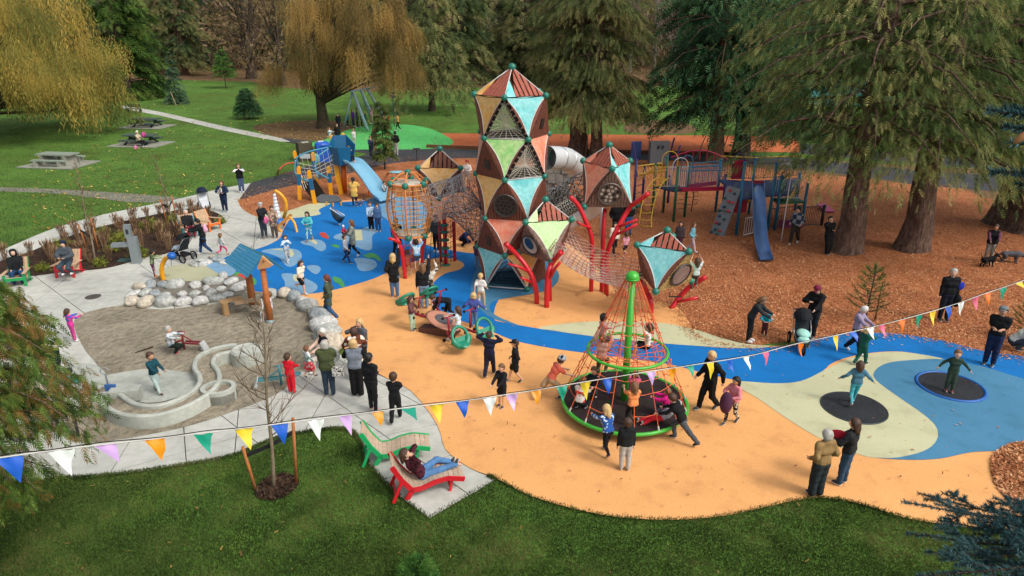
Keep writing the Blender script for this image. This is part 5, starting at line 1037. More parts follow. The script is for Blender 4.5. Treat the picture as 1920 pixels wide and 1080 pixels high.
def rock(c, s, mat, label, group, seed):
    r = random.Random(seed); bm = bmesh.new(); bmesh.ops.create_icosphere(bm, subdivisions=3, radius=1)
    pl_ = [(Vector((r.gauss(0, 1), r.gauss(0, 1), r.gauss(0, .8))).normalized(), r.uniform(.72, .95)) for _ in range(13)]; ph_ = [r.uniform(0, 6) for _ in range(6)]
    for v in bm.verts:
        d = v.co.normalized(); k = 1.0
        for n, o in pl_:
            t = d.dot(n)
            if t > .01: k = min(k, o/t)
        k *= 1+.03*math.sin(d.x*7+ph_[0])*math.cos(d.y*6+ph_[1])+.02*math.sin(d.z*13+ph_[2]); v.co = Vector((d.x*s[0], d.y*s[1], d.z*s[2]))*k
    me = bpy.data.meshes.new('boulder'); bm.to_mesh(me); bm.free(); me.materials.append(mat); me.polygons.foreach_set('use_smooth', [True]*len(me.polygons))
    o = link('boulder', me, None, (c.x, c.y, s[2]*.45+c.z)); o.rotation_euler = (0, 0, r.uniform(0, 3)); return tag(o, label, 'boulder', group)
RM = [gmat('granite_'+str(i), [(2.2, 5, [(.3, L(a)), (.7, L(b_))], 'n'), (9, 5, [(.35, (.7, .7, .7)), (.6, (1.08, 1.08, 1.08))], 'n'), (60, 2, [(.3, (.75, .75, .75)), (.7, (1.15, 1.15, 1.15))], 'n')], .85, [(6, .5, .05)]) for i, (a, b_) in enumerate((('#b9bbb8', '#dcdad4'), ('#8f989c', '#b4b8b6'), ('#c4b8a4', '#dcd2c0'), ('#9aa09a', '#cfd0ca')))]
lbA = 'pale granite boulder in the low double row of rocks round the splash island'; gA_ = 'granite boulders round the splash island'
i = 0
for px, py, w_ in ((249, 569, .42), (252, 555, .38), (262, 541, .36), (275, 571, .45), (273, 553, .36), (313, 571, .46), (292, 553, .34), (283, 538, .38), (306, 537, .34), (345, 570, .40), (309, 557, .30), (330, 538, .48), (342, 555, .30), (367, 538, .34), (378, 569, .42), (367, 554, .30), (396, 553, .32), (387, 543, .22), (400, 532, .46), (409, 562, .34), (415, 544, .28), (434, 532, .36), (427, 555, .30), (445, 545, .40), (419, 520, .36), (437, 568, .2), (458, 536, .35)):
    rock(U(px, py, .05), (w_*random.uniform(.75, 1), w_*random.uniform(.5, .72), w_*random.uniform(.4, .58)), RM[random.choice((0, 0, 1, 2, 3))], lbA, gA_, i); i += 1
for px, py, w_ in ((365, 499, .34), (385, 497, .40), (408, 489, .36), (398, 484, .25), (375, 490, .28), (422, 495, .3)): rock(U(px, py, .05), (w_, w_*.6, w_*.4), RM[i % 4], 'pale low rock between the splash island and the plaza, below the hut roof', 'low rocks behind the hut', i); i += 1
lbs = 'large rounded boulder in the curved line between sand and apricot rubber'
for px, py, w_ in ((508, 557, .34), (534, 556, .34), (552, 562, .36), (567, 572, .36), (580, 582, .42), (592, 592, .34), (600, 603, .5), (607, 618, .5), (614, 634, .5), (620, 655, .55), (616, 676, .42)): rock(U(px, py, .03), (w_, w_*.75, w_*.72), RM[(i*3) % 4], lbs, 'boulders along the sand edge', i); i += 1
sheet('splash_island', gp([(258, 545), (300, 520), (312, 505), (345, 500), (400, 503), (415, 515), (452, 522), (470, 540), (440, 560), (380, 572), (300, 574)], 4), .075, M('#7c766a', .9, .2, 5, .5))
sheet('sandy_rubber_island', gp([(306, 522), (312, 506), (345, 500), (392, 502), (412, 512), (405, 524), (385, 531), (340, 532), (318, 532)], 4), .10, rub('rubber_sand', '#b4b494'))
sheet('pale_blue_rubber_island', gp([(385, 499), (415, 500), (440, 512), (432, 522), (412, 518)], 4), .104, r_lb)
b = mb(yel); f = U(307, 528); b.tube(smooth_poly([f, V(303, 505, f.y), V(308, 488, f.y), V(316, 481, f.y-.1)], 4, False), .085, 12).use(M('#1560b4', .4)).ell(V(322, 480, f.y-.1), (.17, .17, .15), 14, 8); tag(b.build('water_cannon', smooth=True), 'curved yellow water post with blue head used by a child in camouflage top', 'water post')
# concrete runnel
ch = empty('water_channel', tuple(U(300, 760)), 0, 'curving raised concrete water channel with bowls in the sand area', 'water channel'); ic = rel(ch)
cch = gmat('cast_concrete', [(1.2, 5, [(.3, L('#a5a89e')), (.7, L('#c2c5bb'))], 'n'), (6, 5, [(.35, (.86, .87, .86)), (.6, (1.04, 1.04, 1.04))], 'n')], .8, [(40, .2, .01)])
def runnel(path, wdt, z, wall=.13, depth=.12, nm='channel_wall'):
    P_ = smooth_poly([Vector((p.x, p.y, 0)) for p in path], 6, False); vs = []; fs = []; h = wdt/2; prof = [(-h, 0), (-h, z-.03), (-h+.03, z), (-h+wall-.03, z), (-h+wall, z-.03), (-h+wall, z-depth), (h-wall, z-depth), (h-wall, z-.03), (h-wall+.03, z), (h-.03, z), (h, z-.03), (h, 0)]; K = len(prof)
    for i, p in enumerate(P_):
        t = (P_[min(i+1, len(P_)-1)]-P_[max(0, i-1)]).normalized(); s = Vector((-t.y, t.x, 0))
        for x, zz in prof: vs.append(p+s*x+Vector((0, 0, zz)))
    for i in range(len(P_)-1):
        for k in range(K-1): fs.append((i*K+k, i*K+k+1, (i+1)*K+k+1, (i+1)*K+k))
    fs += [tuple(range(K)), tuple((len(P_)-1)*K+k for k in range(K-1, -1, -1))]
    o = mb(cch).add(vs, [tuple(reversed(f)) for f in fs]).build(nm, ch, False, ic)
    t = []; mbf = mb(sand_m); vs = []; fs = []
    for i, p in enumerate(P_):
        t = (P_[min(i+1, len(P_)-1)]-P_[max(0, i-1)]).normalized(); s = Vector((-t.y, t.x, 0)); vs += [p-s*(h-wall)+Vector((0, 0, z-depth+.01)), p+s*(h-wall)+Vector((0, 0, z-depth+.01))]
    for i in range(len(P_)-1): fs.append((2*i+1, 2*i, 2*i+2, 2*i+3))
    mbf.add(vs, fs).build('channel_bed', ch, inv=ic)
runnel([U(x, y, .4) for x, y in ((206, 745), (232, 762), (265, 769), (305, 766), (345, 752), (378, 732), (392, 714), (391, 698), (382, 684), (387, 668), (405, 658), (428, 653), (440, 652))], .62, .42)
def bowl(px, py, rx, ry, z, a0=0, a1=6.283, w_=.12, fill=None, solid=False):
    c = U(px, py, z); n = 28; pts = [Vector((c.x+rx*math.cos(a0+(a1-a0)*k/n), c.y+ry*math.sin(a0+(a1-a0)*k/n), 0)) for k in range(n+1)]; b = mb(cch)
    if solid: b.prism([(p.x, p.y) for p in pts[:-1]], 0, z); b.build('bowl', ch, inv=ic); return
    for i in range(n):
        p, q = pts[i], pts[i+1]; ip, iq = p.lerp(c, w_/rx), q.lerp(c, w_/rx); ip.z = iq.z = 0; u = Vector((0, 0, z))
        b.add([p, q, iq, ip, p+u, q+u, iq+u, ip+u], [(0, 1, 5, 4), (1, 2, 6, 5), (2, 3, 7, 6), (3, 0, 4, 7), (4, 5, 6, 7)])
    b.build('bowl', ch, inv=ic); mb(sand_m).prism([(p.x, p.y) for p in pts[:-1]], .0, z-.1).build('bowl_fill', ch, inv=ic)
bowl(409, 725, .46, .40, .40); bowl(462, 656, .46, .42, .43, solid=True)
m_ = mb(cch); c = U(463, 655, .43); m_.tube([c+Vector((.40*math.cos(a), .36*math.sin(a), .0)) for a in np.linspace(0, 6.283, 29)[:-1]], .04, 6, closed=True).build('bowl_lip', ch, True, ic)
sheet('concrete_pad', gp([(192, 712), (240, 700), (290, 695), (335, 700), (365, 706), (372, 722), (350, 742), (300, 758), (255, 757), (225, 745), (200, 735)], 4), .07, cch)
sheet('concrete_pad', gp([(120, 690), (170, 685), (196, 700), (200, 725), (150, 745), (110, 740)], 3), .066, cch)
b = mb(cch); b.box(U(236, 738, .3), (.75, .35, .3), .2); b.build('side_basin', ch, inv=ic); mb(cch).box(U(193, 757, .2), (.5, .5, .42), .4).build('end_block', ch, inv=ic)
b = mb(steel); q = U(209, 748); b.tube([q, q+Vector((0, 0, .75))], .025, 6).tube([q+Vector((.12*math.cos(a), 0, .85+.1*math.sin(a))) for a in np.linspace(0, 6.283, 15)[:-1]], .014, 5, closed=True).use(M('#3c6aa8', .5)).box(q+Vector((.15, -.15, .38)), (.28, .06, .3)); tag(b.build('water_pump', smooth=False), 'steel hand pump with wheel and blue plate at the left end of the channel', 'pump')
def digger(px, py, rz, col, label):
    c = U(px, py, .045); root = empty('sand_digger', tuple(c), rz, label, 'sand digger'); m1 = M(col, .45, .08)
    mb(m1).tube([(0, 0, 0), (0, 0, .62)], .035, 8).tube([(-.12, 0, .6), (.12, 0, .6)], .02, 6).build('column', root, True)
    mb(m1).tube([(-.35, 0, .2), (0, 0, .32)], .03, 6).ell((-.4, 0, .3), (.17, .12, .04), 12, 5).build('seat', root, True)
    mb(m1).bar((.05, -.07, .25), (.62, -.07, .25), .03, .05).bar((.05, .07, .25), (.62, .07, .25), .03, .05).tube([(0, 0, .5), (.3, 0, .3)], .02, 6).build('boom', root)
    mb(M('#b8bcba', .4)).slab([(.6, -.13, .3), (.74, -.13, .0), (.74, .13, .0), (.6, .13, .3)], (1, 0, .5), .03).tube([(.66, -.12, .1), (.66, .12, .1)], .05, 8).build('bucket', root)
digger(346, 655, math.radians(-6), '#8a2a34', 'dark red ride on sand digger ridden by a child in a pale hoodie')
digger(528, 722, math.radians(195), '#3f8a94', 'teal ride on sand digger left of the child in red')
b = mb(M('#3c2c22', .9)); b.tube([U(254, 661, .06), U(287, 650, .08)], .02, 5); tag(b.build('stick'), 'thin dark stick lying on the sand', 'stick')
b = mb(M('#4a4440', .7, .1)); c = U(175, 558); b.cyl(c+Vector((0, 0, .03)), c+Vector((0, 0, .04)), .27, 24); tag(b.build('drain_cover'), 'round dark drain cover in the concrete plaza', 'drain cover')
# ================================================================ DRINKING FOUNTAIN, WATER TOYS
b = empty('drinking_fountain', tuple(U(258, 494)), 0, 'grey metal bottle filler pillar with a side basin in the planting bed edge', 'drinking fountain'); f = U(258, 494); im = rel(b); gm2 = M('#8d979a', .4, .08, 5, 0, .3)
mb(gm2).box(f+Vector((0, 0, .58)), (.34, .3, 1.16), .2).build('pillar', b, inv=im); mb(gm2).box(f+Vector((-.12, .0, 1.42)), (.24, .22, .55), .2).build('bottle_filler', b, inv=im); mb(M('#2c3032')).box(f+Vector((-.10, -.115, 1.42)), (.1, .02, .2), .2).build('spout_recess', b, inv=im); mb(gm2).box(f+Vector((-.5, -.05, .85)), (.7, .3, .14), .2).build('side_basin', b, inv=im)
b = mb(M('#3d6058', .7)); c = U(236, 490); b.box(c+Vector((0, 0, .06)), (.55, .4, .06), .2); tag(b.build('valve_cover'), 'flat green valve cover in the mulch below the fountain', 'valve cover')
f = U(548, 434); wt = empty('water_arch', tuple(f), 0, 'tall yellow hooped water arch with silver balls hanging in front', 'water arch'); iw = rel(wt)
mb(yel).tube(smooth_poly([U(529, 416), V(536, 395, 33.3), V(536, 380, 33.3), V(528, 366, 33.3), V(515, 357, 33.3)], 5, False), .085, 10).build('arch_pipe', wt, True, iw)
b = mb(M('#dfe6ec', .25, .03)).tube([V(515, 362, 33), V(520, 412, 33)], .015, 4)
for k in range(7): b.ell(V(514.5+k*.9, 366+k*6.5, 33), .08+.018*k, 12, 8)
b.use(M('#1c6ab8', .4)).ell(V(521, 416, 33), (.4, .35, .2), 16, 8); b.build('ball_chain', wt, True, iw)
b = mb(M('#c8842c', .6)); b.bar(V(518, 428, 31.9), V(546, 402, 32.4), .26, .05).use(yel).tube(smooth_poly([V(543, 407, 32), V(552, 418, 31.9), U(557, 437)], 4, False), .06, 8).tube(smooth_poly([V(517, 427, 32), V(524, 430, 31.8), U(527, 436)], 4, False), .06, 8); tag(b.build('water_trough', smooth=False), 'tilted orange water trough on two bent yellow legs', 'water trough')
b = mb(M('#20343c', .5)); c = U(636, 424); q = V(633, 402, c.y); e1, e2 = V(620, 392, c.y+.5), V(645, 407, c.y-.3)
b.tube([e1, e1.lerp(e2, .3)-Vector((0, 0, .22)), e1.lerp(e2, .65)-Vector((0, 0, .3)), e2], [.04, .14, .16, .04], 10).use(M('#e8ecec', .3)).tube([e1+Vector((0, .12, .06)), e2+Vector((0, .12, .06)), e2+Vector((0, -.12, .06)), e1+Vector((0, -.12, .06))], .025, 6, closed=True).tube([V(637, 424, c.y), V(636, 412, c.y)], .05, 8); tag(b.build('tipping_canoe', smooth=True), 'dark boat shaped water tipper with white rim on a short post', 'water toy')
# ================================================================ CHAIRS AND LOUNGERS
def adirondack(px, py, rz, col, label):
    c = U(px, py, .035); r = empty('adirondack_chair', tuple(c), rz, label, 'chair', 'adirondack chairs at the planting bed'); r.scale = (.9, .9, .9); m1 = M(col, .5, .06); m2 = M('#c8a888', .8, .15, 6)
    for s in (-1, 1):
        mb(m1).bar((s*.36, .40, 0), (s*.36, .40, .56), .1, .05, (0, 1, 0)).build('front_leg', r); mb(m1).bar((s*.34, .42, .36), (s*.34, -.55, .03), .12, .04, (0, 0, 1)).build('side_rail', r); mb(m2).bar((s*.40, .5, .59), (s*.36, -.42, .55), .14, .03).build('armrest', r); mb(m1).bar((s*.35, -.30, .0), (s*.33, -.36, .55), .08, .04, (0, 1, 0)).build('rear_leg', r)
    for k in range(5): mb(m2).bar((-.34, .38-k*.14, .385-k*.05), (.34, .38-k*.14, .385-k*.05), .12, .03).build('seat_slat', r)
    for k in range(6): x = -.29+k*.116; mb(m2).bar((x, -.22, .18), (x*1.05, -.58, 1.02), .105, .025, (0, 1, .3)).build('back_slat', r)
    for s in (-1, 1): mb(m1).bar((s*.355, -.2, .15), (s*.37, -.6, 1.02), .03, .06, (1, 0, 0)).build('back_frame', r)
    mb(m1).bar((-.36, .43, .34), (.36, .43, .34), .04, .12).build('front_rail', r); return r
adirondack(132, 515, math.radians(185), '#cc2430', 'red chair with tan slats holding a person in a dark beanie')
adirondack(36, 532, math.radians(200), '#1f9a54', 'green chair at the left edge holding a man in jeans')
adirondack(357, 441, math.radians(215), '#1f8a9c', 'teal chair with tan slats holding a man in sunglasses')
adirondack(394, 430, math.radians(245), '#e8742c', 'orange chair with tan slats, empty, by the planting bed tip')
def lounger(px, py, rz, col, label):
    c = U(px, py, .035); r = empty('sun_lounger', tuple(c), rz, label, 'lounger', 'sloped loungers on the concrete'); r.scale = (.8, .8, .8); m1 = M(col, .45, .05); m2 = M('#c2ab94', .8, .15, 6)
    prof = [(-.95, 1.08), (-.72, .62), (-.46, .27), (-.2, .28), (.15, .42), (.5, .47), (.95, .36)]
    for s in (-1, 1):
        y = s*.34
        for a, b_ in zip(prof[:-1], prof[1:]): mb(m1).bar((a[0], y, a[1]), (b_[0], y, b_[1]), .13, .05, (0, 1, 0)).build('side_rail', r)
        mb(m1).bar((-.46, y, .27), (-.62, y, 0), .13, .05, (0, 1, 0)).build('leg', r); mb(m1).bar((-.74, y, .55), (-.98, y*1.1, 0), .08, .05, (0, 1, 0)).build('leg', r); mb(m1).bar((.62, y*.8, .40), (.55, y*.8, .0), .07, .05, (0, 1, 0)).build('leg', r)
    mb(m1).bar((-.9, -.34, .1), (-.9, .34, .1), .05, .08).build('cross_bar', r); mb(m1).bar((.56, -.28, .12), (.56, .28, .12), .05, .06).build('cross_bar', r)
    L_ = [0]; 
    pp = [Vector((x, 0, z+.035)) for x, z in prof]; n = 17; tot = sum((pp[i+1]-pp[i]).length for i in range(6)); 
    def at(t):
        t *= tot
        for i in range(6):
            l = (pp[i+1]-pp[i]).length
            if t <= l+1e-6: return pp[i].lerp(pp[i+1], t/l)
            t -= l
        return pp[-1]
    for k in range(n):
        a, b_ = at((k+.04)/n), at((k+.96)/n); m = mb(m2); nn = (b_-a).cross(Vector((0, 1, 0))); m.slab([a+Vector((0, -.31, 0)), b_+Vector((0, -.31, 0)), b_+Vector((0, .31, 0)), a+Vector((0, .31, 0))], nn, .025).build('slat', r)
    return r
lounger(745, 855, math.radians(10), '#22b268', 'empty green framed lounger with tan slats'); lounger(803, 915, math.radians(15), '#d8202c', 'red framed lounger with tan slats and a woman in burgundy on it')
# ================================================================ FOUR SEAT SEESAW SPINNER
s0 = U(833, 627); ss = empty('rocking_spinner', tuple(s0), 0, 'four seat dark red rocking spinner with green ring seats and an oval centre deck', 'rocker'); i5 = rel(ss); mr2 = M('#9c1c34', .4, .08); gr2 = M('#1f8a6c', .4, .08)
cc = s0+Vector((0, 0, .50)); ax = (U(880, 650)-U(782, 598)); ax.z = -.35; ax.normalize(); sdv = Vector((-ax.y, ax.x, 0)).normalized(); upv = ax.cross(sdv).normalized(); upv = upv if upv.z > 0 else -upv
Rm = Matrix((ax, sdv, upv)).transposed()
mb(M('#5a3a34', .6, .1)).bar(s0+Vector((-.75, .25, .05)), s0+Vector((.45, -.3, .3)), .4, .28).build('base', ss, inv=i5)
mb(M('#cf8f74', .6, .08)).ell(cc, (.78, .46, .05), 28, 6, Rm).build('deck', ss, True, i5); mb(M('#5c5a5e', .7)).ell(cc+upv*.03, (.42, .27, .035), 24, 6, Rm).build('deck_mat', ss, True, i5)
for s, t in ((-1, -1), (-1, 1), (1, -1), (1, 1)):
    e = cc+ax*(s*1.25)+sdv*(t*.48); mb(mr2).tube(smooth_poly([cc+ax*(s*.5)+sdv*(t*.25)-upv*.05, cc+ax*(s*.9)+sdv*(t*.4)-upv*.08, e-upv*.02], 3, False), .045, 8).build('arm', ss, True, i5)
    h = cc+ax*(s*.85)+sdv*(t*.42); mb(mr2).tube([h, h+upv*.62+ax*(s*-.08)], .03, 7).tube([h+upv*.62-sdv*.2-ax*(s*.08), h+upv*.62+sdv*.2-ax*(s*.08)], .022, 6).use(back_k).ell(h+upv*.62-sdv*.22-ax*(s*.08), .045, 8, 5).ell(h+upv*.62+sdv*.22-ax*(s*.08), .045, 8, 5).build('handlebar', ss, True, i5)
    mb(back_k).ell(h-upv*.12-sdv*.18, .06, 8, 5).ell(h-upv*.12+sdv*.18, .06, 8, 5).build('foot_peg', ss, True, i5)
    d = (ax*s*.80+upv*.6).normalized(); u2 = (upv*.80-ax*s*.6).normalized(); sc_ = e+ax*(s*.22)+upv*.28
    ring = [sc_+sdv*(.28*math.cos(a))+u2*(.31*math.sin(a)) for a in np.linspace(0, 6.283, 25)[:-1]]
    mb(gr2).tube(ring, [.05+.05*(1 if 12 < i < 24 else 0) for i in range(24)], 8, closed=True).build('seat_ring', ss, True, i5)
    mb(gr2).slab([sc_+sdv*(.26*math.cos(a))+u2*(.29*math.sin(a))-d*.04 for a in np.linspace(math.pi*1.0, 2*math.pi, 12)], d, .07).ell(sc_-u2*.22-d*.1*0, (.26, .2, .06), 12, 6, Rm).build('seat', ss, False, i5)
for px, py in ((852, 649), (878, 640)):
    p = U(px, py); mb(back_k).ell(p+Vector((0, 0, .1)), (.09, .09, .08), 10, 6).build('rubber_stop', ss, True, i5)
# ================================================================ STROLLERS
def stroller(px, py, rz, H, label, hood='#1c1e22', seat='#303438', blanket=None, z0=.05):
    c = U(px, py, z0); r = empty('stroller', tuple(c), rz, label, 'stroller'); k = mb(M('#26282c', .5)); sv = M('#9ca0a4', .3, .05, 5, 0, .6)
    for s in (-1, 1):
        mb(sv).tube([(s*.24, -.55, H), (s*.26, -.1, .55), (s*.14, .5, .2)], .018, 6).tube([(s*.27, -.32, .16), (s*.25, -.05, .62)], .018, 6).build('frame', r, True)
    mb(k.mats[0]).tube([(-.24, -.55, H), (.24, -.55, H)], .024, 6).build('handle', r, True)
    for x, y, rad in ((-.29, -.34, .17), (.29, -.34, .17), (0, .52, .15)):
        w_ = mb(back_k).tube([(x, y+rad*math.cos(a), rad+rad*math.sin(a)) for a in np.linspace(0, 6.283, 21)[:-1]], .03, 6, closed=True).build('wheel', r, True); mb(sv).tube([(x-.02, y, rad), (x+.02, y, rad)], rad*.62, 14).build('rim', w_)
    mb(M(seat, .8, .1)).slab([(-.2, .28, .42), (.2, .28, .42), (.2, -.15, .48), (-.2, -.15, .48)], (0, 0, 1), .06).slab([(-.2, -.15, .48), (.2, -.15, .48), (.2, -.38, .95), (-.2, -.38, .95)], (0, 1, .5), .05).slab([(-.19, .28, .42), (.19, .28, .42), (.17, .42, .2), (-.17, .42, .2)], (0, 1, .5), .04).build('seat', r)
    b = mb(M(hood, .8, .1)); n = 7
    for i in range(n):
        a1, a2 = math.radians(20+100*i/n), math.radians(20+100*(i+1)/n); f = lambda a, s: Vector((s*.25, -.32-.42*math.cos(a+.5)*1.0+.0, .82+.42*math.sin(a+.5)*.75))
        g = lambda a: [Vector((x, -.28+.40*math.cos(a)*math.sqrt(max(0, 1-(x/.29)**2)), .84+.36*math.sin(a)*math.sqrt(max(0.05, 1-(x/.29)**2)))) for x in (-.27, -.2, -.1, 0, .1, .2, .27)]
        p, q = g(a1), g(a2)
        for j in range(6): b.add([p[j], p[j+1], q[j+1], q[j]], [(0, 1, 2, 3)])
    b.build('hood', r, True); mb(M('#202226', .8)).box((0, -.08, .26), (.34, .42, .14)).build('basket', r)
    if blanket: bl = mb(M(blanket, .9, .1)); bl.ell((0, .12, .53), (.2, .3, .1), 12, 6).ell((0.02, .36, .42), (.18, .12, .12), 10, 6).build('blanket', r, True)
    return r
stroller(1500, 651, math.radians(168), 1.05, 'black jogging stroller with mint blanket pushed by a man in a maroon cap', blanket='#a8e0d0', z0=.055); stroller(343, 487, math.radians(65), 1.05, 'black stroller with pale blanket pushed by the woman with a pink backpack', blanket='#c4d4dc'); stroller(385, 393, math.radians(210), 1.05, 'navy and white stroller parked at the tip of the planting bed', '#20283c', '#d8dce0', blanket=None)
# ================================================================ PLANTING BED
gmt = leafmat('dry_ornamental_grass', [(.15, L('#6e5440')), (.5, L('#9a7a5c')), (.85, L('#c0a080'))], 3, .2, .8); shm = leafmat('bed_shrub', [(.15, L('#4c5a20')), (.5, L('#7c8a34')), (.85, L('#b0b050'))], 3, .25, .8)
def clump(n, h, sp_, mat):
    P = np.zeros((n, 3)); P[:, :2] = RNG.normal(0, .05, (n, 2)); D = np.concatenate([RNG.normal(0, sp_, (n, 2)), np.ones((n, 1))], 1); S = h*RNG.uniform(.6, 1.1, n)
    T = (np.array([(-.012, 0, 0), (.012, 0, 0), (0, 1, 0), (-.03, .7, 0), (.03, .7, 0.0), (0, .98, .02)]), np.array([(0, 1, 2), (3, 4, 5)])); v, f = spray(P, D, S, T); return npmesh('clump', v, f, mat, tint=np.repeat(RNG.uniform(0, 1, n), 6))
cl = [clump(70, .75, .16, gmt) for _ in range(4)]; bed_np = np.array([[p.x, p.y, 0] for p in bed_poly])
lbg = 'dry tan ornamental grass clump standing in the dark mulch bed'; pts = []
for _ in range(4000):
    if len(pts) > 62: break
    x, y = random.uniform(-30, 418), random.uniform(392, 510)
    p = U(x, y, .05)
    if inpoly(np.array([[p.x, p.y, 0]]), bed_poly)[0] and all((p-q).length > .55 for q in pts): pts.append(p)
for i, p in enumerate(pts):
    if i % 4 == 3:
        if i == 3:
            v, f = spray(RNG.normal(0, 1, (160, 3))*np.array([.16, .16, .1])+np.array([0, 0, .18]), RNG.normal(0, 1, (160, 3)), np.full(160, .16), T2); shme = npmesh('shrub', v, f, shm, tint=np.repeat(RNG.uniform(0, 1, 160), len(T2[0])))
        o = link('shrub', shme, None, p); tag(o, 'low yellow green shrub between the dry grasses in the mulch bed', 'shrub', 'low shrubs in the planting bed')
    else: o = link('ornamental_grass', cl[i % 4], None, p); tag(o, lbg, 'ornamental grass', 'ornamental grass clumps')
    s = random.uniform(.8, 1.25); o.scale = (s, s, s); o.rotation_euler.z = random.uniform(0, 6)
# saplings with stakes
def sapling(foot, top, sub, label, seed, r=.03, stakes=(), tieh=1.1, leafy=None, twl=.9, t0=.35, spread=.6):
    rd = random.Random(seed); root = empty('sapling', tuple(foot), 0, label, 'young tree'); H = (top-foot).length; b = mb(twig_m); ir = rel(root)
    ax_ = (top-foot).normalized(); P_ = [foot+(top-foot)*t+Vector((rd.gauss(0, .02), rd.gauss(0, .02), 0))*H*.3 for t in (0, .25, .5, .75, 1)]; P_ = smooth_poly(P_, 3, False)
    b.tube(P_, [r*(1.15-.95*i/(len(P_)-1)) for i in range(len(P_))], 8); b.build('trunk', root, True, ir); b = mb(M('#6e5c4a', .9, .3))
    for k in range(sub):
        t = t0+(1-t0)*k/sub; p = foot+(top-foot)*t; a = rd.uniform(0, 6.28); L_ = twl*(1.1-t)*rd.uniform(.6, 1.2)+.15; d = (Vector((math.cos(a), math.sin(a), 0))*spread+ax_*.8).normalized(); q = p; pts_ = [q]
        for j in range(4): q = q+d*L_/4; pts_.append(q); d = (d+Vector((rd.gauss(0, .12), rd.gauss(0, .12), .12))).normalized()
        b.tube(pts_, [r*.42*(1-t*.5), r*.32*(1-t*.5), r*.24, r*.18, .004], 4, False)
        for j in (1, 2, 3):
            for s_ in (0, 1):
                e = pts_[j]+(d+Vector((rd.gauss(0, .6), rd.gauss(0, .6), rd.gauss(.2, .3)))).normalized()*L_*rd.uniform(.25, .5); b.tube([pts_[j], (pts_[j]+e)/2+Vector((0, 0, .02)), e], [r*.16, r*.12, .003], 3, False)
    b.build('twigs', root, inv=ir)
    if leafy is not None:
        n = 120; P = np.array([foot+(top-foot)*rd.uniform(t0, 1) for _ in range(n)])+RNG.normal(0, .22, (n, 3)); v, f = spray(P-np.array(foot), RNG.normal(0, 1, (n, 3)), np.full(n, .08), T2); link('leaves', npmesh('leaves', v, f, leafy, tint=np.repeat(RNG.uniform(0, 1, n), len(T2[0]))), root)
    tie = []
    for sf, stp, lb in stakes:
        b = mb(M('#b4713f', .8, .15)); b.tube([sf, stp], .035, 8); tag(b.build('stake', smooth=True), lb, 'stake'); tie.append(sf.lerp(stp, .8))
    if len(tie) > 1:
        m = foot.lerp(top, (tie[0].z/(top.z))); m.z = (tie[0].z+tie[1].z)/2; tt = (m.z-foot.z)/(top.z-foot.z); m = foot.lerp(top, tt); b = mb(M('#1c1c1e', .7))
        for e in tie: b.bar(e, m, .02, .09)
        tag(b.build('tree_tie'), 'black strap tying the '+stakes[0][2].split(' of the ')[-1].replace('brown stake left of the ', '')+' to its two stakes', 'strap')
fo = U(517, 914); tp = V(486, 560, fo.y-.1)
sapling(fo, tp, 22, 'tall bare sapling in a mulch ring in the front lawn, seen against the sand', 5, .04, [(U(480, 920), V(455, 838, U(480, 920).y), 'brown stake left of the tall bare front sapling'), (U(556, 908), V(549, 784, U(556, 908).y), 'taller brown stake right of the tall bare front sapling')], twl=1.55, t0=.3, spread=.95)
sheet('mulch_ring', gp([(478, 925), (495, 903), (525, 891), (550, 893), (560, 908), (540, 930), (510, 939), (487, 936)], 4), .03, mulch_m)
p = U(517, 914); P = np.stack([RNG.normal(p.x, .35, 2500), RNG.normal(p.y, .3, 2500), np.full(2500, .03)], 1); mr_poly = gp([(478, 925), (495, 903), (525, 891), (550, 893), (560, 908), (540, 930), (510, 939), (487, 936)], 4); P = P[inpoly(P, mr_poly)]
tag(link('mulch_pieces', flakes('mulch_pieces', P, .06, leafmat('dark_bark', [(.2, L('#241a14')), (.8, L('#5a4434'))], 3, 0, .9))), 'dark bark pieces in the mulch ring of the front sapling', 'mulch', kind='stuff')
lr_ = leafmat('red_leaves', [(.2, L('#6a3a2c')), (.8, L('#a05a40'))], 3, .2, .9)
def stk(a, b_, lb): f = U(*a); return (f, PV(f, b_[1])+Vector(((b_[0]-PVx(f, b_[1]))*0, 0, 0)), lb)
def PVx(f, y): return 0
f1 = U(180, 492, .05); sapling(f1, V(140, 300, f1.y+.3), 16, 'bare sapling in the planting bed left of the fountain', 11, .035, [(U(166, 478), V(147, 420, U(166, 478).y), 'left wooden stake of the bed sapling left of the fountain'), (U(186, 472), V(170, 410, U(186, 472).y), 'right wooden stake of the bed sapling left of the fountain')], leafy=lr_, twl=.8)
f1 = U(328, 428, .05); sapling(f1, V(288, 290, f1.y+.3), 16, 'bare sapling in the planting bed above the teal chair', 12, .03, [(U(314, 424), V(301, 373, U(314, 424).y), 'left wooden stake of the bed sapling above the teal chair'), (U(332, 414), V(321, 366, U(332, 414).y), 'right wooden stake of the bed sapling above the teal chair')], leafy=lr_, twl=.8)
f1 = U(820, 302); sapling(f1, V(816, 256, f1.y), 8, 'tiny leafless shrub at the end of the kerb timber', 13, .02, twl=.8, t0=.1)
f1 = U(1085, 290); sapling(U(1098, 296), V(1106, 215, 51), 10, 'leafless pale shrub in front of the stout cedar trunk', 14, .04, twl=2.2, t0=.1, spread=.9)
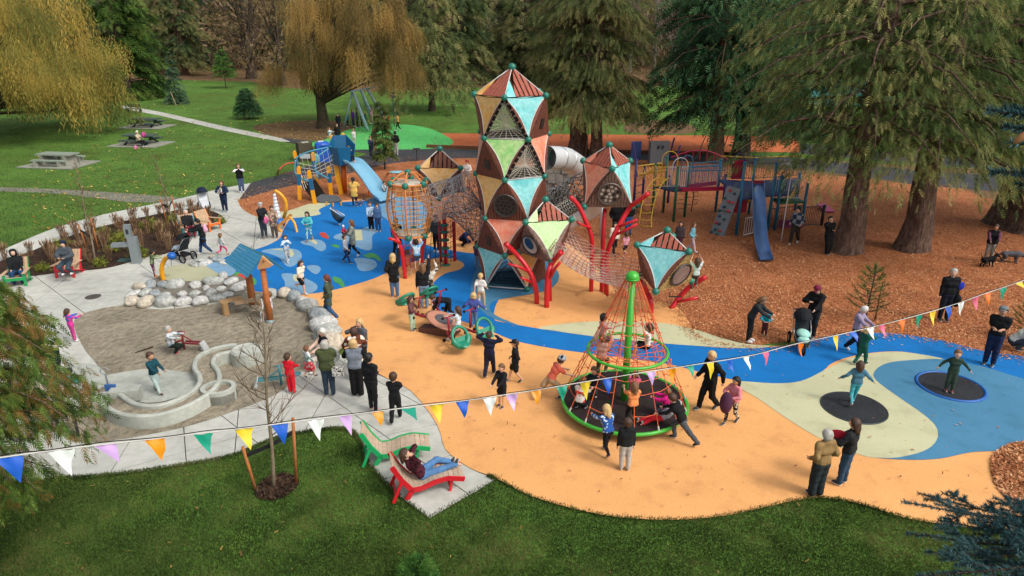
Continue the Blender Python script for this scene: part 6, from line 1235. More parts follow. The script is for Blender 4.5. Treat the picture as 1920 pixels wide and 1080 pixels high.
# pine saplings in the chips
def pine(c, h, R, label, nb=46, seed=3):
    root = empty('pine_sapling', tuple(c), 0, label, 'young tree'); rd = random.Random(seed); mb(bark_dark).tube([(0, 0, 0), (.02, 0, h)], [.035, .012], 6).build('trunk', root, True); b = mb(bark_dark); P = []; D = []
    for i in range(nb):
        z = h*(.15+.8*i/nb); a = i*2.4; L_ = R*(1.15-z/h)**.7*rd.uniform(.8, 1.1); e = Vector((math.cos(a)*L_, math.sin(a)*L_, z+L_*.45)); s = Vector((0, 0, z)); m_ = s.lerp(e, .5)-Vector((0, 0, .06)); b.tube([s, m_, e], [.012, .009, .005], 4, False)
        for k in range(26): t = rd.uniform(.3, 1)**.7; p = s.lerp(m_, t*2) if t < .5 else m_.lerp(e, t*2-1); P.append(p); D.append((e-s).normalized()*.7+Vector((rd.gauss(0, .5), rd.gauss(0, .5), rd.gauss(.3, .4))))
    for k in range(60): P.append(Vector((0, 0, h-rd.uniform(0, .25)))); D.append(Vector((rd.gauss(0, .5), rd.gauss(0, .5), .7)))
    b.build('branches', root); T = (np.array([(x-.012, 0, 0) for x in (-.0,)]+[(.012, 0, 0), (-.22, 1, .05), (-.01, 0, 0), (.01, 0, 0), (.0, 1.05, -.05), (-.01, 0, 0), (.012, 0, 0), (.24, .98, .04), (-.01, 0, 0), (.01, 0, 0), (.1, 1, .2), (-.01, 0, 0), (.01, 0, 0), (-.1, 1, -.2)]), np.arange(15).reshape(5, 3))
    P = np.array(P); D = np.array(D); n = len(P); v, f = spray(P, D, RNG.uniform(.12, .2, n), T); link('needles', npmesh('needles', v, f, pin_m, tint=np.repeat(RNG.uniform(0, 1, n), 15)), root)
pine(U(1622, 600, .012), 1.95, .75, 'young long needled pine in the chips behind the lavender sweater woman'); pine(U(1925, 640, .012), 1.5, .7, 'pine sapling cut by the right edge behind the man with crossed arms', 40, 5)
f1 = U(1640, 602); b = mb(M('#7c5a3c', .8)); b.tube([f1, PV(f1, 532)], .025, 6); tag(b.build('stake', smooth=True), 'thin stake beside the long needled pine sapling', 'stake')
conifer(U(783, 1108), .5, .16, .02, 120, 24, .16, pin_m, bark_dark, 'bright green shrub tip peeping in at the bottom edge', T=T3, prof=.6, tr=.02, name='shrub', droop=-.2, rise=.5, hang=-.6, cat='shrub')
# ================================================================ FOREGROUND TREES
def strands(root, segs, nsub, T, S, mat, hang, jit=.35, dens=60, side=.35, name='foliage', tint0=.3):
    """foliage fronds along branch polylines"""
    P = []; D = []; SS = []; tn = []
    for pts in segs:
        pts = [Vector(p) for p in pts]; L_ = sum((pts[i+1]-pts[i]).length for i in range(len(pts)-1)); n = int(dens*L_)
        for _ in range(n):
            t = random.random()**.8*(len(pts)-1); i = min(int(t), len(pts)-2); p = pts[i].lerp(pts[i+1], t-i); d = (pts[i+1]-pts[i]).normalized(); sd = d.cross(Vector((0, 0, 1))).normalized(); s = random.choice((-1, 1))
            P.append(p+Vector((random.gauss(0, .02),)*3)); D.append(d*.6+sd*s*side+Vector((random.gauss(0, jit), random.gauss(0, jit), random.gauss(0, jit)-hang))); SS.append(S*random.uniform(.5, 1.2)); tn.append(random.uniform(.0, 1))
    v, f = spray(np.array(P), np.array(D), np.array(SS), T); return link(name, npmesh(name, v, f, mat, tint=np.repeat(np.array(tn), len(T[0]))), root)
fgc_m = leafmat('near_cedar_foliage', [(.12, L('#2c4020')), (.34, L('#507030')), (.56, L('#7c9846')), (.76, L('#8e6c3c')), (.9, L('#a07a4a'))], 1.6, .35, .7)
tx, ty_ = -8.9, 9.0; root = empty('cedar_tree', (tx, ty_, 0), 0, 'dark green near cedar drooping over the left edge of the plaza', 'tree'); ht = 6.75
mb(bark_red).tube([(0, 0, 0), (0, 0, 3.5), (0.05, 0, ht)], [.16, .11, .02], 10).build('trunk', root, True); bl = mb(bark_red); segs = []
for i in range(84):
    z = 2.5+(ht-2.7)*(i/84)**.95; a = random.uniform(-2.4, 1.6); Lb = 3.05*(1.0-(z/ht))**.42*min(1, .45+(z-2.5)*.4)*random.uniform(.6, 1.1)+.2; d = Vector((math.cos(a), math.sin(a), 0)); p0 = Vector((0, 0, z)); pts = [p0+d*Lb*t+Vector((0, 0, Lb*(.22*math.sin(t*2.4)-.42*t**2.2))) for t in (0, .25, .5, .75, 1)]
    bl.tube(pts, [.03, .024, .018, .012, .004], 4, False)
    for t in (.3, .45, .6, .72, .84, .95):
        q = p0+d*Lb*t+Vector((0, 0, Lb*(.22*math.sin(t*2.4)-.42*t**2.2)))
        for s in (-1, 1):
            sd = Vector((-d.y, d.x, 0))*s; l = Lb*.34*(1.2-t*.6); e = q+(d*.5+sd*.8)*l; e.z -= l*.45; segs.append([q, q.lerp(e, .5)+Vector((0, 0, .03)), e])
    segs.append(pts[1:])
bl.build('branches', root); strands(root, segs, 0, T_frond(5, .06, .34, .08), .24, fgc_m, .8, .25, 19, .4, 'crown')
# spruce at the right: branches reaching in
def needles(root, segs, nl, mat, dens=420, name='needles'):
    P = []; D = []; S = []; tn = []
    for pts in segs:
        pts = [Vector(p) for p in pts]
        for i in range(len(pts)-1):
            l = (pts[i+1]-pts[i]).length; d = (pts[i+1]-pts[i]).normalized(); n = int(l*dens); r = random.random()*.3
            for _ in range(n):
                w_ = Vector((random.gauss(0, 1), random.gauss(0, 1), random.gauss(0.15, 1))); w_ = (w_-d*w_.dot(d)).normalized(); P.append(pts[i].lerp(pts[i+1], random.random())); D.append(w_*.85+d*.6); S.append(nl*random.uniform(.7, 1.15)); tn.append(random.random()*.7+r)
    T = (np.array([(-.09, 0, 0), (.09, 0, 0), (0, 1, 0)]), np.array([(0, 1, 2)])); v, f = spray(np.array(P), np.array(D), np.array(S), T); return link(name, npmesh(name, v, f, mat, tint=np.repeat(np.array(tn), 3)), root)
sp0 = Vector((6.3, 4.2, 0)); root = empty('blue_spruce', tuple(sp0), 0, 'blue green spruce whose needled branches reach in from the right edge', 'tree'); mb(bark_dark).tube([(0, 0, 0), (0, 0, 6), (0, 0, 11)], [.2, .14, .04], 10).build('trunk', root, True)
bl = mb(M('#5a4636', .9, .2)); segs = []
def branch(tip, zrise, n=9, sub=.55, base=None, thick=.02):
    tip = tip-sp0; base = base or Vector((0, 0, tip.z+zrise)); pts = smooth_poly([base, base.lerp(tip, .35)+Vector((0, 0, .05)), base.lerp(tip, .7)-Vector((0, 0, .03)), tip], 3, False); bl.tube(pts, [thick*(1-.8*i/(len(pts)-1)) for i in range(len(pts))], 5, False); segs.append(pts[len(pts)//3:]); Lb = (tip-base).length
    for k in range(n):
        t = .28+.68*k/n; q = pts[min(int(t*(len(pts)-1)), len(pts)-2)]; d = (tip-base).normalized(); sd = d.cross(Vector((0, 0, 1))).normalized()*(1 if k % 2 else -1); l = sub*(1.15-t)*Lb*.5*random.uniform(.7, 1.15)+.08; e = q+(d*.75+sd*.7+Vector((0, 0, random.gauss(-.02, .08)))).normalized()*l; bl.tube([q, q.lerp(e, .5), e], [.008, .006, .003], 4, False); segs.append([q, q.lerp(e, .5), e])
        for s2 in (-1, 1):
            for tt in (.4, .7):
                q2 = q.lerp(e, tt); e2 = q2+((e-q).normalized()*.7+((e-q).normalized().cross(Vector((0, 0, 1))))*s2*.7).normalized()*l*.35; bl.tube([q2, e2], [.004, .002], 3, False); segs.append([q2, e2])
for px, py, zc, zr in ((1690, 940, 6.6, .35), (1722, 925, 7.0, .4), (1800, 958, 6.4, .4), (1850, 955, 6.6, .4), (1893, 935, 6.6, .3), (1700, 1000, 6.2, .3), (1735, 1035, 5.8, .3), (1790, 1060, 5.6, .3), (1850, 1030, 5.7, .35), (1760, 975, 6.5, .3), (1900, 1000, 5.8, .3), (1820, 1010, 6.0, .35), (1720, 1080, 5.2, .3), (1880, 1075, 5.2, .3)): branch(W(px, py, zc), zr)
nd = needles(root, segs, .045, nee_m, 800); segs = []
for px, py, zc, zr in ((1852, 207, 4.6, -.25), (1884, 238, 4.6, -.2), (1857, 322, 4.6, .1), (1897, 268, 4.5, -.1), (1905, 345, 4.6, .1), (1880, 200, 5.2, -.3)): branch(W(px, py, zc), zr, 9, .42)
needles(root, segs, .055, nee_m, 1100); bl.build('branches', root)
b = mb(M('#a8744c', .8, .2)); q = W(1914, 258, 4.4)-sp0; dd = Vector((.5, 0, .6)).normalized()
b.ell(q, (.022, .022, .055), 10, 8, Vector((0, 0, 1)).rotation_difference(dd).to_matrix()).build('cone', root, True)
# ================================================================ BUNTING
bp_ = [(-30, 861, 6.9), (0, 858, 7.0), (120, 842, 7.6), (330, 818, 8.8), (480, 800, 9.8), (700, 772, 11.2), (880, 750, 12.2), (1000, 732, 12.6), (1145, 708, 12.9), (1260, 690, 13.2), (1400, 668, 14.2), (1500, 643, 15.2), (1620, 617, 16.2), (1760, 580, 17.0), (1860, 546, 17.5), (1925, 524, 17.8)]
line = smooth_poly([W(*p) for p in bp_], 6, False); bu = empty('bunting_line', tuple(line[0]), 0, 'string of coloured triangular flags across the whole front of the playground', 'bunting'); iu = rel(bu)
mb(white_e).tube(line, .010, 5).build('cord', bu, True, iu); b = mb(back_k); b.tube([p+Vector((0, .0, .022+.01*math.sin(i))) for i, p in enumerate(line)], .008, 4).build('cord', bu, inv=iu)
def near_line(px):
    best = None
    for i in range(len(line)-1):
        for t in (0, .25, .5, .75):
            p = line[i].lerp(line[i+1], t); q = p-Vector((0, 0, CH)); zc = q.y*_c-q.z*_s; x = 960+FPX*q.x/zc
            if best is None or abs(x-px) < best[0]: best = (abs(x-px), p, (line[i+1]-line[i]).normalized())
    return best[1], best[2]
fc = dict(b='#1c5cc4', w='#eef2f2', p='#c8a4d8', o='#f0981c', g='#1c9c80', y='#f4d23c', k='#e46a8c', c='#f27a28')
for i, (px, col, w_, h_, tw) in enumerate([(15, 'b', .29, .29, .15), (110, 'w', .30, .31, 0), (200, 'p', .27, .17, .5), (291, 'o', .28, .30, 0), (379, 'g', .28, .29, .1), (456, 'y', .28, .32, 0), (522, 'b', .27, .33, 0), (590, 'w', .28, .35, 0), (648, 'p', .25, .30, .2), (706, 'o', .22, .24, .1), (762, 'g', .27, .05, 1.2), (818, 'y', .27, .34, 0), (870, 'b', .26, .31, 0), (917, 'w', .26, .34, 0), (961, 'p', .24, .28, .2), (1008, 'o', .22, .27, 0), (1054, 'g', .22, .28, .1), (1100, 'y', .22, .34, 0), (1140, 'b', .22, .30, 0), (1221, 'p', .2, .24, .2), (1258, 'o', .21, .30, 0), (1295, 'g', .2, .22, 0), (1332, 'y', .21, .36, 0), (1367, 'b', .2, .24, .3), (1402, 'w', .18, .26, .2), (1434, 'k', .2, .30, 0), (1500, 'c', .21, .30, .1), (1570, 'y', .22, .36, 0), (1600, 'b', .24, .18, .5), (1630, 'w', .22, .24, .4), (1657, 'k', .2, .28, .2), (1690, 'c', .22, .33, 0), (1719, 'g', .22, .33, 0), (1752, 'y', .24, .36, 0), (1780, 'b', .24, .36, 0), (1803, 'w', .22, .34, 0), (1832, 'k', .24, .34, 0), (1853, 'c', .24, .33, 0), (1881, 'g', .24, .34, 0), (1910, 'y', .22, .1, .8)]):
    p, t = near_line(px); m = mb(M(fc[col], .35, .06, 8)); nn = t.cross(Vector((0, 0, 1))).normalized(); A, B, C = p-t*w_/2, p+t*w_/2, p-Vector((0, 0, h_))+nn*(.08+tw*.25)
    vs = []; fs = []; K = 6
    for r in range(K+1):
        for s in range(K+1-r):
            u, v = r/K, s/K; q = A*(1-u-v)+B*v+C*u; q = q+nn*(.018*math.sin(v*9+i)*(1-u)+.02*math.sin(u*5+i*2)); vs.append(q-Vector((0, 0, .008)))
    idx = {}; k = 0
    for r in range(K+1):
        for s in range(K+1-r): idx[(r, s)] = k; k += 1
    for r in range(K):
        for s in range(K-r):
            fs.append((idx[(r, s)], idx[(r, s+1)], idx[(r+1, s)]))
            if s+1 <= K-r-1: fs.append((idx[(r, s+1)], idx[(r+1, s+1)], idx[(r+1, s)]))
    vv = [q-nn*.001 for q in vs]; n = len(vs); m.add(vs+vv, fs+[tuple(n+j for j in reversed(f)) for f in fs]); m.build('flag', bu, True, iu)
# ================================================================ PEOPLE
def surf(prims, res, k=.03, cut=None):
    """surface nets of a smooth union of round cones: (a, b, ra, rb)"""
    A = np.array([p[0] for p in prims], float); B = np.array([p[1] for p in prims], float); ra = np.array([p[2] for p in prims], float); rb = np.array([p[3] for p in prims], float)
    R = np.maximum(ra, rb)[:, None]; lo = np.minimum(A-R, B-R).min(0)-2*res; hi = np.maximum(A+R, B+R).max(0)+2*res
    ax = [np.arange(lo[i], hi[i]+res, res) for i in range(3)]; G = np.stack(np.meshgrid(*ax, indexing='ij'), -1); d = None
    for a, b, r1, r2 in zip(A, B, ra, rb):
        ba = b-a; l2 = max(ba@ba, 1e-9); t = np.clip(((G-a)@ba)/l2, 0, 1); q = np.linalg.norm(G-a-t[..., None]*ba, axis=-1)-(r1+(r2-r1)*t)
        if d is None: d = q
        else: h = np.clip(.5+.5*(d-q)/k, 0, 1); d = d*(1-h)+q*h-k*h*(1-h)
    if cut is not None: d = np.maximum(d, cut(G))
    s = d < 0; c = [(i, j, l) for i in (0, 1) for j in (0, 1) for l in (0, 1)]; n = np.array(s.shape)-1
    def sub(X, o): return X[o[0]:o[0]+n[0], o[1]:o[1]+n[1], o[2]:o[2]+n[2]]
    cnt = sum(sub(s, o).astype(int) for o in c); act = (cnt > 0) & (cnt < 8); idx = -np.ones(n, int); idx[act] = np.arange(act.sum()); acc = np.zeros((act.sum(), 3)); num = np.zeros((act.sum(), 1))
    for i in range(8):
        for j in range(i+1, 8):
            if sum(abs(c[i][q]-c[j][q]) for q in range(3)) != 1: continue
            d1, d2 = sub(d, c[i])[act], sub(d, c[j])[act]; m = (d1 < 0) != (d2 < 0); t = np.where(m, d1/np.where(m, d1-d2, 1), 0)[:, None]; p = np.array(c[i])*(1-t)+np.array(c[j])*t; acc += p*m[:, None]; num += m[:, None]
    V_ = (acc/num+np.argwhere(act))*res+lo; F = []
    for a in range(3):
        u, v = (a+1) % 3, (a+2) % 3; sh = [slice(1, -1)]*3; sh[a] = slice(0, -1); s0 = s[tuple(sh)]; sh2 = list(sh); sh2[a] = slice(1, None); s1 = s[tuple(sh2)]; ch_ = np.argwhere(s0 != s1)
        if len(ch_) == 0: continue
        fl = s0[tuple(ch_.T)]; base = ch_.copy(); base[:, u] += 1; base[:, v] += 1; q = []
        for du, dv in ((-1, -1), (0, -1), (0, 0), (-1, 0)): o = base.copy(); o[:, u] += du; o[:, v] += dv; q.append(idx[tuple(o.T)])
        q = np.stack(q, 1); q[~fl] = q[~fl][:, ::-1]; F.append(q)
    return V_, np.concatenate(F)
def ik(a, t, l1, l2, pole):
    a, t, pole = Vector(a), Vector(t), Vector(pole); d = t-a; L_ = min(d.length, (l1+l2)*.999); d.normalize(); x = (l1*l1-l2*l2+L_*L_)/(2*L_) if L_ > 1e-6 else 0; h = math.sqrt(max(0, l1*l1-x*x)); p = (pole-d*pole.dot(d)).normalized(); return a+d*x+p*h, a+d*L_
_shoe = {}
def shoe_mesh(m):
    if m.name in _shoe: return _shoe[m.name]
    b = mb(m); b.ell((0, .035, .022), (.022, .06, .024), 10, 6).use(M('#cfccc8', .7, .03)).ell((0, .035, .008), (.025, .066, .012), 10, 4); me = b.mesh('shoe', True); _shoe[m.name] = me; return me
eyem = M('#1c1614', .3); mouthm = M('#a0524c', .5); _eye = mb(eyem).ell((0, 0, 0), (.007, .003, .004), 8, 5).mesh('eye', True); _mouth = mb(mouthm).ell((0, 0, 0), (.014, .004, .004), 8, 4).mesh('mouth', True)
SK = {'l': '#e4b498', 'm': '#cf9a78', 'd': '#a87452'}; HA = dict(bk='#1a1513', br='#4a3020', lb='#7a5636', bl='#d4b078', gy='#b8b4ac', wh='#dedad2', rd='#6a3424')
NP = 0
def person(px, py, H, face, label, top='jacket:#222', bot='trousers:#222', hair='br.short', legs='stand', arms='down', kid=None, lean=0.0, pitch=0.0, yaw=0.0, shoes='#e8e6e2', skin='l', z0=None, seat=None, hat=None, pos=None, res=None, twist=0.0, armL=None, armR=None, group=None, far=False, stype='person'):
    global NP; NP += 1; rd = random.Random(NP*13+5)
    kid = (H < 1.5) if kid is None else kid
    loc = pos if pos is not None else U(px, py, z0 if z0 is not None else .055)
    root = empty('person', tuple(loc), math.radians(face-90), label, 'person', group); root.scale = (H, H, H)
    hr = .066*(1.25 if H < 1.25 else 1.13 if H < 1.45 else 1.0); legl = .475 if not kid else .455; tor = .285; X, Y, Z = Vector((1, 0, 0)), Vector((0, 1, 0)), Vector((0, 0, 1))
    hp = {'stand': legl+.045, 'walk': legl+.025, 'run': legl+.0, 'crouch': .22, 'sit': .27, 'squat': .17, 'lounge': .2, 'climb': legl+.02, 'kneel': .30, 'lunge': legl-.03, 'jump': legl+.16, 'lie': .10, 'cross': legl+.035, 'float': .06}.get(legs, .5)
    if seat is not None: hp = seat/H
    P = Vector((0, 0, hp)); la = math.radians(lean); Uv = (Y*math.sin(la)+Z*math.cos(la)).normalized(); Fv = (Y*math.cos(la)-Z*math.sin(la)).normalized(); tw = math.radians(twist); Xs = (X*math.cos(tw)+Fv*math.sin(tw)).normalized()
    sw = .098 if kid else .108; slim = .92 if kid else 1.0
    sh = P+Uv*tor; nk = P+Uv*(tor+.035); pa, ya = la+math.radians(pitch), math.radians(yaw); hu = (Y*math.sin(pa)+Z*math.cos(pa)).normalized(); hf = (Y*math.cos(pa)-Z*math.sin(pa)); hf = (hf*math.cos(ya)+X*math.sin(ya)).normalized(); hx_ = hf.cross(hu).normalized(); hc = nk+hu*(.035+hr*.95)+hf*.008
    ft = {'stand': ((.055, .0, .045), (-.055, .02, .045)), 'cross': ((.02, .05, .045), (-.05, -.01, .045)), 'walk': ((.04, .13, .045), (-.045, -.15, .075)), 'run': ((.04, .14, .05), (-.04, -.27, .2)), 'crouch': ((.09, .06, .045), (-.09, .0, .045)), 'squat': ((.08, .10, .045), (-.08, .04, .045)), 'sit': ((.07, .27, .045), (-.07, .25, .045)), 'lounge': ((.05, .47, hp+.10), (-.05, .43, hp+.06)), 'climb': ((.07, .10, .16), (-.07, .06, .045)), 'kneel': ((.09, .15, .045), (-.09, -.2, .04)), 'lunge': ((.05, .12, .045), (-.05, -.34, .06)), 'jump': ((.06, -.05, .16), (-.06, -.12, .2)), 'lie': ((.06, .45, .05), (-.06, .42, .05)), 'float': ((.07, .27, -.2), (-.07, .25, -.2))}[legs]
    hipx = .05; thl, shl = legl*.515, legl*.485; body = []; knees = []; ank = []
    for s, f in zip((1, -1), ft):
        hj = P+X*(s*hipx); f = Vector(f); kn, an = ik(hj, f, thl, shl, (s*.15, 1, .25)); knees.append(kn); ank.append(an); body += [(hj, kn, .05*slim, .034*slim), (kn, an, .036*slim, .022)]; body.append((an, an+Vector((0, .05, -.02)), .022, .02))
    body += [(P-X*.045, P+X*.045, .058*slim, .058*slim), (P+Uv*.10-X*.035, P+Uv*.10+X*.035, .055*slim, .055*slim), (P+Uv*.2-Xs*.05, P+Uv*.2+Xs*.05, .06*slim, .06*slim), (sh-Xs*sw*.82, sh+Xs*sw*.82, .036, .036), (sh, nk+hu*.03, .035, .028), (nk, hc, .028, .03)]
    body += [(hc-hu*hr*.25+hf*hr*.12, hc+hu*hr*.22-hf*hr*.05, hr*.74, hr*.86), (hc-hu*hr*.62+hf*hr*.42, hc-hu*hr*.5+hf*hr*.3, hr*.34, hr*.42)]
    nose = [(hc+hf*hr*.86-hu*hr*.02, hc+hf*hr*1.02-hu*hr*.22, hr*.09, hr*.15), (hc+hx_*hr*.82-hu*hr*.1, hc+hx_*hr*.86+hu*hr*.08, hr*.16, hr*.18), (hc-hx_*hr*.82-hu*hr*.1, hc-hx_*hr*.86+hu*hr*.08, hr*.16, hr*.18)]
    body += nose
    AT = {'down': (.035, .03, -.30), 'phone': (-.055, .17, -.08), 'cross': (-.07, .11, -.15), 'up': (.02, .10, .30), 'fwd': (.0, .28, -.04), 'low': (-.02, .24, -.17), 'head': (.03, .03, .13), 'pocket': (.03, .06, -.22), 'back': (.03, -.12, -.26), 'swing': (.03, .14, -.24), 'out': (.26, .05, -.10), 'hold': (-.03, .17, -.14), 'face': (-.06, .10, .04), 'push': (.03, .29, -.02), 'wide': (.2, .02, -.2), 'hang': (.02, .14, .22), 'floor': (.03, .16, -.3), 'cam': (-.05, .16, .05)}
    PAIR = {'down': ('down', 'down'), 'walk': ('swing', 'back'), 'upl': ('down', 'up'), 'upr': ('up', 'down'), 'facer': ('face', 'cross'), 'phone1': ('phone', 'down'), 'outr': ('out', 'down')}
    kR, kL = PAIR.get(arms, (arms, arms)); kR, kL = armR or kR, armL or kL; sl = []; hands = []
    for s, kk in ((1, kR), (-1, kL)):
        o = AT[kk]; sj = sh+Xs*(s*sw)-Uv*.006; off = Xs*(s*(o[0]*(1 if True else 1)+0))+Fv*o[1]+Uv*o[2]
        if kk in ('down', 'floor', 'back', 'swing', 'pocket', 'low', 'wide'): off = X*(s*o[0])+Y*o[1]*1.0+Z*o[2]
        pole = (s*.35, -1, -.25) if kk not in ('up', 'head', 'hang', 'face', 'cam', 'phone', 'hold') else (s*1, -.1, -.6)
        el, wr_ = ik(sj, sj+off, .158, .142, pole); body += [(sj, el, .034*slim, .024*slim), (el, wr_, .025*slim, .017)]; hd = (wr_-el).normalized()
        body.append((wr_, wr_+hd*.035, .016, .019)); sl += [(sj, el), (el, wr_)]; hands.append((wr_, hd, s))
    if res is None: zc = loc.y*_c+3; res = max(.028, zc*.0013)
    rs_ = res/H; skm = M(SK[skin], .55, .04, 4); P3 = lambda L_: [(tuple(a), tuple(b), r1, r2) for a, b, r1, r2 in L_]
    v, f = surf(P3(body), rs_, .014); vv = v.tolist(); ff = [tuple(q) for q in f.tolist()]; mbb = MB().use(skm); mbb.v = vv; mbb.f = ff; mbb.m = [0]*len(ff)
    if not far:
        for wr_, hd, s in hands:
            sd = hd.cross(Fv); sd = sd.normalized() if sd.length > .1 else X; n_ = sd.cross(hd).normalized()
            for i, l in enumerate((.036, .042, .040, .032)): a = wr_+hd*.045+n_*(i-1.5)*.0095; mbb.tube([a, a+hd*l*.55+sd*.004*s, a+hd*l*.85-sd*s*.014], [.0062, .0056, .004], 5, True)
            a = wr_+hd*.02+n_*.016; mbb.tube([a, a+hd*.022+n_*.016, a+hd*.04+n_*.018], [.0075, .0065, .0045], 5)
    mbb.build('body', root, True)
    def garment(name, pr, mat, k=.02, cut=None, r_=None):
        hz_ = name == 'hair'
        v, f = surf(P3(pr), (r_ or rs_*1.12), k, cut); 
        v = v+(.0035 if hz_ else .0028)*np.sin(v*(np.array([190, 170, 60]) if hz_ else np.array([70, 90, 60]))+NP)[:, [1, 2, 0]]+(0 if hz_ else .0022)*np.sin(v[:, [2, 0, 1]]*130+NP*2)
        me = npmesh(name, v, f, mat, True); return link(name, me, root)
    def mt(spec, rough=.85):
        q = spec.split('/'); c = q[0]
        if len(q) > 1: return M(c, rough, .1, 9, 0, 0, q[1], q[2], float(q[3]) if len(q) > 3 else 12)
        return M(c, rough, .14, 9, .25)
    # trousers
    bk, bc = bot.split(':', 1); bm_ = mt(bc); g = [(P-X*.045-Z*.005, P+X*.045-Z*.005, .066*slim, .066*slim)]
    ex = {'trousers': .014, 'jeans': .012, 'leggings': .006, 'shorts': .018, 'skirt': .02, 'wide': .022}[bk]
    for s, kn, an in zip((1, -1), knees, ank):
        hj = P+X*(s*hipx)
        if bk == 'shorts': m_2 = hj.lerp(kn, .75); g += [(hj, m_2, .052*slim+ex, .044*slim+ex)]
        elif bk == 'skirt': m_2 = hj.lerp(kn, .85); g += [(hj, m_2, .06+ex, .075+ex), (P, (P+(knees[0]+knees[1])/2*1)/2 if False else hj.lerp(m_2, .5), .06, .07)]
        else: g += [(hj, kn, .05*slim+ex, .034*slim+ex), (kn, an.lerp(kn, .04), .034*slim+ex, .024+ex*(1.0 if bk != 'wide' else 1.2))]
    garment('skirt' if bk == 'skirt' else 'trousers', g, bm_, .016)
    # top
    tk, tc_ = top.split(':', 1); tmt = mt(tc_); ext = {'jacket': .016, 'coat': .02, 'puffer': .028, 'tee': .011, 'sweater': .014, 'vest': .022, 'hoodie': .018}[tk]
    g = [(P+Uv*.03-X*.045, P+Uv*.03+X*.045, .058*slim+ext, .058*slim+ext), (P+Uv*.10-X*.036, P+Uv*.10+X*.036, .054*slim+ext, .054*slim+ext), (P+Uv*.2-Xs*.05, P+Uv*.2+Xs*.05, .059*slim+ext, .059*slim+ext), (sh-Xs*sw*.82, sh+Xs*sw*.82, .036+ext*.8, .036+ext*.8), (sh, nk-hu*.005, .04+ext*.5, .034+ext*.4)]
    if tk in ('coat',):
        for s, kn in zip((1, -1), knees): hj = P+X*(s*hipx*.7); g.append((hj, hj.lerp(kn, .5), .066, .07))
    if tk in ('hoodie', 'coat', 'jacket') and rd.random() < .7: g.append((nk-hf*.035-Xs*.025, nk-hf*.035+Xs*.025, .026, .026))
    slv = [] 
    for (a, b_), i in zip(sl, range(4)):
        up_ = i % 2 == 0
        if tk == 'tee': 
            if up_: slv.append((a, a.lerp(b_, .75), .036*slim+ext, .032*slim+ext))
        elif tk == 'vest': pass
        else: slv.append((a, b_, (.034 if up_ else .025)*slim+ext*.8, (.025 if up_ else .018)*slim+ext*.7))
    garment({'vest': 'vest', 'tee': 'shirt', 'sweater': 'sweater', 'coat': 'coat', 'puffer': 'jacket', 'hoodie': 'hoodie'}.get(tk, 'jacket'), g+slv, tmt, .018)
    if tk == 'vest': garment('sleeves', [(a, b_, (.034 if i % 2 == 0 else .025)+.012, (.025 if i % 2 == 0 else .018)+.012) for i, (a, b_) in enumerate(sl)], mt(armcol.get(NP, '#222')), .012)
    # hair
    hcol, hsty = hair.split('.'); hm_ = M(HA[hcol], .6, .25, 14, .4); cutn = hf
    if hsty != 'none':
        hg = [(hc+hu*hr*.16-hf*hr*.12, hc+hu*hr*.30-hf*hr*.10, hr*.97, hr*.93), (hc-hu*hr*.25-hf*hr*.3, hc-hf*hr*.25, hr*.8, hr*.9)]
        off = np.array(hc+hf*hr*.50+hu*hr*.18); nn = np.array((hf*.80-hu*.60).normalized())
        ct = lambda G: (G-off)@nn
        bits = []
        if hsty == 'long': bits = [(hc-hf*hr*.7, hc-hf*hr*.95-hu*hr*2.1, hr*.62, hr*.5), (hc-hf*hr*.4+hx_*hr*.55, nk-hf*.04+hx_*.05-hu*.03, hr*.5, hr*.34), (hc-hf*hr*.4-hx_*hr*.55, nk-hf*.04-hx_*.05-hu*.03, hr*.5, hr*.34)]
        if hsty == 'bob': bits = [(hc-hf*hr*.4+hx_*hr*.5, hc-hu*hr*.9-hf*hr*.3+hx_*hr*.5, hr*.55, hr*.5), (hc-hf*hr*.4-hx_*hr*.5, hc-hu*hr*.9-hf*hr*.3-hx_*hr*.5, hr*.55, hr*.5)]
        if hsty == 'pony': bits = [(hc-hf*hr*.9+hu*hr*.3, hc-hf*hr*1.5-hu*hr*1.6, hr*.34, hr*.22)]
        if hsty == 'bun': bits = [(hc-hf*hr*.75+hu*hr*.85, hc-hf*hr*.8+hu*hr*.95, hr*.38, hr*.36)]
        if hsty == 'curly': bits = [(hc-hf*hr*.6, hc-hf*hr*.8-hu*hr*1.3, hr*.85, hr*.75), (hc+hx_*hr*.7-hu*hr*.3, hc+hx_*hr*.7-hu*hr*1.0-hf*hr*.3, hr*.5, hr*.5), (hc-hx_*hr*.7-hu*hr*.3, hc-hx_*hr*.7-hu*hr*1.0-hf*hr*.3, hr*.5, hr*.5)]
        garment('hair', hg+bits, hm_, .02, ct, min(rs_, .018))
    if hat:
        hk, hcx = hat.split(':', 1); hmm = mt(hcx)
        if hk == 'hood': off2 = np.array(hc+hf*hr*.55); nn2 = np.array(hf); garment('hood', [(hc+hu*hr*.2-hf*hr*.15, hc-hu*hr*.6-hf*hr*.3, hr*1.15, hr*1.05)], hmm, .02, lambda G: (G-off2)@nn2, min(rs_, .018))
        else:
            off2 = np.array(hc+hu*hr*.22); nn2 = np.array((-hu+hf*.15).normalized()); garment({'cap': 'cap', 'beanie': 'beanie', 'helmet': 'helmet'}[hk], [(hc+hu*hr*.2, hc+hu*hr*(.45 if hk == 'beanie' else .3), hr*(1.2 if hk == 'helmet' else 1.08), hr*(1.1 if hk == 'helmet' else .98))]+([(hc+hu*hr*1.55, hc+hu*hr*1.6, hr*.25, hr*.25)] if hk == 'beanie' and kid else []), hmm, .015, lambda G: (G-off2)@nn2, min(rs_, .018))
            if hk == 'cap': mb(hmm).ell(hc+hf*hr*1.15+hu*hr*.3, (hr*.62, hr*.55, hr*.08), 12, 5, Matrix((hx_, hf, hu)).transposed()).build('cap_peak', root, True)
